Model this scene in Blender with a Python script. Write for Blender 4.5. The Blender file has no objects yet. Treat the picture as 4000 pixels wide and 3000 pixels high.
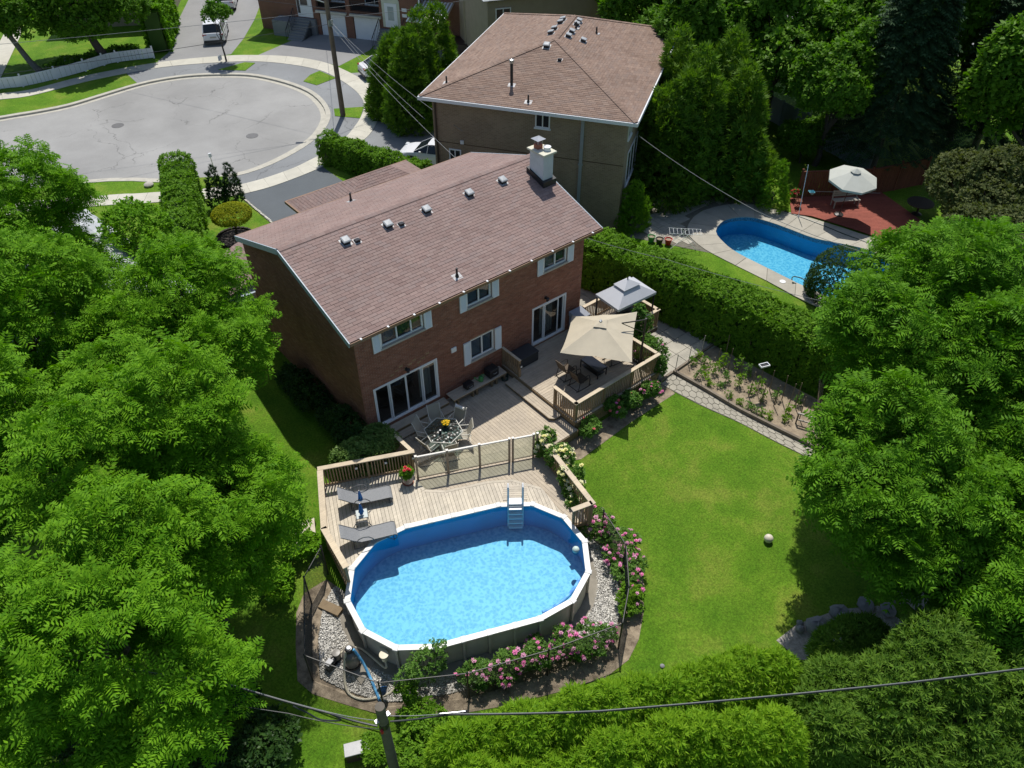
import bpy, bmesh, math, random
import numpy as np
from mathutils import Vector, Matrix
from mathutils.geometry import delaunay_2d_cdt
R = math.radians
random.seed(7); rng = np.random.default_rng(7)
scene = bpy.context.scene
COL = scene.collection
# ---------------------------------------------------------------- camera
cam = bpy.data.cameras.new('camera'); camo = bpy.data.objects.new('camera', cam); COL.objects.link(camo)
camo.location = (-9.666, -20.672, 22.25)
camo.rotation_euler = (math.pi/2 - math.atan(3044/3430.0), 0, -R(39.65))
cam.lens = 27.396; cam.sensor_width = 36; cam.clip_end = 2000; cam.clip_start = 0.1
scene.camera = camo
# ---------------------------------------------------------------- sky, sun, exposure
SUN = Vector((0.327, 0.382, 1.0)).normalized()
world = bpy.data.worlds.new('World'); scene.world = world; world.use_nodes = True
wn = world.node_tree; wn.nodes.clear()
sky = wn.nodes.new('ShaderNodeTexSky'); sky.sky_type = 'NISHITA'; sky.sun_disc = False
sky.sun_elevation = math.asin(SUN.z); sky.sun_rotation = math.atan2(SUN.x, SUN.y)
bg = wn.nodes.new('ShaderNodeBackground'); bg.inputs[1].default_value = 0.11
wo = wn.nodes.new('ShaderNodeOutputWorld')
wn.links.new(sky.outputs[0], bg.inputs[0]); wn.links.new(bg.outputs[0], wo.inputs[0])
sl = bpy.data.lights.new('sun', 'SUN'); sl.energy = 4.3; sl.angle = R(0.55); sl.color = (1.0, 0.955, 0.89)
so = bpy.data.objects.new('sun', sl); COL.objects.link(so); so.location = (20, 20, 60)
so.rotation_euler = SUN.to_track_quat('Z', 'Y').to_euler()
scene.view_settings.view_transform = 'Standard'; scene.view_settings.look = 'None'
scene.view_settings.exposure = 0.0; scene.view_settings.gamma = 1.0
scene.cycles.max_bounces = 8; scene.cycles.transparent_max_bounces = 16
scene.cycles.caustics_reflective = False; scene.cycles.caustics_refractive = False

# ---------------------------------------------------------------- materials
def srgb(r, g, b):
    f = lambda c: ((c/255+0.055)/1.055)**2.4 if c > 10 else c/255/12.92
    return (f(r), f(g), f(b))
MATS = {}
def nmat(name):
    m = bpy.data.materials.new(name); m.use_nodes = True; t = m.node_tree
    MATS[name] = m
    return m, t, t.nodes['Principled BSDF']
def ND(t, typ, **kw):
    n = t.nodes.new(typ)
    for k, v in kw.items():
        if k.startswith('i_'): n.inputs[int(k[2:])].default_value = v
        else: setattr(n, k, v)
    return n
def noise(t, scale, detail=4, rough=0.55, obj=True, vec=None):
    n = ND(t, 'ShaderNodeTexNoise'); n.inputs['Scale'].default_value = scale
    n.inputs['Detail'].default_value = detail; n.inputs['Roughness'].default_value = rough
    if vec is None:
        g = ND(t, 'ShaderNodeNewGeometry'); vec = g.outputs['Position']
    t.links.new(vec, n.inputs['Vector']); return n
def ramp(t, fac, stops):
    r = ND(t, 'ShaderNodeValToRGB'); e = r.color_ramp.elements
    while len(e) < len(stops): e.new(0.5)
    for i, (p, c) in enumerate(stops): e[i].position = p; e[i].color = (c[0], c[1], c[2], 1)
    t.links.new(fac, r.inputs[0]); return r
def mixc(t, fac, a, b, blend='MIX'):
    m = ND(t, 'ShaderNodeMix', data_type='RGBA', blend_type=blend)
    if isinstance(fac, (int, float)): m.inputs[0].default_value = fac
    else: t.links.new(fac, m.inputs[0])
    for s, v in ((m.inputs[6], a), (m.inputs[7], b)):
        if isinstance(v, (tuple, list)): s.default_value = (v[0], v[1], v[2], 1)
        else: t.links.new(v, s)
    return m.outputs[2]
def piece_random(t):
    g = ND(t, 'ShaderNodeNewGeometry'); o = ND(t, 'ShaderNodeObjectInfo')
    a = ND(t, 'ShaderNodeMath', operation='ADD'); f = ND(t, 'ShaderNodeMath', operation='FRACT')
    t.links.new(g.outputs['Random Per Island'], a.inputs[0]); t.links.new(o.outputs['Random'], a.inputs[1])
    t.links.new(a.outputs[0], f.inputs[0]); return f.outputs[0]
def plain(name, c, rough=0.6, var=0.12, scale=3.0, bump=0.0, bscale=40, metal=0.0, piece=0.0, spec=0.5, c2=None, fine=0.0):
    """base colour with soft patches (var), per-piece tone (piece), fine speckle and bump"""
    m, t, p = nmat(name)
    p.inputs['Roughness'].default_value = rough; p.inputs['Metallic'].default_value = metal
    p.inputs['Specular IOR Level'].default_value = spec
    d = tuple(x*(1-var) for x in c); l = tuple(min(1, x*(1+var)) for x in (c2 or c))
    n = noise(t, scale, 5, 0.6)
    col = ramp(t, n.outputs[0], [(0.3, d), (0.7, l)]).outputs[0]
    if piece:
        f = piece_random(t)
        r = ramp(t, f, [(0, (1-piece,)*3), (1, (1+piece,)*3)])
        col = mixc(t, 1.0, col, r.outputs[0], 'MULTIPLY')
    if fine:
        n2 = noise(t, bscale*2.2, 3, 0.7)
        r2 = ramp(t, n2.outputs[0], [(0.3, (1-fine,)*3), (0.7, (1+fine,)*3)])
        col = mixc(t, 1.0, col, r2.outputs[0], 'MULTIPLY')
    t.links.new(col, p.inputs['Base Color'])
    if bump:
        nb = noise(t, bscale, 5, 0.6); b = ND(t, 'ShaderNodeBump'); b.inputs['Strength'].default_value = bump
        b.inputs['Distance'].default_value = 0.02
        t.links.new(nb.outputs[0], b.inputs['Height']); t.links.new(b.outputs[0], p.inputs['Normal'])
    return m
def foliage(name, c, c2, trans=0.35, rough=0.5, tint=(0.75, 1.0, 0.25), patch=0.8):
    m, t, p = nmat(name)
    f = piece_random(t)
    n = noise(t, patch, 3, 0.5)
    s = ND(t, 'ShaderNodeMath', operation='MULTIPLY_ADD'); t.links.new(n.outputs[0], s.inputs[0]); s.inputs[1].default_value = 1.2
    t.links.new(f, s.inputs[2])
    h = ND(t, 'ShaderNodeMath', operation='MULTIPLY'); t.links.new(s.outputs[0], h.inputs[0]); h.inputs[1].default_value = 0.5
    col = ramp(t, h.outputs[0], [(0.2, c), (0.85, c2)]).outputs[0]
    t.links.new(col, p.inputs['Base Color']); p.inputs['Roughness'].default_value = rough
    p.inputs['Specular IOR Level'].default_value = 0.12
    tr = ND(t, 'ShaderNodeBsdfTranslucent')
    tc = mixc(t, 1.0, col, tuple(1.25*x for x in tint), 'MULTIPLY'); t.links.new(tc, tr.inputs[0])
    ms = ND(t, 'ShaderNodeMixShader'); ms.inputs[0].default_value = trans
    t.links.new(p.outputs[0], ms.inputs[1]); t.links.new(tr.outputs[0], ms.inputs[2])
    t.links.new(ms.outputs[0], t.nodes['Material Output'].inputs[0]); return m
def front_fresnel(t, ior, add=0.0, normal=None):
    """fresnel reflection on the outer side only"""
    fr = ND(t, 'ShaderNodeFresnel'); fr.inputs[0].default_value = ior
    if normal is not None: t.links.new(normal, fr.inputs['Normal'])
    g = ND(t, 'ShaderNodeNewGeometry'); iv = ND(t, 'ShaderNodeMath', operation='SUBTRACT'); iv.inputs[0].default_value = 1.0
    t.links.new(g.outputs['Backfacing'], iv.inputs[1])
    a = ND(t, 'ShaderNodeMath', operation='ADD'); a.inputs[1].default_value = add; t.links.new(fr.outputs[0], a.inputs[0])
    m = ND(t, 'ShaderNodeMath', operation='MULTIPLY'); m.use_clamp = True
    t.links.new(a.outputs[0], m.inputs[0]); t.links.new(iv.outputs[0], m.inputs[1]); return m.outputs[0]
def glassy(name, tint=(0.85, 0.93, 0.92), alpha=0.15, rough=0.02):
    """thin clear sheet: mostly transparent, fresnel reflection"""
    m, t, p = nmat(name); t.nodes.remove(p)
    tr = ND(t, 'ShaderNodeBsdfTransparent'); tr.inputs[0].default_value = (*tint, 1)
    gl = ND(t, 'ShaderNodeBsdfGlossy'); gl.inputs['Roughness'].default_value = rough
    a = front_fresnel(t, 1.5, alpha)
    ms = ND(t, 'ShaderNodeMixShader'); t.links.new(a, ms.inputs[0])
    t.links.new(tr.outputs[0], ms.inputs[1]); t.links.new(gl.outputs[0], ms.inputs[2])
    t.links.new(ms.outputs[0], t.nodes['Material Output'].inputs[0]); return m

# ---------------------------------------------------------------- mesh helpers
class MB:
    def __init__(s): s.v = []; s.f = []; s.m = []
    def add(s, vs, fs, mi=0):
        o = len(s.v); s.v += [tuple(map(float, p)) for p in vs]
        s.f += [tuple(i+o for i in f) for f in fs]; s.m += [mi]*len(fs); return s
    def box(s, x0, y0, z0, x1, y1, z1, mi=0):
        if x0 > x1: x0, x1 = x1, x0
        if y0 > y1: y0, y1 = y1, y0
        if z0 > z1: z0, z1 = z1, z0
        return s.add([(x0,y0,z0),(x1,y0,z0),(x1,y1,z0),(x0,y1,z0),(x0,y0,z1),(x1,y0,z1),(x1,y1,z1),(x0,y1,z1)],
            [(3,2,1,0),(4,5,6,7),(0,1,5,4),(1,2,6,5),(2,3,7,6),(3,0,4,7)], mi)
    def obox(s, c, sz, rz=0, rx=0, ry=0, mi=0):
        M = Matrix.Translation(c) @ Matrix.Rotation(rz,4,'Z') @ Matrix.Rotation(ry,4,'Y') @ Matrix.Rotation(rx,4,'X')
        x, y, z = sz[0]/2, sz[1]/2, sz[2]/2
        vs = [M @ Vector(p) for p in [(-x,-y,-z),(x,-y,-z),(x,y,-z),(-x,y,-z),(-x,-y,z),(x,-y,z),(x,y,z),(-x,y,z)]]
        return s.add(vs, [(3,2,1,0),(4,5,6,7),(0,1,5,4),(1,2,6,5),(2,3,7,6),(3,0,4,7)], mi)
    def bar(s, p, q, w, h, mi=0):
        """beam from p to q, width w sideways, height h upward-ish"""
        p = Vector(p); q = Vector(q); d = (q-p).normalized()
        up = Vector((0,0,1)) if abs(d.z) < 0.95 else Vector((1,0,0))
        sd = d.cross(up).normalized(); u = sd.cross(d).normalized()
        a, b = sd*w/2, u*h/2
        return s.add([p-a-b,p+a-b,p+a+b,p-a+b,q-a-b,q+a-b,q+a+b,q-a+b],
            [(0,1,2,3),(7,6,5,4),(0,4,5,1),(1,5,6,2),(2,6,7,3),(3,7,4,0)], mi)
    def prism(s, poly, z0, z1, mi=0):
        n = len(poly); A = sum(poly[i][0]*poly[(i+1)%n][1]-poly[(i+1)%n][0]*poly[i][1] for i in range(n))
        if A < 0: poly = poly[::-1]
        zz = (lambda p, z: z(p[0],p[1]) if callable(z) else z)
        vs = [(p[0],p[1],zz(p,z0)) for p in poly] + [(p[0],p[1],zz(p,z1)) for p in poly]
        fs = [tuple(range(n-1,-1,-1)), tuple(range(n,2*n))] + [(i,(i+1)%n,(i+1)%n+n,i+n) for i in range(n)]
        return s.add(vs, fs, mi)
    def tube(s, pts, r, n=8, cap=True, mi=0):
        pts = [Vector(p) for p in pts]; m = len(pts)
        rs = r if isinstance(r, (list, tuple)) else [r]*m
        vs = []; prev = None
        for i, p in enumerate(pts):
            d = (pts[min(i+1,m-1)]-pts[max(i-1,0)])
            if d.length < 1e-6: d = Vector((0,0,1))
            d.normalize()
            if prev is None:
                a = Vector((0,0,1)) if abs(d.z) < 0.9 else Vector((1,0,0)); e = d.cross(a).normalized()
            else:
                e = prev - d*prev.dot(d)
                if e.length < 1e-5: e = d.orthogonal()
                e.normalize()
            prev = e; g = d.cross(e)
            for k in range(n):
                t = 2*math.pi*k/n; vs.append(p + (e*math.cos(t)+g*math.sin(t))*rs[i])
        fs = []
        for i in range(m-1):
            for k in range(n):
                fs.append((i*n+k, i*n+(k+1)%n, (i+1)*n+(k+1)%n, (i+1)*n+k))
        if cap: fs += [tuple(range(n-1,-1,-1)), tuple(range((m-1)*n, m*n))]
        return s.add(vs, fs, mi)
    def lathe(s, prof, n=16, c=(0,0,0), sx=1, sy=1, mi=0):
        vs = []; fs = []; m = len(prof)
        for (r, z) in prof:
            for k in range(n):
                t = 2*math.pi*k/n; vs.append((c[0]+r*math.cos(t)*sx, c[1]+r*math.sin(t)*sy, c[2]+z))
        for i in range(m-1):
            for k in range(n): fs.append((i*n+k, i*n+(k+1)%n, (i+1)*n+(k+1)%n, (i+1)*n+k))
        fs += [tuple(range(n-1,-1,-1)), tuple(range((m-1)*n, m*n))]
        return s.add(vs, fs, mi)
    def ball(s, c, r, n=12, sz=1.0, mi=0):
        k = n//2+1
        prof = [(max(r*math.sin(math.pi*i/k), 0.001), -r*sz*math.cos(math.pi*i/k)) for i in range(k+1)]
        return s.lathe(prof, n, c, mi=mi)
    def mesh(s, name, mats, smooth=False):
        me = bpy.data.meshes.new(name); me.from_pydata(s.v, [], s.f); me.validate()
        for m in (mats if isinstance(mats, (list, tuple)) else [mats]): me.materials.append(MATS[m] if isinstance(m, str) else m)
        if isinstance(mats, (list, tuple)) and len(mats) > 1 and len(s.m) == len(me.polygons):
            me.polygons.foreach_set('material_index', s.m)
        if smooth: me.polygons.foreach_set('use_smooth', [True]*len(me.polygons))
        return me
    def build(s, name, mats, parent=None, smooth=False, bevel=0.0, loc=None, rz=None, stuff=False):
        o = bpy.data.objects.new(name, s.mesh(name, mats, smooth)); COL.objects.link(o)
        if parent is not None: o.parent = parent
        if loc is not None: o.location = loc
        if rz is not None: o.rotation_euler = (0,0,rz)
        if bevel:
            b = o.modifiers.new('bevel', 'BEVEL'); b.width = bevel; b.segments = 2; b.limit_method = 'ANGLE'
        if smooth and bevel == 0:
            try: o.data.set_sharp_from_angle(angle=R(40))
            except Exception: pass
        if stuff: o['kind'] = 'stuff'
        return o
def place(mesh, name, parent=None, loc=(0,0,0), rz=0.0, sc=None):
    o = bpy.data.objects.new(name, mesh); COL.objects.link(o); o.location = loc; o.rotation_euler = (0,0,rz)
    if parent is not None: o.parent = parent
    if sc is not None: o.scale = sc
    return o
def thing(name, label, cat, loc=(0,0,0), rz=0.0, group=None):
    o = bpy.data.objects.new(name, None); COL.objects.link(o); o.location = loc; o.rotation_euler = (0,0,rz)
    o.empty_display_size = 0.1; o['label'] = label; o['category'] = cat
    if group: o['group'] = group
    return o
def tag(o, label, cat, group=None):
    o['label'] = label; o['category'] = cat
    if group: o['group'] = group
    return o
def struct(o): o['kind'] = 'structure'; return o
def copy_tree(o, parent=None):
    c = o.copy(); COL.objects.link(c); c.parent = parent
    for ch in list(o.children): copy_tree(ch, c)
    return c
def mesh_np(name, V, F, mat, smooth=False):
    """fast mesh from numpy: F (n,3) or (n,4)"""
    me = bpy.data.meshes.new(name); n, k = F.shape
    me.vertices.add(len(V)); me.vertices.foreach_set('co', np.ascontiguousarray(V, dtype=np.float32).ravel())
    me.loops.add(n*k); me.loops.foreach_set('vertex_index', np.ascontiguousarray(F, dtype=np.int32).ravel())
    me.polygons.add(n); me.polygons.foreach_set('loop_start', np.arange(0, n*k, k, dtype=np.int32))
    me.polygons.foreach_set('loop_total', np.full(n, k, dtype=np.int32))
    me.materials.append(MATS[mat]); me.update(calc_edges=True)
    if smooth: me.polygons.foreach_set('use_smooth', np.ones(n, dtype=bool))
    return me
def gz(x, y):
    t = min(max((-4.0-y)/5.5, 0), 1); t = t*t*(3-2*t)
    s = 1-0.55*min(max((x-6)/5.0, 0), 1)
    return -0.7-0.70*t*s
def inside(p, poly):
    x, y = p; c = False; n = len(poly); j = n-1
    for i in range(n):
        xi, yi = poly[i]; xj, yj = poly[j]
        if (yi > y) != (yj > y) and x < (xj-xi)*(y-yi)/(yj-yi+1e-12)+xi: c = not c
        j = i
    return c
def clip_poly(poly, n, d):
    """keep the side where n.p <= d"""
    out = []
    for i in range(len(poly)):
        a, b = poly[i], poly[(i+1)%len(poly)]
        da = n[0]*a[0]+n[1]*a[1]-d; db = n[0]*b[0]+n[1]*b[1]-d
        if da <= 0: out.append(a)
        if (da < 0 < db) or (db < 0 < da):
            k = da/(da-db); out.append((a[0]+(b[0]-a[0])*k, a[1]+(b[1]-a[1])*k))
    return out
# ================================================================ setting materials
def lawn_mat(name, a, b, c):
    m, t, p = nmat(name)
    n1 = noise(t, 0.55, 6, 0.65); n2 = noise(t, 14, 6, 0.75); n3 = noise(t, 0.16, 3, 0.5)
    c1 = ramp(t, n1.outputs[0], [(0.33, a), (0.52, b), (0.74, c)]).outputs[0]
    r2 = ramp(t, n2.outputs[0], [(0.28, (0.42,)*3), (0.5, (0.95,)*3), (0.74, (1.6,)*3)]).outputs[0]
    col = mixc(t, 1.0, c1, r2, 'MULTIPLY')
    r3 = ramp(t, n3.outputs[0], [(0.35, (0.88, 0.9, 0.85)), (0.65, (1.12, 1.08, 1.0))]).outputs[0]
    col = mixc(t, 1.0, col, r3, 'MULTIPLY')
    t.links.new(col, p.inputs['Base Color']); p.inputs['Roughness'].default_value = 0.85
    p.inputs['Specular IOR Level'].default_value = 0.15
    nb = noise(t, 26, 5, 0.75); b_ = ND(t, 'ShaderNodeBump'); b_.inputs['Strength'].default_value = 0.9; b_.inputs['Distance'].default_value = 0.06
    t.links.new(nb.outputs[0], b_.inputs['Height']); t.links.new(b_.outputs[0], p.inputs['Normal'])
lawn_mat('lawn', (0.080, 0.195, 0.010), (0.125, 0.248, 0.017), (0.235, 0.29, 0.045))
def asphalt(name, c, cracks=True):
    m, t, p = nmat(name)
    n1 = noise(t, 0.35, 5, 0.6); n2 = noise(t, 60, 3, 0.7)
    col = ramp(t, n1.outputs[0], [(0.3, tuple(x*0.88 for x in c)), (0.7, tuple(x*1.1 for x in c))]).outputs[0]
    col = mixc(t, 1.0, col, ramp(t, n2.outputs[0], [(0.3, (0.86,)*3), (0.7, (1.12,)*3)]).outputs[0], 'MULTIPLY')
    if cracks:
        nw = noise(t, 0.5, 4, 0.6)
        g = ND(t, 'ShaderNodeNewGeometry'); va = ND(t, 'ShaderNodeVectorMath', operation='MULTIPLY_ADD')
        t.links.new(nw.outputs['Color'], va.inputs[0]); va.inputs[1].default_value = (2.6, 2.6, 0)
        t.links.new(g.outputs['Position'], va.inputs[2])
        vo = ND(t, 'ShaderNodeTexVoronoi', feature='DISTANCE_TO_EDGE'); vo.inputs['Scale'].default_value = 0.2
        t.links.new(va.outputs[0], vo.inputs['Vector'])
        nm = noise(t, 0.28, 3, 0.5)
        cr = ramp(t, vo.outputs['Distance'], [(0.0, (0,)*3), (0.006, (1,)*3)]).outputs[0]
        msk = ramp(t, nm.outputs[0], [(0.42, (0,)*3), (0.56, (1,)*3)]).outputs[0]
        inv = ND(t, 'ShaderNodeInvert'); t.links.new(cr, inv.inputs['Color'])
        k = ND(t, 'ShaderNodeMath', operation='MULTIPLY'); t.links.new(inv.outputs[0], k.inputs[0]); t.links.new(msk, k.inputs[1])
        k2 = ND(t, 'ShaderNodeMath', operation='MULTIPLY'); t.links.new(k.outputs[0], k2.inputs[0]); k2.inputs[1].default_value = 0.75
        col = mixc(t, k2.outputs[0], col, tuple(x*0.3 for x in c))
        # broad tyre-polished lanes
        nl = noise(t, 0.09, 2, 0.5)
        col = mixc(t, 1.0, col, ramp(t, nl.outputs[0], [(0.35, (0.9,)*3), (0.6, (1.07,)*3)]).outputs[0], 'MULTIPLY')
    t.links.new(col, p.inputs['Base Color']); p.inputs['Roughness'].default_value = 0.85
    b_ = ND(t, 'ShaderNodeBump'); b_.inputs['Strength'].default_value = 0.3; b_.inputs['Distance'].default_value = 0.01
    t.links.new(n2.outputs[0], b_.inputs['Height']); t.links.new(b_.outputs[0], p.inputs['Normal'])
asphalt('old_asphalt', (0.30, 0.298, 0.285)); asphalt('apron_asphalt', (0.22, 0.23, 0.235), True); asphalt('drive_asphalt', (0.10, 0.115, 0.125), False)
asphalt('pale_drive', (0.26, 0.26, 0.255), False)
plain('concrete', (0.52, 0.50, 0.42), 0.85, 0.08, 1.5, 0.25, 50, piece=0.06, fine=0.06)
plain('kerb_concrete', (0.46, 0.44, 0.37), 0.9, 0.12, 2.5, 0.25, 40, fine=0.06)
plain('soil', (0.20, 0.155, 0.105), 0.95, 0.35, 4, 0.9, 24, fine=0.3, c2=(0.29, 0.235, 0.165))
plain('garden_soil', (0.25, 0.195, 0.135), 0.95, 0.25, 3, 0.9, 22, fine=0.28, c2=(0.31, 0.25, 0.175))
plain('path_stone', (0.36, 0.335, 0.27), 0.85, 0.1, 3, 0.3, 30, piece=0.10, fine=0.07)
plain('path_joint', (0.17, 0.16, 0.125), 0.95, 0.2, 5, 0.4, 30)
plain('patio_slab', (0.40, 0.375, 0.31), 0.85, 0.1, 2, 0.3, 30, piece=0.08, fine=0.06)
plain('gravel_stone', (0.56, 0.54, 0.49), 0.8, 0.12, 6, 0.2, 60, piece=0.5)
plain('gravel_base', (0.34, 0.32, 0.28), 0.9, 0.3, 12, 0.8, 30, fine=0.3)
# ================================================================ ground with holes (street, in-ground pool)
STREET = [(-60,48.5),(-12,46.6),(-3.2,45.1),(-1,44.6),(1.4,44.3),(4.1,44.7),(6.9,45.1),(9.1,44.9),(11.2,44.1),(13.4,42.5),(14.8,40.9),
          (15.9,38.2),(16.4,35.4),(16.1,32.8),(15.3,30.6),(14.1,29),(12.6,27.7),(10.4,26.6),(7.6,25.9),(5.4,26.2),(2.7,27.7),(-0.3,30.4),(-6,33.2),(-14,36),(-60,38)]
def catmull(P, n=4, closed=True):
    out = []; m = len(P)
    for i in range(m if closed else m-1):
        if closed: p0, p1, p2, p3 = P[i-1], P[i], P[(i+1)%m], P[(i+2)%m]
        else: p0, p1, p2, p3 = P[max(i-1,0)], P[i], P[i+1], P[min(i+2,m-1)]
        for k in range(n):
            t = k/n; t2 = t*t; t3 = t2*t
            out.append(tuple(0.5*((2*p1[j])+(-p0[j]+p2[j])*t+(2*p0[j]-5*p1[j]+4*p2[j]-p3[j])*t2+(-p0[j]+3*p1[j]-3*p2[j]+p3[j])*t3) for j in range(2)))
    if not closed: out.append(tuple(P[-1]))
    return out
KERB_LINE = catmull(STREET[1:-1], 3, False)
STREET_S = [STREET[0]] + KERB_LINE + [STREET[-1]]
NPOOL = catmull([(23.3,-4.9),(23.22,-2.3),(23.2,-0.4),(23.45,0.75),(24.1,1.9),(25.5,2.35),(26.8,1.75),(27.3,0.6),(27.55,-0.8),(27.75,-2.1),(28.4,-3.4),(28.95,-4.8),(28.6,-6.6),(27.0,-7.6),(25.0,-7.6),(23.7,-6.6)], 3)
GX0, GX1, GY0, GY1 = -45, 60, -50, 90
pts = []; edges = []
def ring(P):
    o = len(pts); n = len(P)
    for p in P: pts.append(Vector(p))
    for i in range(n): edges.append((o+i, o+(i+1)%n))
clipst = clip_poly(STREET_S, (-1,0), 44.5)
POOL_C = (-0.771,-7.689); POOL_T = -0.399; POOL_R, POOL_H = 2.45, 1.714
def pool_ring(r, a0=None, a1=None, n=12):
    P = []
    for i in range(5): P.append((-POOL_H+i*2*POOL_H/5, r))
    for k in range(n): a = math.pi/2-k*math.pi/n; P.append((POOL_H+r*math.cos(a), r*math.sin(a)))
    for i in range(5): P.append((POOL_H-i*2*POOL_H/5, -r))
    for k in range(n): a = -math.pi/2-k*math.pi/n; P.append((-POOL_H+r*math.cos(a), r*math.sin(a)))
    c, s_ = math.cos(POOL_T), math.sin(POOL_T)
    return [(POOL_C[0]+u*c-v*s_, POOL_C[1]+u*s_+v*c) for u, v in P]
POOL_HOLE = pool_ring(2.43)
ring(clipst); ring(NPOOL); ring(POOL_HOLE)
xs = list(np.arange(GX0, GX1+0.1, 2.5)); ys = list(np.arange(GY0, GY1+0.1, 2.5))
gp = [(x, y) for x in xs for y in ys] + [(x, y) for x in np.arange(-12, 20, 0.8)+0.11 for y in np.arange(-19, 3, 0.8)+0.13]
rset = np.array([(v.x, v.y) for v in pts])
for g in gp:
    if np.min((rset[:,0]-g[0])**2+(rset[:,1]-g[1])**2) > 0.16: pts.append(Vector(g))
v2, e2, f2, _, _, _ = delaunay_2d_cdt(pts, edges, [], 0, 1e-4)
gm = MB(); keep = []
for f in f2:
    c = (sum(v2[i][0] for i in f)/len(f), sum(v2[i][1] for i in f)/len(f))
    if inside(c, clipst) or inside(c, NPOOL) or inside(c, POOL_HOLE): continue
    keep.append(tuple(f))
gm.add([(v[0], v[1], gz(v[0], v[1])) for v in v2], keep)
ground = struct(gm.build('ground', 'lawn', smooth=True))
fm = MB(); B = 700
for (x0,y0,x1,y1) in ((-B,-B,B,GY0),(-B,GY1,B,B),(-B,GY0,GX0,GY1),(GX1,GY0,B,GY1)):
    fm.add([(x0,y0,-0.9),(x1,y0,-0.9),(x1,y1,-0.9),(x0,y1,-0.9)], [(0,1,2,3)])
struct(fm.build('outer_ground', 'lawn'))
# street, kerb
sm = MB(); sm.add([(p[0],p[1],-0.82) for p in STREET_S], [tuple(range(len(STREET_S)))])
street = struct(sm.build('street', 'old_asphalt'))
def strip(P, off0, off1):
    """offset pairs along an open polyline (left side positive)"""
    A = []; Bq = []
    for i, p in enumerate(P):
        a = P[max(i-1,0)]; b = P[min(i+1,len(P)-1)]; dx, dy = b[0]-a[0], b[1]-a[1]; L = math.hypot(dx, dy) or 1
        nx, ny = -dy/L, dx/L
        A.append((p[0]+nx*off0, p[1]+ny*off0)); Bq.append((p[0]+nx*off1, p[1]+ny*off1))
    return A, Bq
A, Bq = strip(KERB_LINE, -0.04, 0.30); A2, B2 = strip(KERB_LINE, -0.42, -0.04)
km = MB(); n = len(A)
vs = [(p[0],p[1],-0.84) for p in A]+[(p[0],p[1],-0.685) for p in A]+[(p[0],p[1],-0.675) for p in Bq]+[(p[0],p[1],-0.84) for p in Bq]
km.add(vs, [(k*n+i, k*n+i+1, (k+1)*n+i+1, (k+1)*n+i) for k in range(3) for i in range(n-1)])
km.add([(p[0],p[1],-0.812) for p in A2]+[(p[0],p[1],-0.806) for p in B2], [(i,i+1,n+i+1,n+i) for i in range(n-1)])
struct(km.build('kerb', 'kerb_concrete'))
# manholes
for i, (x, y) in enumerate(((3.0,38.6),(9.6,30.9))):
    m = MB(); m.lathe([(0.42,0),(0.42,0.012),(0.36,0.016),(0.30,0.012),(0.05,0.014)], 24)
    o = m.build('manhole_cover', plain('manhole_iron', (0.12,0.12,0.12), 0.6, 0.2, 8, 0.4, 50) if i == 0 else 'manhole_iron', loc=(x,y,-0.818), smooth=False)
    tag(o, ['round iron manhole cover in the turning circle, farther from the houses','round iron manhole cover in the turning circle, ringed by pale patching'][i], 'manhole cover')
# asphalt aprons between kerb and sidewalk, driveways
def sheet(name, poly, mat, dz=0.006, base=None, parent=None):
    m = MB(); z = (lambda x, y: (gz(x, y) if base is None else base)+dz)
    m.add([(p[0],p[1],z(*p)) for p in poly], [tuple(range(len(poly)))])
    return struct(m.build(name, mat))
SW_I = [(-14,53),(-6,50.2),(-2.3,48.7),(-0.1,48.0),(4.4,48.3),(9.5,47.6),(13.6,45.7),(16.2,43.9),(18.1,41.4),(19.3,38.7),(19.5,36.0),(19.3,33.4),(18.8,31.4),(18,29.8),(16.7,28.3),(15.5,27.2),(14.1,26.1),(12.4,25.2),(10.7,24.7),(9.2,24.35),(6.7,24.3),(4.6,24.9),(0.5,27.3),(-0.7,28.1),(-6,31),(-14,33.6)]
SW_O = [(-13.6,54.4),(-5.6,51.5),(-2.1,50.0),(0.2,49.3),(4.3,49.6),(9.7,48.9),(14.3,47.1),(17.0,45.2),(19.1,42.9),(20.5,40.0),(20.9,36.6),(20.7,33.1),(20.0,30.8),(18.9,29),(17.5,27.2),(16.2,25.9),(14.9,25.0),(12.9,24.0),(10.9,23.35),(8.9,23.05),(6.5,23.0),(4.0,23.7),(-0.2,26.2),(-1.4,27),(-6.5,29.7),(-14.4,32.3)]
I_ = catmull(SW_I, 6, False); O_ = catmull(SW_O, 6, False)
ap = [p for p in strip(KERB_LINE, 0.30, 0.30)[0] if p[0] > 6 or (p[1] < 40 and p[0] > 2)]
ipart = [p for p in I_ if p[0] > 6.5 or (p[1] < 40 and p[0] > 3)]
sheet('boulevard_apron', ap + ipart[::-1], 'apron_asphalt', 0.006)
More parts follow.
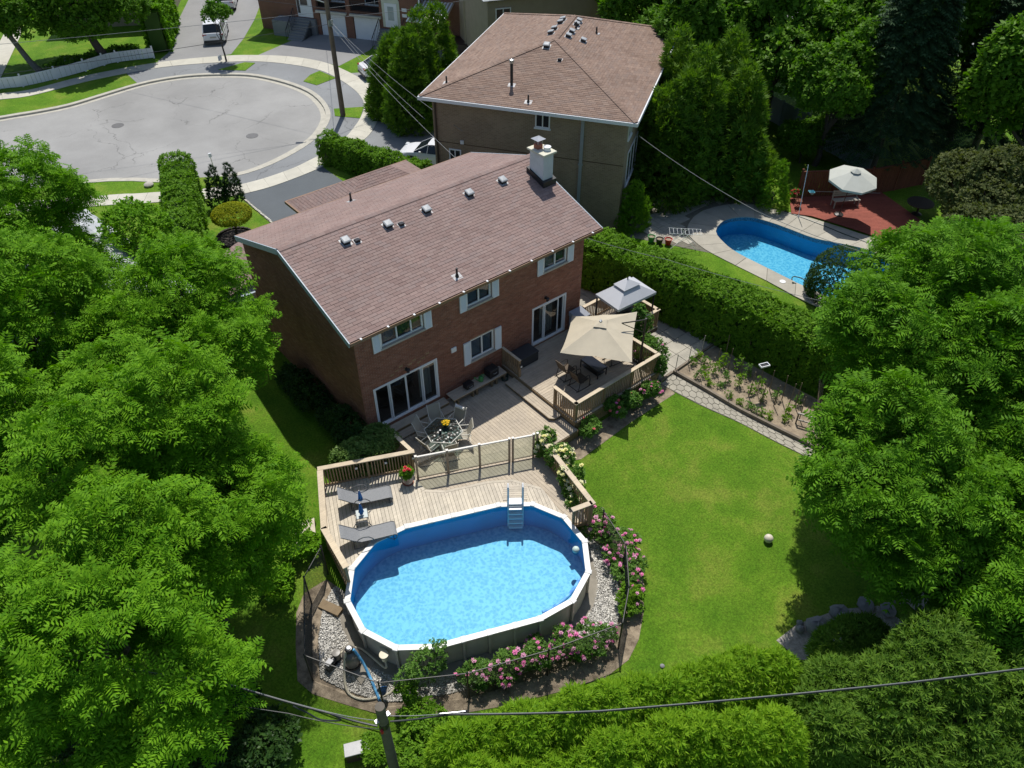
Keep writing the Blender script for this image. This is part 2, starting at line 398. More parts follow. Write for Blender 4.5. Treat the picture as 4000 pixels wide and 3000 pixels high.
# sidewalk slabs
sw = struct(MB().add([(p[0],p[1],-0.694) for p in I_]+[(p[0],p[1],-0.694) for p in O_], [(i,i+1,len(I_)+i+1,len(I_)+i) for i in range(len(I_)-1)]).build('sidewalk', 'path_joint'))
def resample(P, step):
    P = [Vector(p) for p in P]; L = [0]
    for i in range(1, len(P)): L.append(L[-1]+(P[i]-P[i-1]).length)
    n = max(2, int(round(L[-1]/step))); out = []
    for k in range(n+1):
        s = L[-1]*k/n; i = min(max(np.searchsorted(L, s)-1, 0), len(P)-2)
        t = (s-L[i])/max(L[i+1]-L[i], 1e-9); out.append(P[i].lerp(P[i+1], t))
    return out
N_ = 48
mid = [((Vector(a)+Vector(b))/2) for a, b in zip(I_, O_)]
idx = np.linspace(0, len(I_)-1, N_*2+1)
def at_i(P, s): i = min(int(s), len(P)-2); return Vector(P[i]).lerp(Vector(P[i+1]), s-i)
for k in range(0, N_):
    s = np.linspace(idx[2*k]+0.012, idx[2*k+2]-0.012, 4)
    poly = [at_i(I_, t) for t in s]+[at_i(O_, t) for t in s[::-1]]
    MB().prism([(p.x,p.y) for p in poly], -0.70, -0.668-0.004*random.random()).build('paving_slab', 'concrete', sw)
# driveways
sheet('main_driveway', [(5.2,23.3),(6.5,23.0),(8.9,23.05),(10.9,23.35),(10.9,14),(5.2,14)], 'drive_asphalt', 0.007)
sheet('neighbour_driveway', [(14.9,25.0),(16.2,25.9),(17.5,27.2),(20.3,23),(17.2,18.6),(14.3,16.3),(12.9,19.0)], 'apron_asphalt', 0.007)
sheet('garage_driveway', [(17.0,45.2),(19.1,42.9),(20.5,40.0),(21.0,38.6),(24.9,40.2),(27.3,42.2),(23.8,47.0),(20.9,46.7)], 'pale_drive', 0.007)
sheet('far_driveway', [(9.7,48.9),(14.3,47.1),(15.4,46.9),(18,50),(21.1,54.3),(26,62),(30,72),(22,74),(19,64.6),(15.6,58.8),(11.4,50.6)], 'pale_drive', 0.007)
sheet('sedan_driveway', [(20.9,36.6),(21.6,36.2),(29,38.4),(31,33),(20.7,32.6)], 'pale_drive', 0.008)
sheet('front_walk', [(-4.0,50.4),(-2.4,50.2),(4,66),(2.4,66)], 'concrete', 0.02)
# grass islands on the boulevard
for nm, P in (('boulevard_lawn', [(17.1,37.4),(18.2,38.3),(19.2,38.6),(19.45,36.4),(17.5,36.0)]), ('boulevard_lawn', [(15.6,29.9),(16.2,31.1),(18.1,30.0),(16.8,28.4)]),
              ('boulevard_lawn', [(13.0,44.1),(15.4,44.3),(16.0,43.6),(14.6,42.5)]), ('boulevard_lawn', [(3.2,25.6),(5.2,24.8),(5.6,26.0),(3.6,27.3)])):
    struct(MB().prism(P, -0.72, -0.665).build(nm, 'lawn'))
# white stones edging the main driveway
em = MB()
plain('edging_stone', (0.5,0.48,0.42), 0.8, 0.15, 4, 0.3, 30, piece=0.2)
edge = struct(MB().box(5.02,18.2,-0.70,5.18,22.7,-0.690).build('driveway_edging', 'soil'))
for k in range(26):
    MB().obox((5.1+random.uniform(-.02,.02), 18.3+k*0.17, -0.66), (0.13,0.15,0.09), random.uniform(-.2,.2)).build('edging_stone', 'edging_stone', edge, bevel=0.02)
# ================================================================ back yard surfaces
_near = pool_ring(2.44)
_near = _near[9:30]
SOIL_L = [(-4.6,-4.5),(-5.47,-4.5),(-6.02,-4.98),(-6.58,-5.93),(-7.11,-6.98),(-6.94,-7.6),(-6.3,-8.5),(-5.5,-9.6),(-4.4,-10.6),(-2.6,-11.6),(-0.9,-12.4),(0.6,-13.0),(1.6,-13.05),(2.4,-12.75),(3.2,-12.2),(4.1,-11.4),(4.9,-10.2),(5.1,-9.0),(4.7,-7.6),(3.6,-7.6)]+_near
def draped(name, poly, mat, dz, step=0.6, joined=None):
    """sheet that follows the ground"""
    P = [Vector(p) for p in poly]; q = list(P); es = [(i,(i+1)%len(P)) for i in range(len(P))]
    x0 = min(p[0] for p in poly); x1 = max(p[0] for p in poly); y0 = min(p[1] for p in poly); y1 = max(p[1] for p in poly)
    for x in np.arange(x0, x1, step)+0.07:
        for y in np.arange(y0, y1, step)+0.05:
            if inside((x,y), poly) and min((a-Vector((x,y))).length for a in P) > 0.1: q.append(Vector((x,y)))
    v_, e_, f_, _, _, _ = delaunay_2d_cdt(q, es, [], 1, 1e-4)
    return MB().add([(v[0],v[1],gz(v[0],v[1])+dz) for v in v_], [tuple(f) for f in f_]).build(name, mat, smooth=True)
struct(draped('soil_bed', SOIL_L, 'soil', 0.012))
GRAVEL = [(-4.5,-4.9),(-5.2,-5.3),(-5.9,-6.2),(-6.5,-7.3),(-6.1,-8.1),(-5.3,-9.2),(-4.6,-9.7),(-3.5,-10.3),(-2.2,-10.9),(-0.6,-11.5),(0.9,-12.0),(1.9,-12.1),(2.7,-11.6),(3.6,-10.6),(4.1,-9.6),(4.0,-8.6),(3.5,-7.7)]+_near
gb = struct(draped('gravel_bed', GRAVEL, 'gravel_base', 0.03))
# upper-deck rose bed soil
struct(draped('rose_bed', [(6.4,-5.0),(12.1,-4.9),(12.0,-5.75),(9.3,-5.75),(6.2,-5.9),(4.9,-5.3),(4.9,-4.9)], 'soil', 0.012))
# vegetable garden
GARDEN = [(12.95,-4.8),(15.9,-4.7),(16.4,-7.5),(16.9,-11.5),(14.1,-12.0),(13.75,-9.96),(13.45,-8.25),(13.18,-6.39)]
struct(draped('vegetable_bed', GARDEN, 'garden_soil', 0.02))
# ---------------------------------------------------------------- irregular six-sided paving path
PO = [(11.9,-5.0),(12.35,-6.88),(12.9,-8.61),(13.2,-10.45),(13.75,-13.2)]
PI_ = [(12.86,-4.78),(13.14,-6.39),(13.42,-8.25),(13.74,-9.96),(14.3,-13.0)]
po = catmull(PO, 6, False); pi_ = catmull(PI_, 6, False)
path = struct(draped('stone_path', po + pi_[::-1], 'path_joint', 0.014))
LEN = 8.4; WID = 0.92
cells = []
h = 0.30; row = 0
ctr = []
s = -0.2
while s < LEN+0.3:
    for k in range(-1, 4):
        ctr.append((s + random.uniform(-.03,.03), k*0.36 + (0.18 if row % 2 else 0) + random.uniform(-.03,.03)))
    s += 0.31; row += 1
def pmap(s_, t_):
    u = min(max(s_/LEN, 0), 1)*(len(po)-1); i = min(int(u), len(po)-2); f = u-i
    a = Vector(po[i]).lerp(Vector(po[i+1]), f); b = Vector(pi_[i]).lerp(Vector(pi_[i+1]), f)
    return a.lerp(b, t_/WID)
for i, c in enumerate(ctr):
    poly = [(c[0]-.5,c[1]-.5),(c[0]+.5,c[1]-.5),(c[0]+.5,c[1]+.5),(c[0]-.5,c[1]+.5)]
    for j, d in enumerate(ctr):
        if i == j or abs(d[0]-c[0]) > 0.9 or abs(d[1]-c[1]) > 0.9: continue
        nx, ny = d[0]-c[0], d[1]-c[1]; L = math.hypot(nx, ny)
        poly = clip_poly(poly, (nx/L, ny/L), (nx*(c[0]+d[0])/2+ny*(c[1]+d[1])/2)/L - 0.016)
        if len(poly) < 3: break
    for nn, dd in (((0,-1),-0.02),((0,1),WID-0.02),((-1,0),-0.02),((1,0),LEN-0.02)):
        if len(poly) >= 3: poly = clip_poly(poly, nn, dd)
    if len(poly) < 3: continue
    ar = abs(sum(poly[k][0]*poly[(k+1)%len(poly)][1]-poly[(k+1)%len(poly)][0]*poly[k][1] for k in range(len(poly))))/2
    if ar < 0.008: continue
    wp = [pmap(*q) for q in poly]; t_ = random.uniform(0.028, 0.036)
    MB().prism([(p.x,p.y) for p in wp], lambda x,y: gz(x,y)+0.005, lambda x,y: gz(x,y)+t_).build('paver', 'path_stone', path)
# timber kerb of the vegetable bed
plain('weathered_timber', (0.20,0.165,0.125), 0.85, 0.2, 3, 0.4, 30, piece=0.12)
kb = thing('garden_kerb', 'weathered timber kerb between the stone path and the vegetable bed', 'garden edging')
kp = [(12.93,-4.82),(13.2,-6.39),(13.48,-8.25),(13.8,-9.96),(14.2,-12.2)]
for a, b in zip(kp[:-1], kp[1:]):
    MB().bar((a[0],a[1],gz(*a)+0.09), (b[0],b[1],gz(*b)+0.09), 0.12, 0.20).build('timber', 'weathered_timber', kb)
for a, b in (((12.93,-4.82),(14.3,-4.75)), ((14.3,-4.75),(15.9,-4.68)), ((12.0,-4.85),(12.87,-4.80))):
    MB().bar((a[0],a[1],gz(*a)+0.06), (b[0],b[1],gz(*b)+0.06), 0.10, 0.14).build('timber', 'weathered_timber', kb)
# ---------------------------------------------------------------- concrete patio slabs beside the deck and the house
PAT = [(11.95,-4.7),(16.15,-4.62),(15.7,-2.0),(15.2,1.0),(14.4,5.5),(14.0,9.4),(11.6,9.4),(11.6,-0.3),(14.3,-0.3),(14.35,-2.7),(11.95,-2.9)]
patio = struct(draped('side_patio', PAT, 'path_joint', 0.012, 1.0))
for ix in range(8):
    for iy in range(-9, 18):
        x, y = 11.65+ix*0.78, iy*0.78+2.2
        ins = [(x+0.012,y+0.012),(x+0.768,y+0.012),(x+0.768,y+0.768),(x+0.012,y+0.768)]
        k = sum(inside(p, PAT) for p in ins)
        if k == 0: continue
        if k < 4:
            if not inside((x+.39,y+.39), PAT): continue
        t_ = random.uniform(0.03, 0.038)
        MB().prism(ins, lambda a,b: gz(a,b), lambda a,b: gz(a,b)+t_).build('patio_slab', 'patio_slab', patio)
# ================================================================ main brick house
def brick_mat(name, cs, mortar=None):
    m, t, p = nmat(name)
    f = piece_random(t)
    col = ramp(t, f, [(i/(len(cs)-1), c) for i, c in enumerate(cs)]).outputs[0]
    n = noise(t, 1.2, 4, 0.6)
    col = mixc(t, 1.0, col, ramp(t, n.outputs[0], [(0.3, (0.85,)*3), (0.7, (1.12,)*3)]).outputs[0], 'MULTIPLY')
    n2 = noise(t, 90, 3, 0.7); col = mixc(t, 1.0, col, ramp(t, n2.outputs[0], [(0.3, (0.85,)*3), (0.7, (1.15,)*3)]).outputs[0], 'MULTIPLY')
    t.links.new(col, p.inputs['Base Color']); p.inputs['Roughness'].default_value = 0.9
brick_mat('brick', [(0.23,0.098,0.062),(0.29,0.118,0.072),(0.33,0.142,0.088),(0.26,0.108,0.066),(0.36,0.172,0.115)])
plain('mortar', (0.44,0.37,0.29), 0.95, 0.12, 6, 0.3, 60)
plain('white_paint', (0.78,0.80,0.82), 0.45, 0.03, 2)
plain('white_vinyl', (0.80,0.81,0.82), 0.35, 0.03, 2)
plain('blue_grey_trim', (0.36,0.44,0.50), 0.5, 0.05, 2)
plain('brown_gutter', (0.24,0.14,0.08), 0.45, 0.08, 2)
plain('stone_sill', (0.42,0.39,0.34), 0.8, 0.1, 5, 0.2, 40)
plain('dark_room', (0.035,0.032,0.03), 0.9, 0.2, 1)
plain('room_wall', (0.22,0.20,0.17), 0.9, 0.1, 1)
plain('curtain', (0.62,0.60,0.54), 0.9, 0.08, 6)
plain('blind', (0.60,0.63,0.66), 0.7, 0.04, 3)
plain('green_blind', (0.25,0.42,0.22), 0.7, 0.06, 3)
plain('black_metal', (0.022,0.022,0.024), 0.45, 0.1, 6)
plain('galvanised', (0.5,0.52,0.54), 0.35, 0.1, 6, metal=0.8)
plain('roof_deck', (0.14,0.10,0.09), 0.95, 0.1, 2)
plain('flashing', (0.42,0.42,0.42), 0.5, 0.1, 6)
glassy('window_glass', (0.62,0.68,0.70), 0.06)
def shingle_mat(name, cs, fine=0.10):
    m, t, p = nmat(name)
    col = ramp(t, piece_random(t), [(i/(len(cs)-1), c) for i, c in enumerate(cs)]).outputs[0]
    n = noise(t, 0.5, 4, 0.6); col = mixc(t, 1.0, col, ramp(t, n.outputs[0], [(0.3, (0.9,)*3), (0.7, (1.1,)*3)]).outputs[0], 'MULTIPLY')
    n2 = noise(t, 120, 2, 0.7); col = mixc(t, 1.0, col, ramp(t, n2.outputs[0], [(0.25, (1-fine*2,)*3), (0.75, (1+fine*2,)*3)]).outputs[0], 'MULTIPLY')
    t.links.new(col, p.inputs['Base Color']); p.inputs['Roughness'].default_value = 0.95; p.inputs['Specular IOR Level'].default_value = 0.2
shingle_mat('shingle', [(0.240,0.168,0.150),(0.262,0.190,0.170),(0.280,0.198,0.176),(0.258,0.196,0.180),(0.300,0.218,0.192)])
shingle_mat('shingle_brown', [(0.205,0.142,0.112),(0.245,0.172,0.134),(0.27,0.19,0.148),(0.23,0.17,0.14),(0.295,0.212,0.165)])
shingle_mat('shingle_grey', [(0.30,0.32,0.33),(0.40,0.42,0.43),(0.48,0.50,0.51),(0.36,0.38,0.39)])

def roof_plane(name, mat, parent, O, ux, vy, poly, expo=0.145, tab=0.33, nparts=0, thick=0.014, seed=0, deck=True):
    """shingle tabs laid in courses over a planar roof slope. O eave origin, ux along the eave, vy up the slope; poly in (u,v)"""
    rr = random.Random(seed)
    O = Vector(O); ux = Vector(ux).normalized(); vy = Vector(vy).normalized(); nz = ux.cross(vy).normalized()
    if nz.z < 0: nz = -nz
    if deck:
        n = len(poly); m = MB()
        m.add([O+ux*a+vy*b+nz*0.0 for a, b in poly]+[O+ux*a+vy*b-nz*0.10 for a, b in poly],
              [tuple(range(n)), tuple(range(2*n-1, n-1, -1))]+[(i,i+n,(i+1)%n+n,(i+1)%n) for i in range(n)])
        m.build(name, 'roof_deck', parent)
        parent = parent
    u0 = min(p[0] for p in poly); u1 = max(p[0] for p in poly); v0 = min(p[1] for p in poly); v1 = max(p[1] for p in poly)
    tabs = []; row = 0; v = v0
    while v < v1:
        off = (row % 3)*tab/3+rr.uniform(0,0.02); u = u0-off
        while u < u1:
            w = tab
            q = [(u+0.004,v-0.01),(u+w-0.004,v-0.01),(u+w-0.004,v+expo+0.03),(u+0.004,v+expo+0.03)]
            for i in range(len(poly)):
                a, b = poly[i], poly[(i+1)%len(poly)]; dx, dy = b[0]-a[0], b[1]-a[1]; L = math.hypot(dx,dy)
                nn = (dy/L, -dx/L)
                if len(q) >= 3: q = clip_poly(q, nn, nn[0]*a[0]+nn[1]*a[1]+0.012)
            if len(q) >= 3: tabs.append((q, v, rr.uniform(0,0.006)))
            u += w
        v += expo; row += 1
    big = MB(); step = max(1, len(tabs)//nparts) if nparts else 0; cnt = 0
    for i, (q, v, dz) in enumerate(tabs):
        hi = lambda b: 0.016+thick+dz - (b-v)/(expo+0.03)*0.013
        n = len(q)
        vs = [O+ux*a+vy*b+nz*hi(b) for a, b in q]+[O+ux*a+vy*b+nz*0.002 for a, b in q]
        fs = [tuple(range(n))]+[(k,k+n,(k+1)%n+n,(k+1)%n) for k in range(n)]
        if nparts and i % step == 0 and cnt < nparts:
            MB().add(vs, fs).build('shingle', mat, parent); cnt += 1
        else: big.add(vs, fs)
    o = big.build('shingle_courses', mat, parent, stuff=True)
    return o
def wall_rects(x0, x1, z0, z1, holes):
    xs = sorted({x0, x1, *[h[0] for h in holes], *[h[1] for h in holes]}); zs = sorted({z0, z1, *[h[2] for h in holes], *[h[3] for h in holes]})
    out = []
    for i in range(len(xs)-1):
        for j in range(len(zs)-1):
            cx, cz = (xs[i]+xs[i+1])/2, (zs[j]+zs[j+1])/2
            if not any(h[0] < cx < h[1] and h[2] < cz < h[3] for h in holes): out.append((xs[i],xs[i+1],zs[j],zs[j+1]))
    return out
def brick_wall(parent, frame, x0, x1, z0, ztop, holes, nparts, seed=1, bl=0.21, bh=0.072, mat='brick'):
    """running-bond bricks; frame(x,d,z) -> point, d outward; ztop(x) height limit"""
    rr = random.Random(seed); z = z0; row = 0; bricks = []
    while z < max(ztop(x0), ztop(x1), ztop((x0+x1)/2)):
        x = x0-(bl/2 if row % 2 else 0)
        while x < x1:
            a, b = max(x, x0), min(x+bl-0.012, x1); zc0, zc1 = z, z+bh-0.012
            ok = b-a > 0.03 and zc1 < min(ztop(a), ztop(b))
            for h in holes:
                if ok and zc1 > h[2] and zc0 < h[3]:
                    if a >= h[0] and b <= h[1]: ok = False
                    elif a < h[0] < b: b = h[0]
                    elif a < h[1] < b: a = h[1]
            if ok and b-a > 0.02: bricks.append((a, b, zc0, zc1, rr.uniform(0.008, 0.013)))
            x += bl
        z += bh; row += 1
    step = max(1, len(bricks)//nparts) if nparts else 0; cnt = 0; big = MB()
    for i, (a, b, c, d, t) in enumerate(bricks):
        vs = [frame(a,0,c),frame(b,0,c),frame(b,0,d),frame(a,0,d),frame(a,t,c),frame(b,t,c),frame(b,t,d),frame(a,t,d)]
        fs = [(4,5,6,7),(0,1,5,4),(1,2,6,5),(2,3,7,6),(3,0,4,7)]
        if nparts and i % step == 3 % step and cnt < nparts:
            MB().add(vs, fs).build('brick', mat, parent); cnt += 1
        else: big.add(vs, fs)
    big.build('brickwork', mat, parent, stuff=True)

house = thing('brick_house', 'two-storey red brick house with a brown shingled gable roof behind the decks', 'house')
W, DP = 11.52, 9.1
def ztop_gable(y): return 4.78+0.318*(y+0.1) if y < 4.78 else 6.33-0.325*(y-4.78)
DOOR_L = (0.47, 3.50, 0.0, 2.08); DOOR_R = (8.60, 10.62, 0.05, 2.13)
WINS = [(1.10,3.02,3.86,4.70),(5.12,6.36,3.84,4.70),(9.20,10.52,3.84,4.70),(5.20,6.46,1.04,2.10)]
holes = [DOOR_L, DOOR_R] + WINS
wall = MB()
for (a,b,c,d) in wall_rects(0, W, -1.2, 4.76, holes): wall.box(a,0.0,c,b,0.24,d)
wr = wall.build('rear_wall', 'mortar', house)
brick_wall(wr, lambda x,d,z: (x,-d,z), 0.0, W, -0.72, lambda x: 4.74, holes, 300, 3)
gl = MB(); ys_ = np.linspace(0.24, DP, 24)
for a, b in zip(ys_[:-1], ys_[1:]):
    gl.add([(0,a,-1.2),(0,b,-1.2),(0,b,ztop_gable(b)-0.06),(0,a,ztop_gable(a)-0.06)], [(0,1,2,3)])
    gl.add([(W,a,-1.2),(W,b,-1.2),(W,b,ztop_gable(b)-0.06),(W,a,ztop_gable(a)-0.06)], [(3,2,1,0)])
gl.add([(0,0.0,-1.2),(0,.24,-1.2),(0,.24,4.8),(0,0.0,4.76)], [(0,1,2,3)])
gl.add([(W,0.0,-1.2),(W,.24,-1.2),(W,.24,4.8),(W,0.0,4.76)], [(3,2,1,0)])
ga = gl.build('gable_wall', 'mortar', house)
brick_wall(ga, lambda y,d,z: (-d,y,z), 0.0, DP, -0.72, lambda y: ztop_gable(y)-0.12, [], 0, 5)
brick_wall(ga, lambda y,d,z: (W+d,y,z), 0.0, DP, -0.72, lambda y: ztop_gable(y)-0.12, [], 0, 6)
MB().box(0,DP,-1.2,W,DP+0.1,4.8).build('front_wall', 'brick', house)
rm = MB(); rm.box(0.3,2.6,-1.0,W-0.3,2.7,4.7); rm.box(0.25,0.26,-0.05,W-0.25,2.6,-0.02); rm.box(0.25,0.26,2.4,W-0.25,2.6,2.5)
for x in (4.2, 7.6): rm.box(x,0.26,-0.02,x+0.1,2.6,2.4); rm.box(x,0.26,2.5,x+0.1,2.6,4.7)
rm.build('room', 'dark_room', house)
# windows with frames, panes, sills, shutters
def window(parent, x0, x1, z0, z1, blinds, mull=None, depth=0.10, fw=0.07):
    w = MB(); y0, y1 = 0.02, depth
    w.box(x0,y0,z0,x0+fw,y1,z1); w.box(x1-fw,y0,z0,x1,y1,z1); w.box(x0+fw,y0,z0,x1-fw,y1,z0+fw); w.box(x0+fw,y0,z1-fw,x1-fw,y1,z1)
    xm = mull or [(x0+x1)/2]
    for x in xm: w.box(x-0.03,y0-0.004,z0+fw,x+0.03,y1,z1-fw)
    o = w.build('window', 'white_vinyl', parent, bevel=0.006)
    xs = [x0+fw]+list(xm)+[x1-fw]
    for i in range(len(xs)-1):
        MB().box(xs[i]+.02,0.06,z0+fw,xs[i+1]-.02,0.068,z1-fw).build('pane', 'window_glass', o)
        if blinds[i]:
            bm_ = MB(); zz = z0+fw
            top = z1-fw
            while zz < top:
                bm_.obox(((xs[i]+xs[i+1])/2, 0.16, zz+0.02), (xs[i+1]-xs[i]-0.05, 0.045, 0.004), rx=0.6); zz += 0.042
            bm_.build('blind', blinds[i], o)
    return o
for i, (x0,x1,z0,z1) in enumerate(WINS):
    wd = x1-x0
    bl = [['dark_room','green_blind','green_blind'],['blind','curtain'],['blind','green_blind'],['blind','blind']][i]
    if i == 0: bl = ['blind','green_blind','green_blind']; mull = [x0+wd*0.38, x0+wd*0.72]
    else: mull = None
    wobj = window(house, x0, x1, z0, z1, bl, mull)
    MB().box(x0-0.05,-0.09,z0-0.10,x1+0.05,0.10,z0-0.004).build('sill', 'stone_sill', wobj, bevel=0.01)
    for (s0, s1) in ((x0-0.37,x0-0.02),(x1+0.02,x1+0.37)):
        sh = MB(); zb, zt = z0-0.10, z1+0.02
        sh.box(s0,-0.05,zb,s1,-0.016,zt)
        sho = sh.build('shutter', 'white_paint', house)
        fr = MB(); e = 0.045
        fr.box(s0,-0.066,zb,s0+e,-0.0502,zt); fr.box(s1-e,-0.066,zb,s1,-0.0502,zt); fr.box(s0+e,-0.066,zb,s1-e,-0.0502,zb+e); fr.box(s0+e,-0.066,zt-e,s1-e,-0.0502,zt)
        fr.build('shutter_frame', 'white_paint', sho)
        lv = MB(); zz = zb+e+0.02
        while zz < zt-e-0.02:
            lv.obox(((s0+s1)/2,-0.054,zz),(s1-s0-2*e,0.012,0.028),rx=-0.5); zz += 0.04
        lv.build('louvres', 'white_paint', sho)
# sliding doors
def slider(x0, x1, z0, z1, divs, blinds, name):
    f = MB(); f.box(x0,-0.03,z0,x0+0.09,0.14,z1); f.box(x1-0.09,-0.03,z0,x1,0.14,z1); f.box(x0+0.09,-0.03,z1-0.09,x1-0.09,0.14,z1); f.box(x0+0.09,-0.03,z0,x1-0.09,0.14,z0+0.07)
    d = f.build(name, 'white_vinyl', house, bevel=0.006)
    xs = [x0+0.09]+divs+[x1-0.09]
    for i in range(len(xs)-1):
        y = 0.02 if i % 2 else 0.07; a, b = xs[i], xs[i+1]; s = 0.055
        p = MB(); p.box(a,y-0.02,z0+.07,a+s,y+0.02,z1-.09); p.box(b-s,y-0.02,z0+.07,b,y+0.02,z1-.09); p.box(a+s,y-0.02,z0+.07,b-s,y+0.02,z0+.07+s); p.box(a+s,y-0.02,z1-.09-s,b-s,y+0.02,z1-.09)
        p.build('sash', 'white_vinyl', d)
        MB().box(a+s,y-0.004,z0+.07+s,b-s,y+0.004,z1-.09-s).build('pane', 'window_glass', d)
        if blinds[i]:
            c = MB(); k = int((b-a)/0.09)
            for j in range(k): c.obox((a+0.06+j*(b-a-.1)/k, 0.34+0.02*(j%2), (z0+z1)/2), (0.085,0.006,z1-z0-0.2), 0.35 if j%2 else -0.35)
            c.build('curtain', blinds[i], d)
    h = MB(); h.box(divs[0]+0.02,-0.03,z0+0.9,divs[0]+0.045,0.0,z0+1.15); h.build('handle', 'white_paint', d)
    return d
slider(*DOOR_L, [1.20,1.98,2.74], [None,None,None,'curtain'], 'patio_door')
slider(*DOOR_R, [9.34,10.18], ['curtain' if False else None,'curtain',None], 'patio_door')
# arched brick lintel courses of another tone above the left door
lc = MB()
for k in range(9): lc.box(1.3+k*0.21,-0.016,2.30+0.11*(k%3),1.48+k*0.21,-0.0135,2.36+0.11*(k%3))
lc.build('pale_brick_patch', plain('pale_brick', (0.36,0.24,0.13), 0.9, 0.1, 6, piece=0.15), house)
# roof
S1 = Vector((0, 4.88, 1.555)).normalized(); SL1 = math.hypot(4.88, 1.555)
X0, X1 = -0.20, 12.42
rd = MB()
for (y0,z0_,y1,z1_) in ((-0.12,4.80,4.76,6.355),(4.76,6.355,9.22,4.88)):
    rd.add([(X0,y0,z0_),(X1,y0,z0_),(X1,y1,z1_),(X0,y1,z1_),(X0,y0,z0_-.1),(X1,y0,z0_-.1),(X1,y1,z1_-.1),(X0,y1,z1_-.1)], [(0,1,2,3),(7,6,5,4),(0,4,5,1),(1,5,6,2),(3,7,4,0),(2,6,7,3)])
roof = rd.build('roof', 'roof_deck', house)
roof_plane('rear_slope', 'shingle', roof, (X0,-0.12,4.80), (1,0,0), S1, [(0,0),(X1-X0,0),(X1-X0,SL1),(0,SL1)], 0.15, 0.34, 300, seed=11, deck=False)
S2 = Vector((0,-4.46,1.475)).normalized(); SL2 = math.hypot(4.46,1.475)
roof_plane('front_slope', 'shingle', roof, (X1,9.22,4.88), (-1,0,0), S2, [(0,0),(X1-X0,0),(X1-X0,SL2),(0,SL2)], 0.15, 0.34, 0, seed=12, deck=False)
cap = MB(); x = X0
while x < X1:
    for s in (-1,1):
        cap.add([(x,4.76,6.405),(x+0.3,4.76,6.40),(x+0.3,4.76+s*0.16,6.352),(x,4.76+s*0.16,6.357)], [(0,1,2,3)] if s < 0 else [(3,2,1,0)])
    x += 0.2
cap.build('ridge_cap', 'shingle', roof)
for (a,b) in (((X0-0.03,-0.14,4.70),(X0-0.03,4.76,6.26)),((X0-0.03,4.76,6.26),(X0-0.03,9.24,4.79)),((X1+0.03,-0.14,4.70),(X1+0.03,4.76,6.26)),((X1+0.03,4.76,6.26),(X1+0.03,9.24,4.79))):
    MB().bar(a, b, 0.04, 0.24).build('rake_board', 'blue_grey_trim', roof)
so_ = MB(); so_.box(X0,-0.10,4.62,X1,0.0,4.66); so_.add([(W,0,4.7),(X1,0,4.7),(X1,4.76,6.22),(W,4.76,6.22)],[(0,1,2,3)]); so_.add([(W,4.76,6.22),(X1,4.76,6.22),(X1,9.2,4.76),(W,9.2,4.76)],[(0,1,2,3)])
so_.build('soffit', 'blue_grey_trim', roof)
gt = MB(); gt.box(X0-0.02,-0.215,4.68,X1+0.02,-0.205,4.81); gt.box(X0-0.02,-0.205,4.68,X1+0.02,-0.125,4.69); gt.box(X0-0.02,-0.125,4.66,X1+0.02,-0.115,4.77)
gt.box(X0-0.02,-0.222,4.80,X1+0.02,-0.19,4.815)
gto = gt.build('gutter', 'brown_gutter', house)
for k in range(11): MB().box(X0+0.4+k*1.16,-0.235,4.79,X0+0.47+k*1.16,-0.10,4.825).build('gutter_bracket', 'white_paint', gto)
MB().box(X0,9.25,4.76,X1,9.33,4.88).build('front_gutter', 'brown_gutter', roof)
def rz_(y): return 4.80+0.3187*(y+0.12) if y < 4.76 else 6.355-0.331*(y-4.76)
VENT = {}; plain('vent_grey', (0.34,0.36,0.37), 0.5, 0.05, 4)
def roof_vent(parent, x, y, s, z=None, tilt=None, rz=0.0):
    if s not in VENT:
        m1 = MB(); m1.box(-s*0.62,-s*0.66,0.0,s*0.62,s*0.62,0.012)
        m2 = MB(); m2.lathe([(s*0.60,0.012),(s*0.58,s*0.46)], 4)
        m3 = MB(); m3.lathe([(s*0.70,s*0.44),(s*0.72,s*0.50),(s*0.68,s*0.56),(s*0.50,s*0.62),(s*0.02,s*0.64)], 4)
        for mm in (m2, m3): mm.v = [((a-b)*0.7071,(a+b)*0.7071,c) for a,b,c in mm.v]
        VENT[s] = (m1.mesh('flashing','flashing'), m2.mesh('collar','black_metal'), m3.mesh('roof_vent','vent_grey'))
    f_, c_, h_ = VENT[s]
    if z is None: z = rz_(y)
    v = place(h_, 'roof_vent', parent, (x,y,z+0.02))
    v.rotation_euler = (tilt if tilt is not None else (math.atan(0.3187) if y < 4.76 else -math.atan(0.331)),0,rz)
    place(f_, 'flashing', v); place(c_, 'collar', v); return v
for x in (2.25,4.21,6.10,8.33,10.17): roof_vent(house, x, 3.94, 0.34)
def small_vent(parent, x, y, z=None):
    if z is None: z = rz_(y)
    m = MB(); m.add([(-.1,-.1,.012),(.1,-.1,.012),(.1,.1,.012),(-.1,.1,.012),(-.1,-.1,.15),(.1,-.1,.15),(.1,.1,.06),(-.1,.1,.06)], [(0,1,5,4),(1,2,6,5),(2,3,7,6),(3,0,4,7),(4,5,6,7)])
    o = m.build('exhaust_vent', 'black_metal', parent, loc=(x,y,z+0.02)); o.rotation_euler = (math.atan(0.3187),0,0)
    MB().box(-0.15,-0.15,0,0.15,0.15,0.012).build('flashing', 'flashing', o)
small_vent(house, 2.68, 3.80); small_vent(house, 4.73, 3.77)
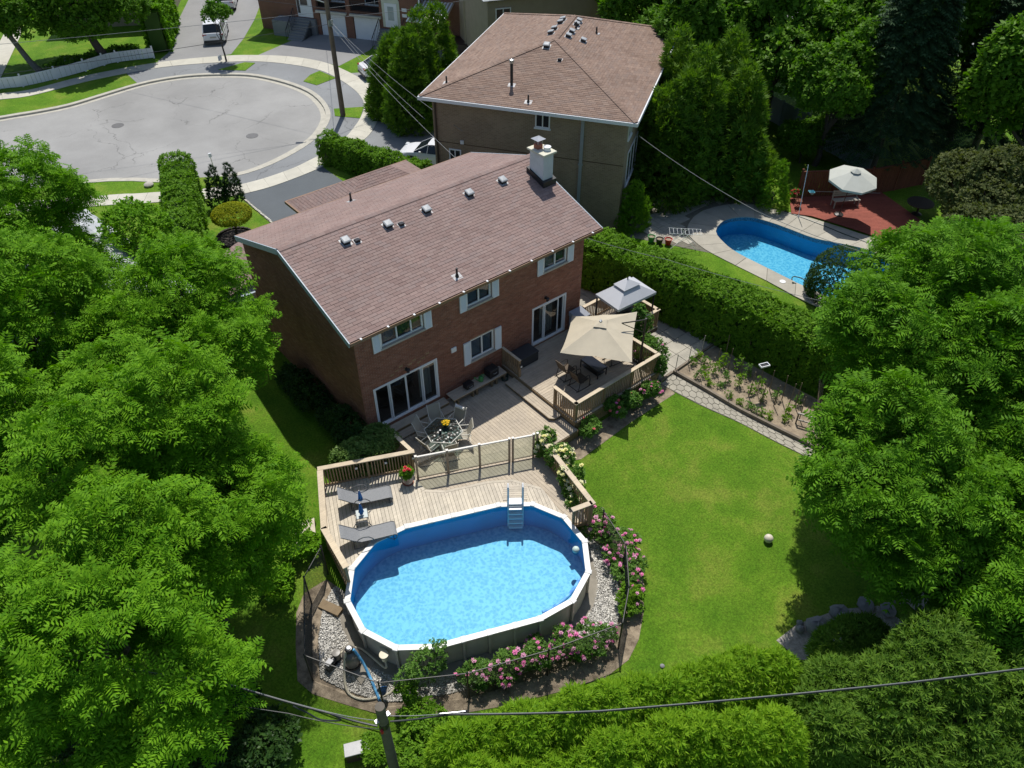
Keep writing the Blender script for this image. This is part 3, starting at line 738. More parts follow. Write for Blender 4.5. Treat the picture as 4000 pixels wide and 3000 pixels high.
def vent_pipe(parent, x, y, z, tilt, h=0.42, r=0.045):
    m = MB(); m.tube([(0,0,-0.05),(0,0,h)], r, 10); m.tube([(0,0,0),(0,0,0.14)], [0.09,0.055], 10)
    p = m.build('vent_pipe', 'black_metal', parent, smooth=True, loc=(x,y,z))
    f = MB(); f.box(-0.2,-0.16,0,0.2,0.16,0.012); o = f.build('flashing', 'flashing', p, loc=(0,0,0.022)); o.rotation_euler = (tilt,0,0); return p
vent_pipe(house, 5.11, 0.55, rz_(0.55), math.atan(0.3187)); vent_pipe(house, 4.87, 8.13, rz_(8.13), -math.atan(0.331))
# chimney
plain('render_white', (0.60,0.63,0.66), 0.85, 0.08, 3, 0.2, 30)
ch = MB().box(11.70,2.95,4.0,12.28,3.88,7.20).build('chimney', 'render_white', house, bevel=0.02)
MB().box(11.60,2.84,7.20,12.38,3.98,7.29).build('crown', plain('crown_cement', (0.62,0.60,0.48), 0.85, 0.1, 4), ch, bevel=0.02)
fl = MB(); fl.add([(11.62,2.82,5.70),(12.38,2.82,5.70),(12.38,2.82,6.02),(11.62,2.82,6.02),(11.62,4.0,6.12),(12.38,4.0,6.12),(12.38,4.0,6.36),(11.62,4.0,6.36)], [(0,1,2,3),(1,5,6,2),(4,0,3,7),(5,4,7,6),(3,2,6,7)])
fl.build('flashing', 'black_metal', ch)
MB().box(11.80,3.45,7.29,12.08,3.75,7.50).build('flue_tile', plain('terracotta', (0.36,0.13,0.08), 0.85, 0.15, 6), ch, bevel=0.015)
m = MB(); m.lathe([(0.15,0),(0.15,0.12),(0.17,0.13),(0.17,0.17),(0.02,0.19)], 16, (12.1,3.18,7.29)); m.build('flue_cap', 'white_paint', ch)
m = MB()
for dx in (-.12,.12):
    for dy in (-.12,.12): m.bar((11.94+dx,3.6+dy,7.50),(11.94+dx,3.6+dy,7.72),0.012,0.012)
m.add([(11.70,3.36,7.72),(12.18,3.36,7.72),(12.18,3.84,7.72),(11.70,3.84,7.72),(11.94,3.6,7.84)], [(0,1,4),(1,2,4),(2,3,4),(3,0,4),(3,2,1,0)])
m.build('rain_cap', 'galvanised', ch)
# wall fittings
def wall_lamp(x, z):
    m = MB(); m.tube([(0,-0.02,0.02),(0,-0.08,0.08),(0,-0.13,0.05)], 0.012, 6); m.lathe([(0.01,0.09),(0.09,0.05),(0.10,0.03),(0.08,0.03)], 12, (0,-0.13,0)); l = m.build('wall_lamp', 'black_metal', house, loc=(x,-0.02,z))
    MB().box(-.05,-.02,-.07,.05,.0,.07).build('backplate', 'black_metal', l)
    m = MB(); m.lathe([(0.075,0.03),(0.06,-0.10),(0.03,-0.13)], 8, (0,-0.13,0)); m.build('lantern', glassy('lamp_glass', (0.5,0.5,0.48), 0.2), l)
wall_lamp(2.03, 2.32); wall_lamp(9.35, 2.42)
m = MB(); m.box(4.20,-0.07,1.98,4.46,-0.014,2.22); m.build('exhaust_cover', 'white_vinyl', house, bevel=0.015)
# side porch roof at the far left corner and garage wing in front
wing = MB().box(4.9,9.32,-0.8,11.2,14.1,2.55).build('garage_wing', 'brick', house)
MB().box(-0.6,9.4,-0.8,1.1,12.2,1.80).build('porch_wall', 'blue_grey_trim', wing)
def lip(poly, z): return MB().prism(poly, z-0.12, z)
roof_plane('porch_roof', 'shingle', wing, (-0.95,12.7,1.88), (0,-1,0), (0.95,0,0.32), [(0,0),(3.0,0),(3.0,2.1),(0,2.1)], 0.16, 0.34, 0, seed=14)
# garage hip roof
A_ = Vector((7.6,12.2,4.0)); Bv = Vector((9.4,12.2,4.0)); z0 = 2.62
c00 = Vector((4.55,9.5,z0)); c10 = Vector((11.9,9.5,z0)); c11 = Vector((11.9,14.6,z0)); c01 = Vector((4.55,14.6,z0))
def hip_plane(e0, e1, ridge, seed, name, parent, mat='shingle', ex=0.15, nparts=0):
    ux = (e1-e0).normalized(); L = (e1-e0).length
    q = ridge[0]; w = q-e0; vy = w-ux*w.dot(ux); vl = vy.normalized()
    poly = [(0,0),(L,0)]+[((r-e0).dot(ux),(r-e0).dot(vl)) for r in ridge]
    roof_plane(name, mat, parent, e0, ux, vl, poly, ex, 0.34, nparts, seed=seed)
hip_plane(c01, c00, [A_], 21, 'left_slope', wing); hip_plane(c11, c01, [A_,Bv], 22, 'front_slope', wing); hip_plane(c10, c11, [Bv], 23, 'right_slope', wing); hip_plane(c00, c10, [Bv,A_], 24, 'rear_slope', wing)
gg = MB(); gg.box(4.44,8.95,2.52,4.54,14.72,2.66); gg.box(4.54,14.62,2.52,11.95,14.72,2.66); gg.build('gutter', 'brown_gutter', wing)
# ================================================================ wooden decks
ZU, ZL, ZP = -0.05, -0.37, -0.21
def wood_mat(name, c, piece=0.09, ang=0.0, grain=0.12):
    m, t, p = nmat(name)
    g = ND(t, 'ShaderNodeNewGeometry'); mp = ND(t, 'ShaderNodeMapping'); mp.inputs['Rotation'].default_value = (0,0,ang); mp.inputs['Scale'].default_value = (1.2,30,30)
    t.links.new(g.outputs['Position'], mp.inputs[0])
    n = noise(t, 1.0, 4, 0.6, vec=mp.outputs[0]); n0 = noise(t, 0.8, 5, 0.6); n3 = noise(t, 5, 4, 0.6)
    col = ramp(t, n.outputs[0], [(0.3, tuple(x*(1-grain) for x in c)), (0.7, tuple(x*(1+grain) for x in c))]).outputs[0]
    col = mixc(t, 1.0, col, ramp(t, n0.outputs[0], [(0.3, (0.88,0.88,0.90)), (0.7, (1.08,1.07,1.05))]).outputs[0], 'MULTIPLY')
    col = mixc(t, 1.0, col, ramp(t, n3.outputs[0], [(0.3, (0.9,)*3), (0.65, (1.05,)*3)]).outputs[0], 'MULTIPLY')
    f = piece_random(t); col = mixc(t, 1.0, col, ramp(t, f, [(0, (1-piece,)*3), (1, (1+piece,)*3)]).outputs[0], 'MULTIPLY')
    t.links.new(col, p.inputs['Base Color']); p.inputs['Roughness'].default_value = 0.75; p.inputs['Specular IOR Level'].default_value = 0.25
wood_mat('deck_lower', (0.50,0.43,0.33), 0.06, R(90)); wood_mat('deck_upper', (0.50,0.43,0.33), 0.06, 0); wood_mat('deck_pool', (0.58,0.52,0.415), 0.10, R(113))
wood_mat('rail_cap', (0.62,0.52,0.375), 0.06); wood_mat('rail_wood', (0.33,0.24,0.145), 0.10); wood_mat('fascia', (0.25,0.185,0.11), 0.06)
plain('deck_under', (0.05,0.04,0.03), 0.9, 0.2, 3)
glassy('fence_glass', (0.83,0.87,0.84), 0.10)
def strip_boards(parent, poly, ang, z, mat, w=0.14, gap=0.009, th=0.03, cut=None):
    d = (math.cos(ang), math.sin(ang)); nrm = (-d[1], d[0])
    s0 = min(p[0]*nrm[0]+p[1]*nrm[1] for p in poly); s1 = max(p[0]*nrm[0]+p[1]*nrm[1] for p in poly)
    s = s0
    while s < s1:
        q = clip_poly(clip_poly(poly, nrm, s+w-gap), (-nrm[0],-nrm[1]), -s)
        if len(q) >= 3:
            if cut is not None: q = cut(q, d, nrm, s, w-gap)
            if q and len(q) >= 3:
                MB().prism(q, z-th, z).build('deck_board', mat, parent)
        s += w
LOWER = [(0.55,-0.02),(6.87,-0.02),(6.87,-4.95),(4.86,-4.95),(4.02,-8.62),(3.3,-8.3),(3.61,-6.43),(3.04,-5.4),(2.25,-4.85),(0.7,-4.19),(0.16,-3.68),(0.17,-3.0),(0.45,-2.6),(0.5,-1.2)]
def deck_frame(name, label, poly, z, drop, fas='fascia'):
    root = thing(name, label, 'deck')
    f = MB(); n = len(poly)
    A = sum(poly[i][0]*poly[(i+1)%n][1]-poly[(i+1)%n][0]*poly[i][1] for i in range(n)); P = poly if A > 0 else poly[::-1]
    for i in range(n):
        a, b = P[i], P[(i+1)%n]; dx, dy = b[0]-a[0], b[1]-a[1]; L = math.hypot(dx,dy); nx, ny = dy/L*0.02, -dx/L*0.02
        f.bar((a[0]+nx,a[1]+ny,z-0.03-drop/2-0.004),(b[0]+nx,b[1]+ny,z-0.03-drop/2-0.004),0.035,drop)
    f.build('fascia', fas, root)
    MB().prism(poly, z-0.06, z-0.045).build('underlay', 'deck_under', root)
    return root
lower = deck_frame('lower_deck', 'sunken lower timber deck with boards running out from the house wall', LOWER, ZL, 0.18)
strip_boards(lower, LOWER, R(90), ZL, 'deck_lower')
UPPER = [(6.87,-0.02),(11.86,-0.02),(11.86,-4.80),(6.87,-4.80)]
upper = deck_frame('upper_deck', 'raised upper timber deck under the beige umbrella', UPPER, ZU, 0.20)
strip_boards(upper, UPPER, 0.0, ZU, 'deck_upper')
EXT = [(11.88,-0.10),(14.2,-0.10),(14.25,-2.55),(11.88,-2.55)]
strip_boards(upper, EXT, 0.0, ZU-0.002, 'deck_upper'); MB().prism(EXT, ZU-0.25, ZU-0.045).build('joists', 'deck_under', upper)
# skirting slats under the upper deck and the lower deck front
sk = MB().box(0,-0.01,0,0.07,0.01,0.46).mesh('skirt_slat', 'rail_wood')
for k in range(49): place(sk, 'skirt_slat', upper, (6.95+k*0.1,-4.79,-0.76))
for k in range(20): place(sk, 'skirt_slat', lower, (4.9+k*0.1,-4.965,-0.98), sc=(1,1,0.85))
# step up
st = thing('deck_step', 'timber step between the lower and the upper deck', 'step')
STEP = [(6.30,-0.90),(6.868,-0.90),(6.868,-3.98),(6.46,-3.98),(6.30,-3.80)]
strip_boards(st, STEP, R(90), ZL+0.16, 'deck_lower'); MB().prism([(6.33,-0.93),(6.86,-0.93),(6.86,-3.94),(6.48,-3.94),(6.33,-3.78)], ZL+0.004, ZL+0.128).build('riser', 'fascia', st)
# pool deck
PC = (-0.771,-7.689); PT = -0.399; PR, PH = 2.45, 1.714
def pool_pt(u, v): return (PC[0]+u*math.cos(PT)-v*math.sin(PT), PC[1]+u*math.sin(PT)+v*math.cos(PT))
def pool_loc(p): dx, dy = p[0]-PC[0], p[1]-PC[1]; return (dx*math.cos(PT)+dy*math.sin(PT), -dx*math.sin(PT)+dy*math.cos(PT))
def in_pool(p, r=0.0):
    u, v = pool_loc(p); u = max(abs(u)-PH, 0); return math.hypot(u, v) < PR+r
POOLD = [(-2.68,-1.12),(0.44,-2.60),(0.15,-3.0),(0.14,-3.70),(0.68,-4.21),(2.24,-4.88),(3.02,-5.42),(3.59,-6.44),(3.28,-8.25),(0,-10),(-4.2,-7.0),(-4.28,-5.6),(-3.95,-3.64)]
pdeck = thing('pool_deck', 'pale timber pool deck wrapping the far side of the oval pool', 'deck')
def pool_cut(q, d, nrm, s, w):
    """trim a board where it reaches the pool wall"""
    out = []
    ends = []
    for off in (0.0, w):
        # nearest hit with the pool travelling along +-d on this edge
        ts = [p[0]*d[0]+p[1]*d[1] for p in q]; t0, t1 = min(ts), max(ts)
        N = 160; base = ((s+off)*nrm[0], (s+off)*nrm[1]); hit = None
        for k in range(N+1):
            t = t0+(t1-t0)*k/N
            if in_pool((base[0]+d[0]*t, base[1]+d[1]*t), 0.0): hit = t; break
        ends.append(hit)
    if ends[0] is None and ends[1] is None: return q
    h = min(e for e in ends if e is not None)
    h2 = [e if e is not None else h for e in ends]
    a = ((s)*nrm[0]+d[0]*h2[0], (s)*nrm[1]+d[1]*h2[0]); b = ((s+w)*nrm[0]+d[0]*h2[1], (s+w)*nrm[1]+d[1]*h2[1])
    dx, dy = b[0]-a[0], b[1]-a[1]; L = math.hypot(dx,dy); n2 = (dy/L,-dx/L)
    if n2[0]*d[0]+n2[1]*d[1] < 0: n2 = (-n2[0],-n2[1])
    return clip_poly(q, n2, n2[0]*a[0]+n2[1]*a[1])
strip_boards(pdeck, POOLD, math.atan2(-0.92,-0.39), ZP, 'deck_pool', 0.135, 0.010, cut=pool_cut)
und = MB()
for k in range(len(POOLD)-1, 0, -1): pass
edge = [(-2.68,-1.12),(0.44,-2.60)]; fz = MB()
for a, b in (((-2.70,-1.10),(0.46,-2.58)),((-2.72,-1.14),(-3.97,-3.66)),((-3.97,-3.66),(-4.30,-5.6))): fz.bar((a[0],a[1],ZP-0.16),(b[0],b[1],ZP-0.16),0.035,0.24)
for a, b in (((0.15,-3.0),(0.14,-3.7)),((0.14,-3.7),(0.68,-4.21)),((0.68,-4.21),(2.24,-4.88)),((2.24,-4.88),(3.02,-5.42)),((3.02,-5.42),(3.59,-6.44)),((3.59,-6.44),(3.28,-8.25))): fz.bar((a[0]+.012,a[1]+.018,ZP-0.085),(b[0]+.012,b[1]+.018,ZP-0.085),0.03,0.10)
fz.build('fascia', 'fascia', pdeck)
# trim board along the step edge
tb = MB()
for a, b in (((0.10,-3.02),(0.09,-3.72)),((0.09,-3.74),(0.66,-4.27)),((0.68,-4.28),(2.20,-4.94)),((2.22,-4.95),(2.97,-5.47)),((2.98,-5.49),(3.53,-6.46))): tb.bar((a[0],a[1],ZP+0.002),(b[0],b[1],ZP+0.002),0.12,0.012)
tb.build('edge_trim', 'deck_pool', pdeck)
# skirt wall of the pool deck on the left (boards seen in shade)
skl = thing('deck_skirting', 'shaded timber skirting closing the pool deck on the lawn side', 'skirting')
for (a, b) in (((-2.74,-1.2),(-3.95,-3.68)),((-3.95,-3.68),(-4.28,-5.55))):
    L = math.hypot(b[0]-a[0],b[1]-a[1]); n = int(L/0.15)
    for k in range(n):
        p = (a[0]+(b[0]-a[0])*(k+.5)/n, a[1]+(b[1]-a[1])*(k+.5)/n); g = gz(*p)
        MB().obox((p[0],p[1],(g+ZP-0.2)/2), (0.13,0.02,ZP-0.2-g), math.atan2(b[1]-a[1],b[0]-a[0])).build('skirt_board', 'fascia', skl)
# ---------------------------------------------------------------- railings
BAL = {}
def railing(name, label, pts, zb, h=0.98, capw=0.17, sp=0.105, zend=None, post_every=1.7, group=None, lamps=(), bal=(0.045,0.03)):
    r = thing(name, label, 'railing', (pts[0][0],pts[0][1],zb), group=group); o = Vector((pts[0][0],pts[0][1]))
    bh = h-0.16
    if (bh,bal) not in BAL: BAL[(bh,bal)] = MB().box(-bal[0]/2,-bal[1]/2,0,bal[0]/2,bal[1]/2,bh).mesh('baluster', 'rail_wood')
    for i in range(len(pts)-1):
        a = Vector(pts[i])-o; b = Vector(pts[i+1])-o; d = b-a; L = d.length; ang = math.atan2(d.y,d.x); u = d/L
        e = capw/2*0.98
        MB().obox(((a.x+b.x)/2,(a.y+b.y)/2,h-0.019), (L+(2*e if i in (0,len(pts)-2) else e),capw,0.038), ang).build('cap_rail', 'rail_cap', r, bevel=0.006)
        MB().obox(((a.x+b.x)/2,(a.y+b.y)/2,h-0.085), (L,0.04,0.09), ang).build('top_rail', 'rail_wood', r)
        MB().obox(((a.x+b.x)/2,(a.y+b.y)/2,0.065), (L,0.04,0.07), ang).build('bottom_rail', 'rail_wood', r)
        npst = max(1, int(round(L/post_every)))
        for k in range(npst+1):
            if k == 0 and i > 0: continue
            p = a+u*(L*k/npst); MB().obox((p.x,p.y,(h-0.04)/2-0.06), (0.09,0.09,h-0.04+0.12), ang).build('post', 'rail_wood', r)
        n = int(L/sp)
        for k in range(1, n):
            p = a+u*(L*k/n)
            if any(abs(L*k/n-L*j/npst) < 0.06 for j in range(npst+1)): continue
            place(BAL[(bh,bal)], 'baluster', r, (p.x,p.y,0.06), ang)
    return r
def cap_lamp(x, y, z, rz, i):
    l = thing('post_light', ['small solar post light on the left planter railing, nearer the lounger','small solar post light on the middle of the planter railing','small solar post light beside the flower pot','white solar light on the end post of the deck divider'][i], 'light', (x,y,z), rz)
    MB().box(-0.05,-0.05,-0.10,0.05,0.0,0.06).build('housing', 'black_metal', l, bevel=0.01); MB().box(-0.045,-0.056,-0.07,0.045,-0.05,0.02).build('lens', 'white_vinyl', l)
railing('deck_railing', 'tan slatted railing with a wide cap around the upper deck front corner', [(6.92,-3.45),(6.92,-4.70),(11.78,-4.70)], ZU, 0.97)
railing('deck_railing', 'tan slatted railing of the upper deck on the patio side under the umbrella', [(11.78,-4.50),(11.70,-2.75)], ZU, 0.97)
railing('deck_railing', 'tan railing around the grill gazebo', [(11.75,-0.12),(14.12,-0.12),(14.2,-2.47),(12.2,-2.47)], ZU, 0.97)
railing('deck_railing', 'short slatted divider railing at the house wall between bench and storage box', [(6.92,-0.06),(6.92,-1.16)], ZU, 0.95, 0.12)
railing('deck_railing', 'slatted planter railing behind the two sun loungers', [(-2.70,-1.13),(0.40,-2.58)], ZP, 1.0, 0.2, 0.11)
railing('deck_railing', 'tan pool-deck railing on the lawn side beside the loungers', [(-2.80,-1.32),(-3.93,-3.60)], ZP, 1.0, 0.22, 0.12)
railing('deck_railing', 'angled railing end between the lawn-side stairs and the pool', [(-3.98,-3.72),(-4.19,-5.45)], ZP, 1.0, 0.22, 0.12)
railing('deck_railing', 'railing overgrown with yellow roses beside the lawn', [(4.74,-5.05),(4.0,-8.66)], ZL, 1.05, 0.2, 0.12)
railing('deck_railing', 'short railing closing the rose-covered side at the pool corner', [(3.90,-8.64),(3.30,-8.48)], ZL, 1.05, 0.2, 0.12)
railing('deck_railing', 'side railing of the shrub planter by the glass table', [(0.47,-2.42),(0.44,-1.25)], ZL, 1.05, 0.16, 0.12)
for i, (x,y,z,rz) in enumerate(((-1.55,-1.73,0.55,R(-25)),(-0.55,-2.20,0.55,R(-25)),(0.38,-2.66,0.55,R(-25)),(6.92,-1.24,0.62,0))): cap_lamp(x,y,z,rz,i)
# ---------------------------------------------------------------- glass pool fence with gate
gf = thing('glass_fence', 'glass panel fence with tan posts and a gate between the two decks', 'fence', (0.29,-3.01,ZL))
GP = [(0.29,-3.01),(1.38,-3.50),(2.51,-4.03),(3.58,-4.53),(3.70,-4.59),(4.46,-4.94),(4.60,-5.0)]
gdir = math.atan2(GP[3][1]-GP[0][1], GP[3][0]-GP[0][0]); HG = 1.30
plain('fence_tan', (0.30,0.235,0.17), 0.5, 0.06, 2); plain('fence_white', (0.74,0.71,0.65), 0.45, 0.04, 2)
for (x,y) in GP:
    MB().obox((x-GP[0][0],y-GP[0][1],HG/2),(0.08,0.08,HG),gdir).build('post', 'fence_tan', gf, bevel=0.005)
    MB().obox((x-GP[0][0],y-GP[0][1],HG+0.012),(0.095,0.095,0.025),gdir).build('post_cap', 'fence_white', gf)
for i, (a, b) in enumerate(zip(GP[:-1], GP[1:])):
    if i in (3,5): continue
    ax, ay, bx, by = a[0]-GP[0][0], a[1]-GP[0][1], b[0]-GP[0][0], b[1]-GP[0][1]; L = math.hypot(bx-ax,by-ay); c = ((ax+bx)/2,(ay+by)/2)
    MB().obox((c[0],c[1],HG-0.05),(L-0.085,0.06,0.05),gdir).build('top_rail', 'fence_white', gf)
    MB().obox((c[0],c[1],0.12),(L-0.085,0.05,0.045),gdir).build('bottom_rail', 'fence_tan', gf)
    MB().obox((c[0],c[1],(HG-0.075+0.143)/2),(L-0.09,0.008,HG-0.075-0.143),gdir).build('glass_panel', 'fence_glass', gf)
MB().box(-0.03,-0.05,0,0.03,0.05,0.14).build('latch', 'black_metal', gf, loc=(4.44-GP[0][0],-4.99-GP[0][1],0.45), rz=gdir)
# lawn-side stairs
ls = thing('deck_stairs', 'pale timber stairs from the pool deck down to the left lawn', 'stairs', (-3.6,-2.75,0), R(-115))
for k in range(4):
    z = ZP-0.02-0.15*(k+1)+0.15
    MB().box(-0.55,-0.35-0.28*(k+1),z-0.19,0.55,-0.35-0.28*k-0.01,z-0.15).build('tread', 'deck_pool', ls)
for s in (-0.5,0.5): MB().add([(s-.02,-0.35,ZP-0.2),(s+.02,-0.35,ZP-0.2),(s+.02,-1.47,-0.72),(s-.02,-1.47,-0.72),(s-.02,-0.35,-0.75),(s+.02,-0.35,-0.75),(s+.02,-1.47,-0.78),(s-.02,-1.47,-0.78)], [(0,1,2,3),(7,6,5,4),(0,3,7,4),(1,5,6,2),(0,4,5,1),(3,2,6,7)]).build('stringer', 'fascia', ls)
# door platform and step, bench
dp = thing('door_step', 'low timber landing below the wide patio door', 'step', (0.5,0,ZL))
for k in range(3): MB().box(0,-0.05-0.135*(k+1),0.22,3.15,-0.05-0.135*k-0.008,0.25).build('deck_board', 'deck_upper', dp)
for k in range(3): MB().box(0,-0.47-0.135*(k+1),0.09,3.15,-0.47-0.135*k-0.008,0.12).build('deck_board', 'deck_upper', dp)
MB().box(0.02,-0.44,0.0,3.13,-0.06,0.218).build('riser', 'fascia', dp); 
for x in (0.03,1.05,2.1,3.05): MB().box(x,-0.86,0.0,x+0.07,-0.47,0.088).build('support', 'fascia', dp)
bn = thing('bench', 'long timber bench against the house wall', 'bench', (3.74,0,ZL))
for k in range(4): MB().box(0,-0.13-0.14*(k+1),0.41,2.86,-0.13-0.14*k-0.008,0.45).build('seat_board', 'deck_upper', bn)
MB().box(0.02,-0.68,0.33,2.84,-0.64,0.408).build('apron', 'fascia', bn)
for x in (0.22,1.02,1.22,2.05,2.3,2.74):
    MB().box(x,-0.63,0.0,x+0.09,-0.54,0.405).build('leg', 'fascia', bn); MB().box(x,-0.24,0.0,x+0.09,-0.15,0.405).build('leg', 'fascia', bn)
# ================================================================ oval above-ground pool
RZ = -0.13; FZ = -1.36
plain('pool_rail', (0.70,0.69,0.65), 0.4, 0.03, 3); plain('pool_cap', (0.56,0.56,0.54), 0.45, 0.04, 3); plain('pool_wall', (0.56,0.52,0.45), 0.5, 0.08, 3)
def caustic_liner_mat(name, a, b):  # pool floor blue with the water's caustic ripple light painted in as a net
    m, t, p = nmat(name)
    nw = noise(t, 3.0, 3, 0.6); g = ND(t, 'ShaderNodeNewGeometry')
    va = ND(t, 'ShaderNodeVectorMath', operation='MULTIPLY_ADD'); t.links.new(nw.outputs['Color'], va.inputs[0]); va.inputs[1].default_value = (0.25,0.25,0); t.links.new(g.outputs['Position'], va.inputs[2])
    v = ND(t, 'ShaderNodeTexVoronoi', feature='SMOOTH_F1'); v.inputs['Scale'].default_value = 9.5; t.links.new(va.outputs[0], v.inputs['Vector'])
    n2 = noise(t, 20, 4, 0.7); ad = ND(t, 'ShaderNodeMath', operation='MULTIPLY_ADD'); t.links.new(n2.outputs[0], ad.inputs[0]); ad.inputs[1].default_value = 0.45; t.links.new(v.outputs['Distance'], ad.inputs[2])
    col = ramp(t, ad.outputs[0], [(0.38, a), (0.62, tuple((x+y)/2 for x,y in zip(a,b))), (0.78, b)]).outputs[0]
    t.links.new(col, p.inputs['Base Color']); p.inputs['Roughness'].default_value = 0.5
caustic_liner_mat('caustic_liner_floor', (0.022,0.33,0.56), (0.13,0.50,0.68))
def liner_wall_mat():
    m, t, p = nmat('liner_wall')
    n = noise(t, 1.2, 3, 0.5); col = ramp(t, n.outputs[0], [(0.3, (0.004,0.26,0.50)), (0.7, (0.008,0.30,0.60))]).outputs[0]
    t.links.new(col, p.inputs['Base Color']); p.inputs['Roughness'].default_value = 0.4
liner_wall_mat(); plain('liner_border', (0.015,0.14,0.36), 0.4, 0.5, 9, c2=(0.10,0.40,0.62))
def water_mat(name, tint, bs, st):
    m, t, p = nmat(name); t.nodes.remove(p)
    tr = ND(t, 'ShaderNodeBsdfTransparent'); tr.inputs[0].default_value = (*tint, 1)
    gl = ND(t, 'ShaderNodeBsdfGlossy'); gl.inputs['Roughness'].default_value = 0.03
    n = noise(t, bs, 3, 0.6); b = ND(t, 'ShaderNodeBump'); b.inputs['Strength'].default_value = st; b.inputs['Distance'].default_value = 0.05
    t.links.new(n.outputs[0], b.inputs['Height']); t.links.new(b.outputs[0], gl.inputs['Normal']); fr = front_fresnel(t, 1.33, 0.0, b.outputs[0])
    ms = ND(t, 'ShaderNodeMixShader'); t.links.new(fr, ms.inputs[0]); t.links.new(tr.outputs[0], ms.inputs[1]); t.links.new(gl.outputs[0], ms.inputs[2])
    t.links.new(ms.outputs[0], t.nodes['Material Output'].inputs[0])
water_mat('pool_water', (0.80,0.95,0.985), 9.0, 0.05)
pool = thing('oval_pool', 'oval above-ground pool with pale rim and blue liner in front of the deck', 'pool', (PC[0],PC[1],-1.4), PT)
def stad(r, n=16):
    P = []
    for i in range(6): P.append((-PH+i*2*PH/6, r))
    for k in range(n): a = math.pi/2-k*math.pi/n; P.append((PH+r*math.cos(a), r*math.sin(a)))
    for i in range(6): P.append((PH-i*2*PH/6, -r))
    for k in range(n): a = -math.pi/2-k*math.pi/n; P.append((-PH+r*math.cos(a), r*math.sin(a)))
    return P[::-1]
def loop_wall(P, z0, z1, flip=False):
    n = len(P); m = MB()
    fs = [(i,(i+1)%n,(i+1)%n+n,i+n) for i in range(n)]
    if flip: fs = [f[::-1] for f in fs]
    return m.add([(p[0],p[1],z0) for p in P]+[(p[0],p[1],z1) for p in P], fs)
zo = 1.4
loop_wall(stad(PR+0.0), 0.0-0.05, RZ+zo-0.03).build('side_wall', 'pool_wall', pool, smooth=True)
loop_wall(stad(PR-0.04), FZ+zo, -0.27+zo, True).build('liner', 'liner_wall', pool, smooth=True)
loop_wall(stad(PR-0.042), -0.27+zo, RZ+zo-0.03, True).build('liner_border', 'liner_border', pool, smooth=True)
P = stad(PR-0.04); MB().add([(p[0],p[1],FZ+zo) for p in P], [tuple(range(len(P)))]).build('caustic_liner_floor', 'caustic_liner_floor', pool)
P = stad(PR-0.05); MB().add([(p[0],p[1],-0.25+zo) for p in P], [tuple(range(len(P)))]).build('water', 'pool_water', pool)
V20 = []
for i in range(5): V20.append((-PH+i*PH/2, PR, 0.0, 1.0))
for k in range(1,6): a = math.pi/2-k*math.pi/6; V20.append((PH+PR*math.cos(a), PR*math.sin(a), math.cos(a), math.sin(a)))
for i in range(5): V20.append((PH-i*PH/2, -PR, 0.0, -1.0))
for k in range(1,6): a = -math.pi/2-k*math.pi/6; V20.append((-PH+PR*math.cos(a), PR*math.sin(a), math.cos(a), math.sin(a)))
for i in range(20):
    x, y, nx, ny = V20[i]; x2, y2, mx, my = V20[(i+1)%20]
    inn, out = 0.09, 0.11; c = 1.03
    q = [(x-nx*inn*c,y-ny*inn*c),(x2-mx*inn*c,y2-my*inn*c),(x2+mx*out*c,y2+my*out*c),(x+nx*out*c,y+ny*out*c)]
    m = MB(); m.prism(q, RZ+zo-0.045, RZ+zo+0.0)
    m.build('top_rail', 'pool_rail', pool, bevel=0.012)
    tx, ty = -ny, nx
    m = MB(); w = 0.085
    m.prism([(x-nx*(inn+.015)-tx*w,y-ny*(inn+.015)-ty*w),(x+nx*(out+.02)-tx*w*1.05,y+ny*(out+.02)-ty*w*1.05),(x+nx*(out+.02)+tx*w*1.05,y+ny*(out+.02)+ty*w*1.05),(x-nx*(inn+.015)+tx*w,y-ny*(inn+.015)+ty*w)], RZ+zo-0.06, RZ+zo+0.016)
    m.build('rail_cap', 'pool_cap', pool, bevel=0.015)
    m = MB(); m.obox((x+nx*0.05,y+ny*0.05,(RZ+zo-0.05)/2),(0.07,0.09,RZ+zo-0.05),math.atan2(ny,nx)); m.build('upright', 'pool_wall', pool, bevel=0.01)
# skimmer on the near-left wall and return fitting
sk_ = thing('pool_skimmer', 'round cream skimmer box hung on the near pool wall', 'skimmer', (*pool_pt(-3.35,-1.75-0.35),-0.42), PT)
MB().lathe([(0.10,-0.28),(0.12,-0.02),(0.15,0.0),(0.15,0.03),(0.02,0.04)], 16).build('basket_lid', plain('cream_plastic', (0.66,0.60,0.44), 0.5, 0.05, 4), sk_, smooth=True)
MB().box(-0.10,0.05,-0.26,0.10,0.30,-0.03).build('throat', 'cream_plastic', sk_)
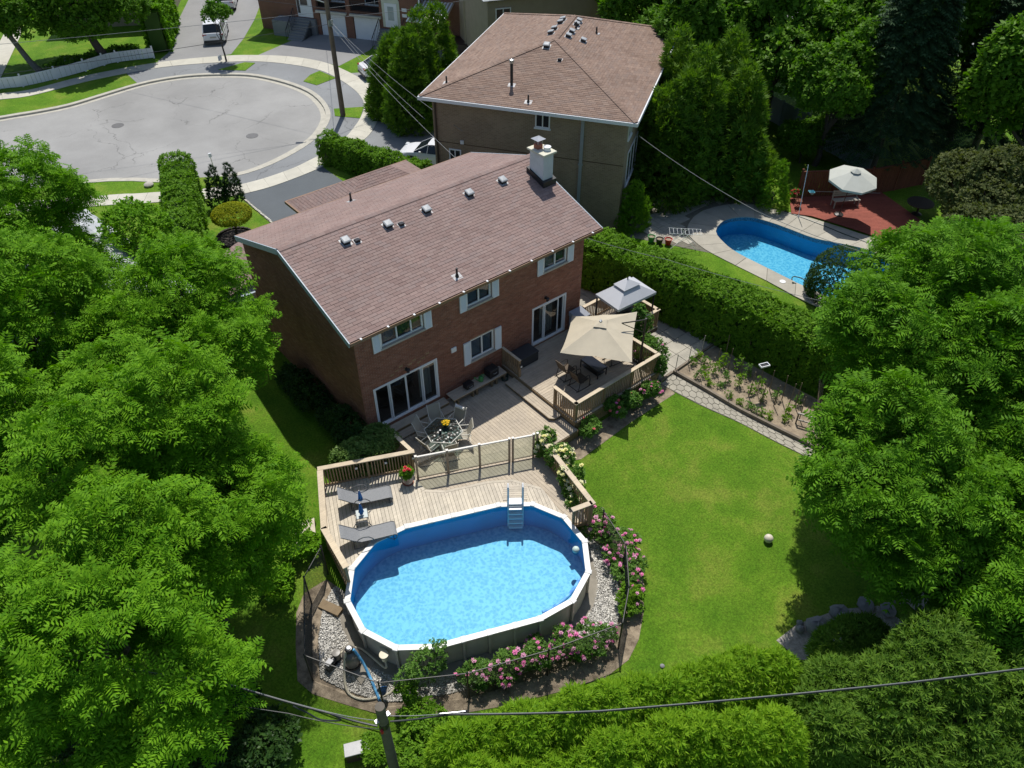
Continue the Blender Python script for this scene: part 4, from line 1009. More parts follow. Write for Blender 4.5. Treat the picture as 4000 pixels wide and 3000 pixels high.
# ladder (A-frame) over the rim
def lp(u, v): return pool_pt(u, v)
LA = math.pi/2-0.5*math.pi/6; lcx, lcy = lp(PH+PR*0.985*math.cos(LA), PR*0.985*math.sin(LA)); lang = PT+LA
ld = thing('pool_ladder', 'white pool ladder with two tall handrails over the pool rim', 'ladder', (lcx,lcy,0), lang-math.pi/2)
plain('ladder_white', (0.78,0.79,0.80), 0.35, 0.03, 3)
for s in (-0.27,0.27):
    MB().tube([(s,0.42,ZP),(s,0.30,0.55),(s,0.26,0.68),(s,0.16,0.74),(s,0.06,0.70),(s,0.0,0.55),(s,-0.05,0.0),(s,-0.12,-1.3)], 0.035, 8).build('handrail', 'ladder_white', ld, smooth=True)
MB().box(-0.27,-0.10,RZ+0.03,0.27,0.22,RZ+0.07).build('platform', 'ladder_white', ld, bevel=0.02)
for k in range(5):
    z = -0.22-0.24*k; MB().box(-0.26,-0.24-0.02*k,z-0.025,0.26,-0.07-0.02*k,z+0.02).build('tread', 'ladder_white', ld, bevel=0.01)
pd = thing('ladder_mat', 'flat pale wooden pad on the deck behind the pool ladder', 'deck pad', (lcx,lcy,ZP+0.003), lang-math.pi/2)
for k in range(7): MB().box(-0.45,0.22+0.105*k,0,0.45,0.315+0.105*k,0.02).build('pad_board', 'deck_pool', pd)
# floating ball dispenser and foam tube
m = MB(); m.ball((0,0,0), 0.13, 16); o = m.build('floating_dispenser', plain('pale_aqua', (0.55,0.68,0.62), 0.4, 0.05, 4), smooth=True, loc=(2.62,-9.35,-0.20)); tag(o, 'pale aqua ball floating at the right end of the oval pool', 'pool float')
pts_ = [pool_pt(PH+(PR-0.22)*math.cos(a), (PR-0.22)*math.sin(a)) for a in np.linspace(R(-38),R(-86),9)]
m = MB(); m.tube([(p[0],p[1],-0.22+0.04*math.sin(i*0.4)) for i, p in enumerate(pts_)], 0.065, 10)
tag(m.build('foam_noodle', plain('foam_blue', (0.02,0.22,0.75), 0.6, 0.3, 6, c2=(0.15,0.45,0.9)), smooth=True), 'blue foam noodle floating along the right inner rim of the pool', 'pool noodle')
# ---------------------------------------------------------------- concrete ring and pads, gravel
cr = MB(); A1 = stad(PR+0.40, 14); A0 = stad(PR+0.012, 14); keepi = []
n = len(A1); W1 = [pool_pt(*p) for p in A1]; W0 = [pool_pt(*p) for p in A0]
cr.add([(p[0],p[1],gz(*p)+0.05) for p in W1]+[(p[0],p[1],gz(*p)+0.052) for p in W0], [(i,(i+1)%n,(i+1)%n+n,i+n) for i in range(n) if W1[i][1] < -5.6])
struct(cr.build('pool_footing', plain('footing_concrete', (0.27,0.245,0.20), 0.9, 0.2, 2.5, 0.4, 30, fine=0.12)))
struct(MB().prism([(-5.7,-7.0),(-5.1,-6.9),(-4.8,-7.9),(-5.6,-8.3)], lambda x,y: gz(x,y)-0.05, lambda x,y: gz(x,y)+0.09).build('pump_pad', 'footing_concrete'))
def pebbles(name, poly, count, size, mat, avoid, zf, parent=None):
    x0 = min(p[0] for p in poly); x1 = max(p[0] for p in poly); y0 = min(p[1] for p in poly); y1 = max(p[1] for p in poly)
    base = np.array([(1,0,0),(0.2,1,0),(-1,0.1,0),(0,-1,0.1),(0.1,0,0.8),(0,0.1,-0.5)])
    tri = np.array([(0,1,4),(1,2,4),(2,3,4),(3,0,4),(1,0,5),(2,1,5),(3,2,5),(0,3,5)])
    V = []; F = []; k = 0
    while k < count:
        x, y = random.uniform(x0,x1), random.uniform(y0,y1)
        if not inside((x,y), poly) or avoid((x,y)): continue
        a = random.uniform(0,6.28); s = size*random.uniform(0.55,1.5); sc = np.array([s, s*random.uniform(.6,.9), s*random.uniform(.4,.7)])
        b = base*sc; c, s_ = math.cos(a), math.sin(a)
        b = np.stack([b[:,0]*c-b[:,1]*s_, b[:,0]*s_+b[:,1]*c, b[:,2]],1)+np.array([x,y,zf(x,y)+s*0.2])
        V.append(b); F.append(tri+6*k); k += 1
    o = bpy.data.objects.new(name, mesh_np(name, np.concatenate(V), np.concatenate(F), mat)); COL.objects.link(o); o['kind'] = 'stuff'
    if parent: o.parent = parent
    return o
gs = pebbles('gravel', GRAVEL, 14000, 0.034, 'gravel_stone', lambda p: in_pool(p, 0.36), lambda x,y: gz(x,y)+0.035)
gs['label'] = 'loose pale grey river gravel around the oval pool'; gs['category'] = 'gravel'
# ---------------------------------------------------------------- black chain-link pool fence
plain('fence_black', (0.02,0.021,0.02), 0.5, 0.1, 5)
def mesh_panel(a, b, za, zb_, h, step=0.065, r=0.0028):
    """diamond wire between two posts"""
    A = Vector((a[0],a[1],za)); B = Vector((b[0],b[1],zb_)); L = (Vector((b[0],b[1]))-Vector((a[0],a[1]))).length
    def P(u, v): q = A.lerp(B, u/L); return Vector((q.x,q.y,q.z+v))
    m = MB()
    for sgn in (1,-1):
        c = -h
        while c < L+h:
            # line u = c + s, v = s or h - s
            s0 = max(0.0, -c); s1 = min(h, L-c)
            if s1-s0 > 0.03:
                p = P(c+s0, s0 if sgn > 0 else h-s0); q = P(c+s1, s1 if sgn > 0 else h-s1)
                d = (q-p).normalized(); n_ = Vector((-(b[1]-a[1]),b[0]-a[0],0)).normalized(); e = d.cross(n_)
                m.add([p+n_*r,p-n_*r*.5+e*r,p-n_*r*.5-e*r,q+n_*r,q-n_*r*.5+e*r,q-n_*r*.5-e*r], [(0,1,4,3),(1,2,5,4),(2,0,3,5)])
            c += step
    return m
pf = thing('pool_fence', 'black chain-link fence curving around the near side of the pool', 'fence')
FP = [(-4.45,-4.35),(-5.46,-5.02),(-6.72,-7.25),(-5.42,-9.30),(-3.2,-10.75),(-0.8,-11.75),(1.62,-12.55),(2.75,-11.75),(3.9,-10.5),(4.35,-8.95)]
FH = 1.55
for p in FP:
    z = gz(*p); MB().tube([(p[0],p[1],z-0.05),(p[0],p[1],z+FH+0.04)], 0.028, 8).build('post', 'fence_black', pf, smooth=True)
    MB().lathe([(0.036,0),(0.034,0.03),(0.005,0.05)], 8, (p[0],p[1],z+FH+0.03)).build('post_cap', 'fence_black', pf)
for a, b in zip(FP[:-1], FP[1:]):
    za, zb2 = gz(*a), gz(*b)
    MB().tube([(a[0],a[1],za+FH),(b[0],b[1],zb2+FH)], 0.02, 6).build('top_rail', 'fence_black', pf)
    mesh_panel(a, b, za+0.04, zb2+0.04, FH-0.06).build('mesh_panel', 'fence_black', pf)
# ---------------------------------------------------------------- filter, pump, hoses, net
plain('black_plastic', (0.02,0.02,0.022), 0.35, 0.1, 6); plain('filter_grey', (0.17,0.155,0.135), 0.4, 0.1, 4); plain('hose_cream', (0.60,0.55,0.42), 0.5, 0.06, 8); plain('hose_blue', (0.03,0.28,0.62), 0.45, 0.15, 6, c2=(0.2,0.5,0.75))
fx, fy = -5.45, -7.55; fz0 = gz(fx,fy)+0.09
ft = thing('sand_filter', 'grey sand filter tank with a black valve beside the pool', 'pool filter', (fx,fy,fz0))
MB().lathe([(0.20,0),(0.24,0.05),(0.27,0.2),(0.28,0.45),(0.25,0.62),(0.14,0.72),(0.10,0.74)], 20).build('tank', 'filter_grey', ft, smooth=True)
MB().lathe([(0.10,0.73),(0.12,0.76),(0.13,0.88),(0.10,0.92),(0.02,0.93)], 16).build('valve_head', 'black_plastic', ft, smooth=True)
MB().lathe([(0.07,0.93),(0.07,0.96),(0.05,0.965)], 12).build('valve_dial', 'white_vinyl', ft)
MB().lathe([(0.27,-0.02),(0.29,0.0),(0.27,0.05)], 16).build('base', 'black_plastic', ft)
pm = thing('pool_pump', 'black pool pump with a clear strainer lid next to the sand filter', 'pump', (fx-0.50,fy+0.36,gz(fx-.5,fy+.36)+0.05), R(20))
MB().box(-0.30,-0.13,0,0.30,0.13,0.05).build('base', 'black_plastic', pm)
mm = MB(); mm.tube([(-0.28,0,0.18),(0.08,0,0.18)], 0.11, 14); mm.build('motor', 'black_plastic', pm, smooth=True)
MB().lathe([(0.12,0.05),(0.13,0.30),(0.14,0.33),(0.13,0.36),(0.03,0.37)], 16, (0.22,0,0)).build('strainer', 'filter_grey', pm, smooth=True)
MB().box(-0.26,-0.09,0.29,-0.02,0.09,0.33).build('terminal_box', 'flashing', pm)
def hose(name, label, pts, r, mat, rib=False):
    P = [Vector(p) for p in pts]; q = []
    for i in range(len(P)-1):
        p0, p1, p2, p3 = P[max(i-1,0)], P[i], P[i+1], P[min(i+2,len(P)-1)]
        for k in range(8):
            t = k/8; q.append(0.5*((2*p1)+(p2-p0)*t+(2*p0-5*p1+4*p2-p3)*t*t+(3*p1-p0-3*p2+p3)*t**3))
    q.append(P[-1]); m = MB(); m.tube(q, r, 8)
    return tag(m.build(name, mat, smooth=True), label, 'hose')
sx, sy = pool_pt(-3.35,-1.75-0.35)
hose('suction_hose', 'cream hose from the skimmer to the pump', [(sx,sy,-0.72),(sx-0.1,sy-0.1,-0.95),(-5.0,-7.35,-1.0),(-5.35,-7.2,-0.85),(-5.6,-7.15,-0.85),(-5.76,-7.2,-0.95)], 0.032, 'hose_cream')
rx, ry = pool_pt(-2.35,-PR-0.12)
hose('return_hose', 'cream return hose looping on the gravel from filter to pool wall', [(fx-0.12,fy,fz0+0.84),(-5.85,-7.75,-0.9),(-6.05,-8.25,-1.24),(-5.75,-8.75,-1.30),(-5.1,-9.05,-1.32),(-4.7,-9.0,-1.25),(rx-0.25,ry-0.1,-1.0),(rx-0.05,ry,-0.55)], 0.04, 'hose_cream')
hose('backwash_hose', 'flat light-blue backwash hose hanging from the filter to the fence', [(fx+0.1,fy-0.1,fz0+0.86),(fx+0.2,fy-0.3,-0.75),(-5.25,-8.2,-1.15),(-5.35,-8.75,-1.25),(-5.45,-9.2,-1.30)], 0.045, 'hose_blue')
rf = thing('return_valve', 'white and grey return fitting on the near pool wall', 'valve', (rx,ry,-0.50))
MB().ball((0,0,0.02), 0.07, 10).build('union', 'white_vinyl', rf, smooth=True); MB().tube([(0,0,0),(0,0,-0.18)], 0.045, 8).build('body', 'flashing', rf); MB().box(-0.09,-0.02,0.05,-0.03,0.02,0.08).build('lever', plain('red_plastic', (0.5,0.03,0.03), 0.4), rf)
net = thing('skimmer_net', 'dark blue leaf net leaning on the pool fence below the filter', 'pool net', (-5.25,-9.05,-0.85))
mm = MB(); ring_ = [(0.16*math.cos(t), 0.02, 0.22*math.sin(t)) for t in np.linspace(0,2*math.pi,17)]
mm.tube(ring_, 0.012, 6, cap=False); mm.build('rim', plain('net_blue', (0.01,0.10,0.30), 0.6, 0.2, 8), net)
mm = MB(); mm.add([(p[0],0.02,p[2]) for p in ring_[:-1]]+[(p[0]*.5,-0.14,p[2]*.5-0.03) for p in ring_[:-1]]+[(0,-.16,-.03)], [(i,(i+1)%16,(i+1)%16+16,i+16) for i in range(16)]+[(i+16,(i+1)%16+16,32) for i in range(16)]); mm.build('bag', 'net_blue', net, smooth=True)
MB().tube([(0,0.02,-0.22),(0.02,0.05,-0.5)], 0.014, 6).build('handle', 'galvanised', net)
net.rotation_euler = (0.2,0.1,R(-20))
m = MB(); m.box(-0.16,-0.4,-0.3,0.16,0.4,0.02); o = m.build('retaining_box', 'fascia', loc=(-5.05,-5.55,gz(-5.05,-5.55)+0.1), rz=R(25)); tag(o, 'low dark timber box beside the pool wall at the gravel corner', 'timber box')
# ================================================================ furniture and loose things on the decks
plain('sling_beige', (0.36,0.335,0.27), 0.8, 0.06, 4, 0.2, 90); plain('frame_white', (0.68,0.66,0.58), 0.4, 0.04, 4)
plain('sling_brown', (0.11,0.082,0.056), 0.8, 0.1, 4, 0.2, 90); plain('frame_dark', (0.035,0.03,0.028), 0.4, 0.1, 4)
def ribbon(prof, w, th=0.012):
    """cloth strip following a side profile [(y,z)], width w across x"""
    m = MB(); n = len(prof); vs = []
    for (y,z) in prof: vs += [(-w/2,y,z),(w/2,y,z)]
    for (y,z) in prof: vs += [(-w/2,y,z-th),(w/2,y,z-th)]
    fs = []
    for i in range(n-1):
        a = 2*i; fs += [(a,a+1,a+3,a+2),(2*n+a+2,2*n+a+3,2*n+a+1,2*n+a),(a,a+2,2*n+a+2,2*n+a),(a+1,2*n+a+1,2*n+a+3,a+3)]
    fs += [(0,2*n,2*n+1,1),(2*n-2,2*n-1,4*n-1,4*n-2)]
    return m.add(vs, fs)
CH = {}
def sling_chair(label, x, y, z, rz, sling, frame, rocker=False, group=None):
    key = (sling, rocker)
    if key not in CH:
        prof = [(0.27,0.40),(0.22,0.43),(0.05,0.41),(-0.15,0.39),(-0.24,0.41),(-0.29,0.52),(-0.36,0.72),(-0.43,0.92),(-0.47,1.0),(-0.50,1.0)]
        seat = ribbon(prof[:5], 0.48).mesh('seat', sling); back = ribbon(prof[4:], 0.48).mesh('backrest', sling)
        fr = []
        for s in (-0.26,0.26):
            m = MB(); m.tube([(s,q[0],q[1]) for q in prof], 0.016, 6)
            fr.append(m.mesh('side_rail', frame, True))
            m = MB(); m.tube([(s*1.08,0.30,0.0),(s*1.08,0.32,0.35),(s*1.08,0.27,0.60),(s*1.08,0.15,0.65),(s*1.08,-0.25,0.63),(s,-0.33,0.66)], 0.018, 6); fr.append(m.mesh('armrest', frame, True))
            m = MB()
            if rocker: m.tube([(s*1.08,0.42,0.04),(s*1.08,0.25,0.01),(s*1.08,-0.15,0.01),(s*1.08,-0.45,0.06)], 0.018, 6)
            else: m.tube([(s*1.08,0.30,0.015),(s*1.08,-0.32,0.015),(s*1.08,-0.42,0.015)], 0.018, 6)
            m.tube([(s*1.08,-0.34,0.015),(s*1.04,-0.26,0.40)], 0.016, 6); fr.append(m.mesh('leg', frame, True))
        m = MB(); m.tube([(-0.27,-0.05,0.36),(0.27,-0.05,0.36)], 0.014, 6); m.tube([(-0.28,-0.36,0.015),(0.28,-0.36,0.015)], 0.014, 6); fr.append(m.mesh('crossbar', frame, True))
        CH[key] = (seat, back, fr)
    seat, back, fr = CH[key]
    c = thing('patio_chair', label, 'chair', (x,y,z), rz, group); place(seat, 'seat', c); place(back, 'backrest', c)
    for f in fr: place(f, f.name.split('.')[0], c)
    return c
TC = (2.22,-2.07)
dirs = [((0.38,1.22),'cream sling patio chair at the glass table, nearest the patio door'),((1.17,0.43),'cream sling patio chair at the glass table with a rolled headrest towel'),((-0.66,0.98),'cream sling patio chair at the glass table, on its shaded house-left side'),((-1.12,-0.13),'cream sling patio chair at the glass table, beside the shrub planter'),((-0.34,-1.02),'cream sling patio chair at the glass table, just behind the glass fence'),((0.94,-0.6),'cream sling patio chair at the glass table, on the sunny lawn side')]
for (dx,dy), lab in dirs:
    L = math.hypot(dx,dy); k = (L-0.42)/L
    sling_chair(lab, TC[0]+dx*k, TC[1]+dy*k, ZL, math.atan2(-dy,-dx)-math.pi/2, 'sling_beige', 'frame_white', group='chairs around the glass table')
m = MB(); m.tube([(-0.2,0,0),(0.2,0,0)], 0.07, 10); o = m.build('headrest_towel', plain('towel_white', (0.72,0.71,0.66), 0.9, 0.05, 8), smooth=True, loc=(TC[0]+1.17*0.97,TC[1]+0.43*0.97,ZL+1.0), rz=R(-70)); tag(o, 'white towel rolled over the back of a cream patio chair', 'towel')
tb = thing('glass_table', 'hexagonal glass patio table with cream frame and pedestal', 'table', (TC[0],TC[1],ZL))
hexa = [(0.78*math.cos(R(60*k+16)),0.78*math.sin(R(60*k+16))) for k in range(6)]
def table_glass():
    m, t, p = nmat('table_glass'); t.nodes.remove(p)
    tr = ND(t, 'ShaderNodeBsdfTransparent'); tr.inputs[0].default_value = (0.55,0.66,0.66,1)
    gl = ND(t, 'ShaderNodeBsdfGlossy'); gl.inputs['Roughness'].default_value = 0.12
    v = ND(t, 'ShaderNodeTexVoronoi'); v.inputs['Scale'].default_value = 9; b = ND(t, 'ShaderNodeBump'); b.inputs['Strength'].default_value = 0.6; b.inputs['Distance'].default_value = 0.03
    t.links.new(v.outputs['Distance'], b.inputs['Height']); t.links.new(b.outputs[0], gl.inputs['Normal'])
    ms = ND(t, 'ShaderNodeMixShader'); ms.inputs[0].default_value = 0.22
    t.links.new(tr.outputs[0], ms.inputs[1]); t.links.new(gl.outputs[0], ms.inputs[2]); t.links.new(ms.outputs[0], t.nodes['Material Output'].inputs[0])
table_glass()
MB().prism([(p[0]*0.97,p[1]*0.97) for p in hexa], 0.705, 0.715).build('glass_top', 'table_glass', tb)
m = MB(); m.tube([(p[0],p[1],0.71) for p in hexa]+[(hexa[0][0],hexa[0][1],0.71)], 0.02, 6, cap=False); m.build('rim', 'frame_white', tb)
m = MB(); m.lathe([(0.22,0),(0.20,0.05),(0.10,0.12),(0.09,0.5),(0.16,0.66),(0.2,0.70)], 14); m.build('pedestal', 'frame_white', tb, smooth=True)
for k in range(6):
    m = MB(); m.bar((0.1*math.cos(R(60*k+16)),0.1*math.sin(R(60*k+16)),0.66),(hexa[k][0]*.98,hexa[k][1]*.98,0.69),0.03,0.03); m.build('brace', 'frame_white', tb)
plain('black_ceramic', (0.02,0.02,0.02), 0.25); plain('yellow_petal', (0.85,0.55,0.01), 0.6, 0.15, 20, piece=0.15)
cd = thing('lantern', 'small round black candle lantern on the glass table', 'candle holder', (2.05,-2.10,ZL+0.716))
MB().lathe([(0.05,0),(0.055,0.12),(0.06,0.16),(0.045,0.165),(0.04,0.15)], 14).build('body', 'black_ceramic', cd, smooth=True); MB().lathe([(0.038,0.10),(0.038,0.152),(0.01,0.154)], 12).build('candle', 'white_vinyl', cd)
# ---------------------------------------------------------------- sun loungers
def weave_mat():
    m, t, p = nmat('woven_sling'); b = ND(t, 'ShaderNodeTexBrick'); b.inputs['Scale'].default_value = 9; b.inputs['Color1'].default_value = (0.36,0.37,0.38,1); b.inputs['Color2'].default_value = (0.30,0.31,0.32,1); b.inputs['Mortar'].default_value = (0.17,0.175,0.18,1); b.inputs['Mortar Size'].default_value = 0.06; b.inputs['Bias'].default_value = -0.2
    tc = ND(t, 'ShaderNodeTexCoord'); t.links.new(tc.outputs['Object'], b.inputs['Vector']); t.links.new(b.outputs[0], p.inputs['Base Color']); p.inputs['Roughness'].default_value = 0.8
weave_mat(); plain('lounger_frame', (0.12,0.125,0.13), 0.4, 0.05, 4)
def lounger(label, x, y, rz):
    # local: +x towards the foot, hinge at x=0
    l = thing('sun_lounger', label, 'sun lounger', (x,y,ZP), rz, 'sun loungers on the pool deck'); w = 0.60
    def rib(prof):
        m = ribbon([(p[0],p[1]) for p in prof], w); m.v = [(v[1],-v[0],v[2]) for v in m.v]; return m
    sp = [(0.0,0.30),(0.4,0.285),(0.8,0.285),(1.08,0.30),(1.20,0.29),(1.27,0.24),(1.29,0.17)]; bp = [(0.0,0.30),(-0.25,0.45),(-0.48,0.64),(-0.60,0.74),(-0.64,0.75)]
    rib(sp).build('seat', 'woven_sling', l, smooth=True); rib(bp).build('backrest', 'woven_sling', l, smooth=True)
    for s in (-1,1):
        m = MB(); m.tube([(p[0],s*w/2,p[1]) for p in sp[:-1]]+[(1.24,s*w/2,0.08),(1.14,s*w/2,0.02),(0.95,s*w/2,0.20),(0.85,s*w/2,0.27)], 0.016, 6); m.build('side_rail', 'lounger_frame', l, smooth=True)
        m = MB(); m.tube([(p[0],s*w/2,p[1]) for p in bp], 0.016, 6); m.build('back_rail', 'lounger_frame', l, smooth=True)
        m = MB(); m.tube([(-0.25,s*(w/2+.03),0.02),(-0.18,s*(w/2+.04),0.30),(-0.06,s*(w/2+.05),0.52),(0.12,s*(w/2+.05),0.58),(0.30,s*(w/2+.05),0.54),(0.42,s*(w/2+.04),0.40),(0.47,s*(w/2+.03),0.28)], 0.018, 8); m.build('armrest', 'lounger_frame', l, smooth=True)
        m = MB(); m.tube([(-0.25,s*(w/2+.03),0.02),(0.0,s*(w/2+.03),0.02),(0.12,s*(w/2+.02),0.06),(0.3,s*(w/2+.02),0.27)], 0.016, 6); m.build('leg', 'lounger_frame', l, smooth=True)
    for (a,b) in ((-0.25,0.02),(1.15,0.03)): m = MB(); m.tube([(a,-w/2-.03,b),(a,w/2+.03,b)], 0.014, 6); m.build('crossbar', 'lounger_frame', l)
    return l
lounger('woven grey sun lounger nearer the planter railing', -2.15, -2.66, R(-24.5)); lounger('woven grey sun lounger nearer the pool', -2.97, -4.2, R(-23))
sd = thing('side_table', 'small square glass side table between the two loungers', 'side table', (-2.44,-3.50,ZP), R(-24))
MB().box(-0.2,-0.2,0.40,0.2,0.2,0.412).build('top', plain('frosted_glass', (0.52,0.57,0.55), 0.25, 0.05, 5), sd, bevel=0.004)
m = MB(); m.tube([(-.21,-.21,.405),(.21,-.21,.405),(.21,.21,.405),(-.21,.21,.405),(-.21,-.21,.405)], 0.014, 6, cap=False); m.build('rim', 'lounger_frame', sd)
for sx_ in (-.2,.2):
    for sy_ in (-.2,.2): MB().tube([(sx_,sy_,0.4),(sx_*1.1,sy_*1.1,0.0)], 0.013, 6).build('leg', 'lounger_frame', sd)
plain('parasol_blue', (0.015,0.17,0.50), 0.7, 0.12, 10)
for i, (x,y,z,lab) in enumerate(((-2.16,-2.98,ZP+0.05,'folded blue mini parasol clamped to the lounger nearer the railing'),(-2.47,-3.55,ZP+0.415,'folded blue mini parasol standing on the side table'))):
    u = thing('folded_parasol', lab, 'parasol', (x,y,z), 0.5*i)
    h = 0.95 if i == 0 else 0.62
    MB().tube([(0,0,0),(0,0,h)], 0.010, 6).build('pole', 'galvanised', u)
    m = MB(); n = 10; prof = [(0.012,h),(0.04,h-0.12),(0.065,h-0.34),(0.085,h-0.50),(0.05,h-0.56)]
    vs = []; fs = []
    for (r,zz) in prof:
        for k in range(n): a = 2*math.pi*k/n; q = r*(1.25 if k%2 else 0.65); vs.append((q*math.cos(a),q*math.sin(a),zz))
    for a in range(len(prof)-1):
        for k in range(n): fs.append((a*n+k,a*n+(k+1)%n,(a+1)*n+(k+1)%n,(a+1)*n+k))
    m.add(vs, fs); m.build('canopy', 'parasol_blue', u)
# ---------------------------------------------------------------- bench clutter, storage box
for (x,lab,sz) in ((4.72,'small black soft cooler bag on the bench',(0.40,0.30,0.24)),(5.98,'larger black covered box at the end of the bench',(0.50,0.42,0.40))):
    c = thing('black_case', lab, 'case', (x,-0.40,ZL+0.452), R(4))
    MB().box(-sz[0]/2,-sz[1]/2,0,sz[0]/2,sz[1]/2,sz[2]*0.8).build('body', 'black_plastic', c, bevel=0.03); MB().box(-sz[0]/2-.01,-sz[1]/2-.01,sz[2]*0.8,sz[0]/2+.01,sz[1]/2+.01,sz[2]).build('lid', 'black_plastic', c, bevel=0.03)
    m = MB(); m.tube([(-0.08,-sz[1]/2-.01,sz[2]*.6),(-0.08,-sz[1]/2-.05,sz[2]*.6),(0.08,-sz[1]/2-.05,sz[2]*.6),(0.08,-sz[1]/2-.01,sz[2]*.6)], 0.01, 6); m.build('handle', 'flashing', c)
wc = thing('watering_can', 'green plastic watering can on the bench', 'watering can', (5.38,-0.42,ZL+0.452), R(170))
plain('can_green', (0.06,0.28,0.08), 0.4, 0.08, 5)
MB().lathe([(0.10,0),(0.11,0.02),(0.10,0.2),(0.07,0.25),(0.06,0.25)], 16).build('body', 'can_green', wc, smooth=True)
MB().tube([(0.09,0,0.05),(0.2,0,0.14),(0.28,0,0.26)], [0.03,0.02,0.016], 8).build('spout', 'can_green', wc, smooth=True); MB().lathe([(0.016,0),(0.045,0.03)], 10, (0.29,0,0.26)).build('rose', 'can_green', wc)
MB().tube([(-0.06,0,0.25),(-0.02,0,0.33),(-0.14,0,0.30),(-0.16,0,0.15),(-0.10,0,0.06)], 0.014, 6).build('handle', 'can_green', wc, smooth=True)
hc = thing('hose_coil', 'coiled dark garden hose on the lower deck below the divider railing', 'hose', (6.55,-0.62,ZL))
m = MB(); m.tube([((0.16+0.02*math.sin(k))*math.cos(k*0.5),(0.16+0.02*math.sin(k))*math.sin(k*0.5),0.02+k*0.0045) for k in range(42)], 0.018, 6); m.build('coil', plain('hose_dark', (0.03,0.06,0.045), 0.4), hc, smooth=True)
bx = thing('storage_box', 'dark grey deck storage box below the window on the upper deck', 'storage box', (7.76,-0.46,ZU))
plain('resin_dark', (0.045,0.048,0.052), 0.6, 0.08, 4, 0.2, 60)
MB().box(-0.54,-0.36,0.0,0.54,0.34,0.47).build('body', 'resin_dark', bx, bevel=0.015); MB().box(-0.57,-0.39,0.472,0.57,0.36,0.54).build('lid', 'resin_dark', bx, bevel=0.02)
for k in range(5): MB().box(-0.52+k*0.22,-0.366,0.04,-0.34+k*0.22,-0.3605,0.43).build('side_panel', 'resin_dark', bx)
gc = thing('covered_cabinet', 'grey fabric-covered cabinet at the wall right of the patio door', 'cabinet', (11.12,-0.45,ZU))
MB().box(-0.36,-0.32,0,0.36,0.32,1.0).build('cover', plain('cover_grey', (0.28,0.30,0.34), 0.8, 0.08, 3), gc, bevel=0.04); MB().add([(-.37,-.33,1.0),(.37,-.33,1.0),(.37,.33,1.12),(-.37,.33,1.12),(-.37,-.33,.9),(.37,-.33,.9),(.37,.33,.9),(-.37,.33,.9)],[(0,1,2,3),(0,4,5,1),(1,5,6,2),(2,6,7,3),(3,7,4,0)]).build('cover_top', 'cover_grey', gc)
# ---------------------------------------------------------------- upper deck seating, umbrella, gazebo
sling_chair('brown sling rocking chair at the deck coffee table, nearer the house', 8.55, -2.42, ZU, R(-90), 'sling_brown', 'frame_dark', True, 'rocking chairs under the umbrella')
sling_chair('brown sling rocking chair at the deck coffee table, nearer the front railing', 8.55, -3.25, ZU, R(-90), 'sling_brown', 'frame_dark', True, 'rocking chairs under the umbrella')
sling_chair('brown sling chair beyond the coffee table under the umbrella', 10.85, -3.0, ZU, R(80), 'sling_brown', 'frame_dark', True, 'rocking chairs under the umbrella')
ct = thing('coffee_table', 'dark glass-topped coffee table under the beige umbrella', 'table', (9.68,-2.92,ZU))
MB().box(-0.26,-0.54,0.425,0.26,0.54,0.44).build('top', plain('dark_glass', (0.10,0.11,0.12), 0.08), ct); MB().box(-0.29,-0.57,0.39,0.29,0.57,0.424).build('frame', 'frame_dark', ct)
for sx_ in (-.26,.26):
    for sy_ in (-.53,.53): MB().box(sx_-.02,sy_-.02,0,sx_+.02,sy_+.02,0.389).build('leg', 'frame_dark', ct)
MB().box(-0.24,-0.5,0.12,0.24,0.5,0.14).build('shelf', 'frame_dark', ct)
um = thing('cantilever_umbrella', 'large square beige cantilever umbrella over the upper deck', 'umbrella', (9.78,-3.0,0))
plain('canvas_beige', (0.50,0.445,0.335), 0.85, 0.05, 2.5, 0.15, 80)
Wc, Sc, Ec, Nc = Vector((-2.2,0.06,2.08)), Vector((-0.38,-2.24,2.08)), Vector((2.28,0.0,2.08)), Vector((0.25,1.95,1.72))
TOP = Vector((0,0,2.62)); cor = [Wc,Sc,Ec,Nc]
def canopy(scale=1.0, zoff=0.0, n=10, ribs=8):
    m = MB(); per = []
    for i in range(4):
        a, b = cor[i], cor[(i+1)%4]
        for k in range(n): per.append(a.lerp(b, k/n)+Vector((0,0,0)))
    rings = 7; vs = [TOP+Vector((0,0,zoff))]; L = len(per)
    for r in range(1, rings+1):
        t = r/rings
        for j, p in enumerate(per):
            ph = (j % (n/2))/(n/2); sag = math.sin(ph*math.pi)
            q = TOP.lerp(TOP+(p-TOP)*scale, t) - Vector((0,0,1))*0.05*sag*math.sin(t*math.pi*0.5)*(1 if scale == 1 else 0)
            pull = 1-0.045*math.sin(((j%n)/n)*math.pi)*t
            q = Vector((q.x*pull, q.y*pull, q.z+zoff)); vs.append(q)
    fs = [(0,1+j,1+(j+1)%L) for j in range(L)]
    for r in range(rings-1):
        for j in range(L): fs.append((1+r*L+j,1+(r+1)*L+j,1+(r+1)*L+(j+1)%L,1+r*L+(j+1)%L))
    return m.add(vs, fs)
cn = canopy().build('canopy', 'canvas_beige', um, smooth=True); canopy(0.19, 0.05).build('vent_flap', 'canvas_beige', um, smooth=True)
m = MB(); m.lathe([(0.07,0.05),(0.06,0.08),(0.03,0.09),(0.03,0.12),(0.005,0.13)], 12, (0,0,2.62)); m.build('finial', 'galvanised', um)
for i in range(4):
    a = cor[i]; b = (cor[i]+cor[(i+1)%4])/2
    for q in (a,b): MB().bar((0,0,2.50),(q.x*0.96,q.y*0.96,q.z-0.02-0.03),0.02,0.025).build('rib', 'frame_dark', um)
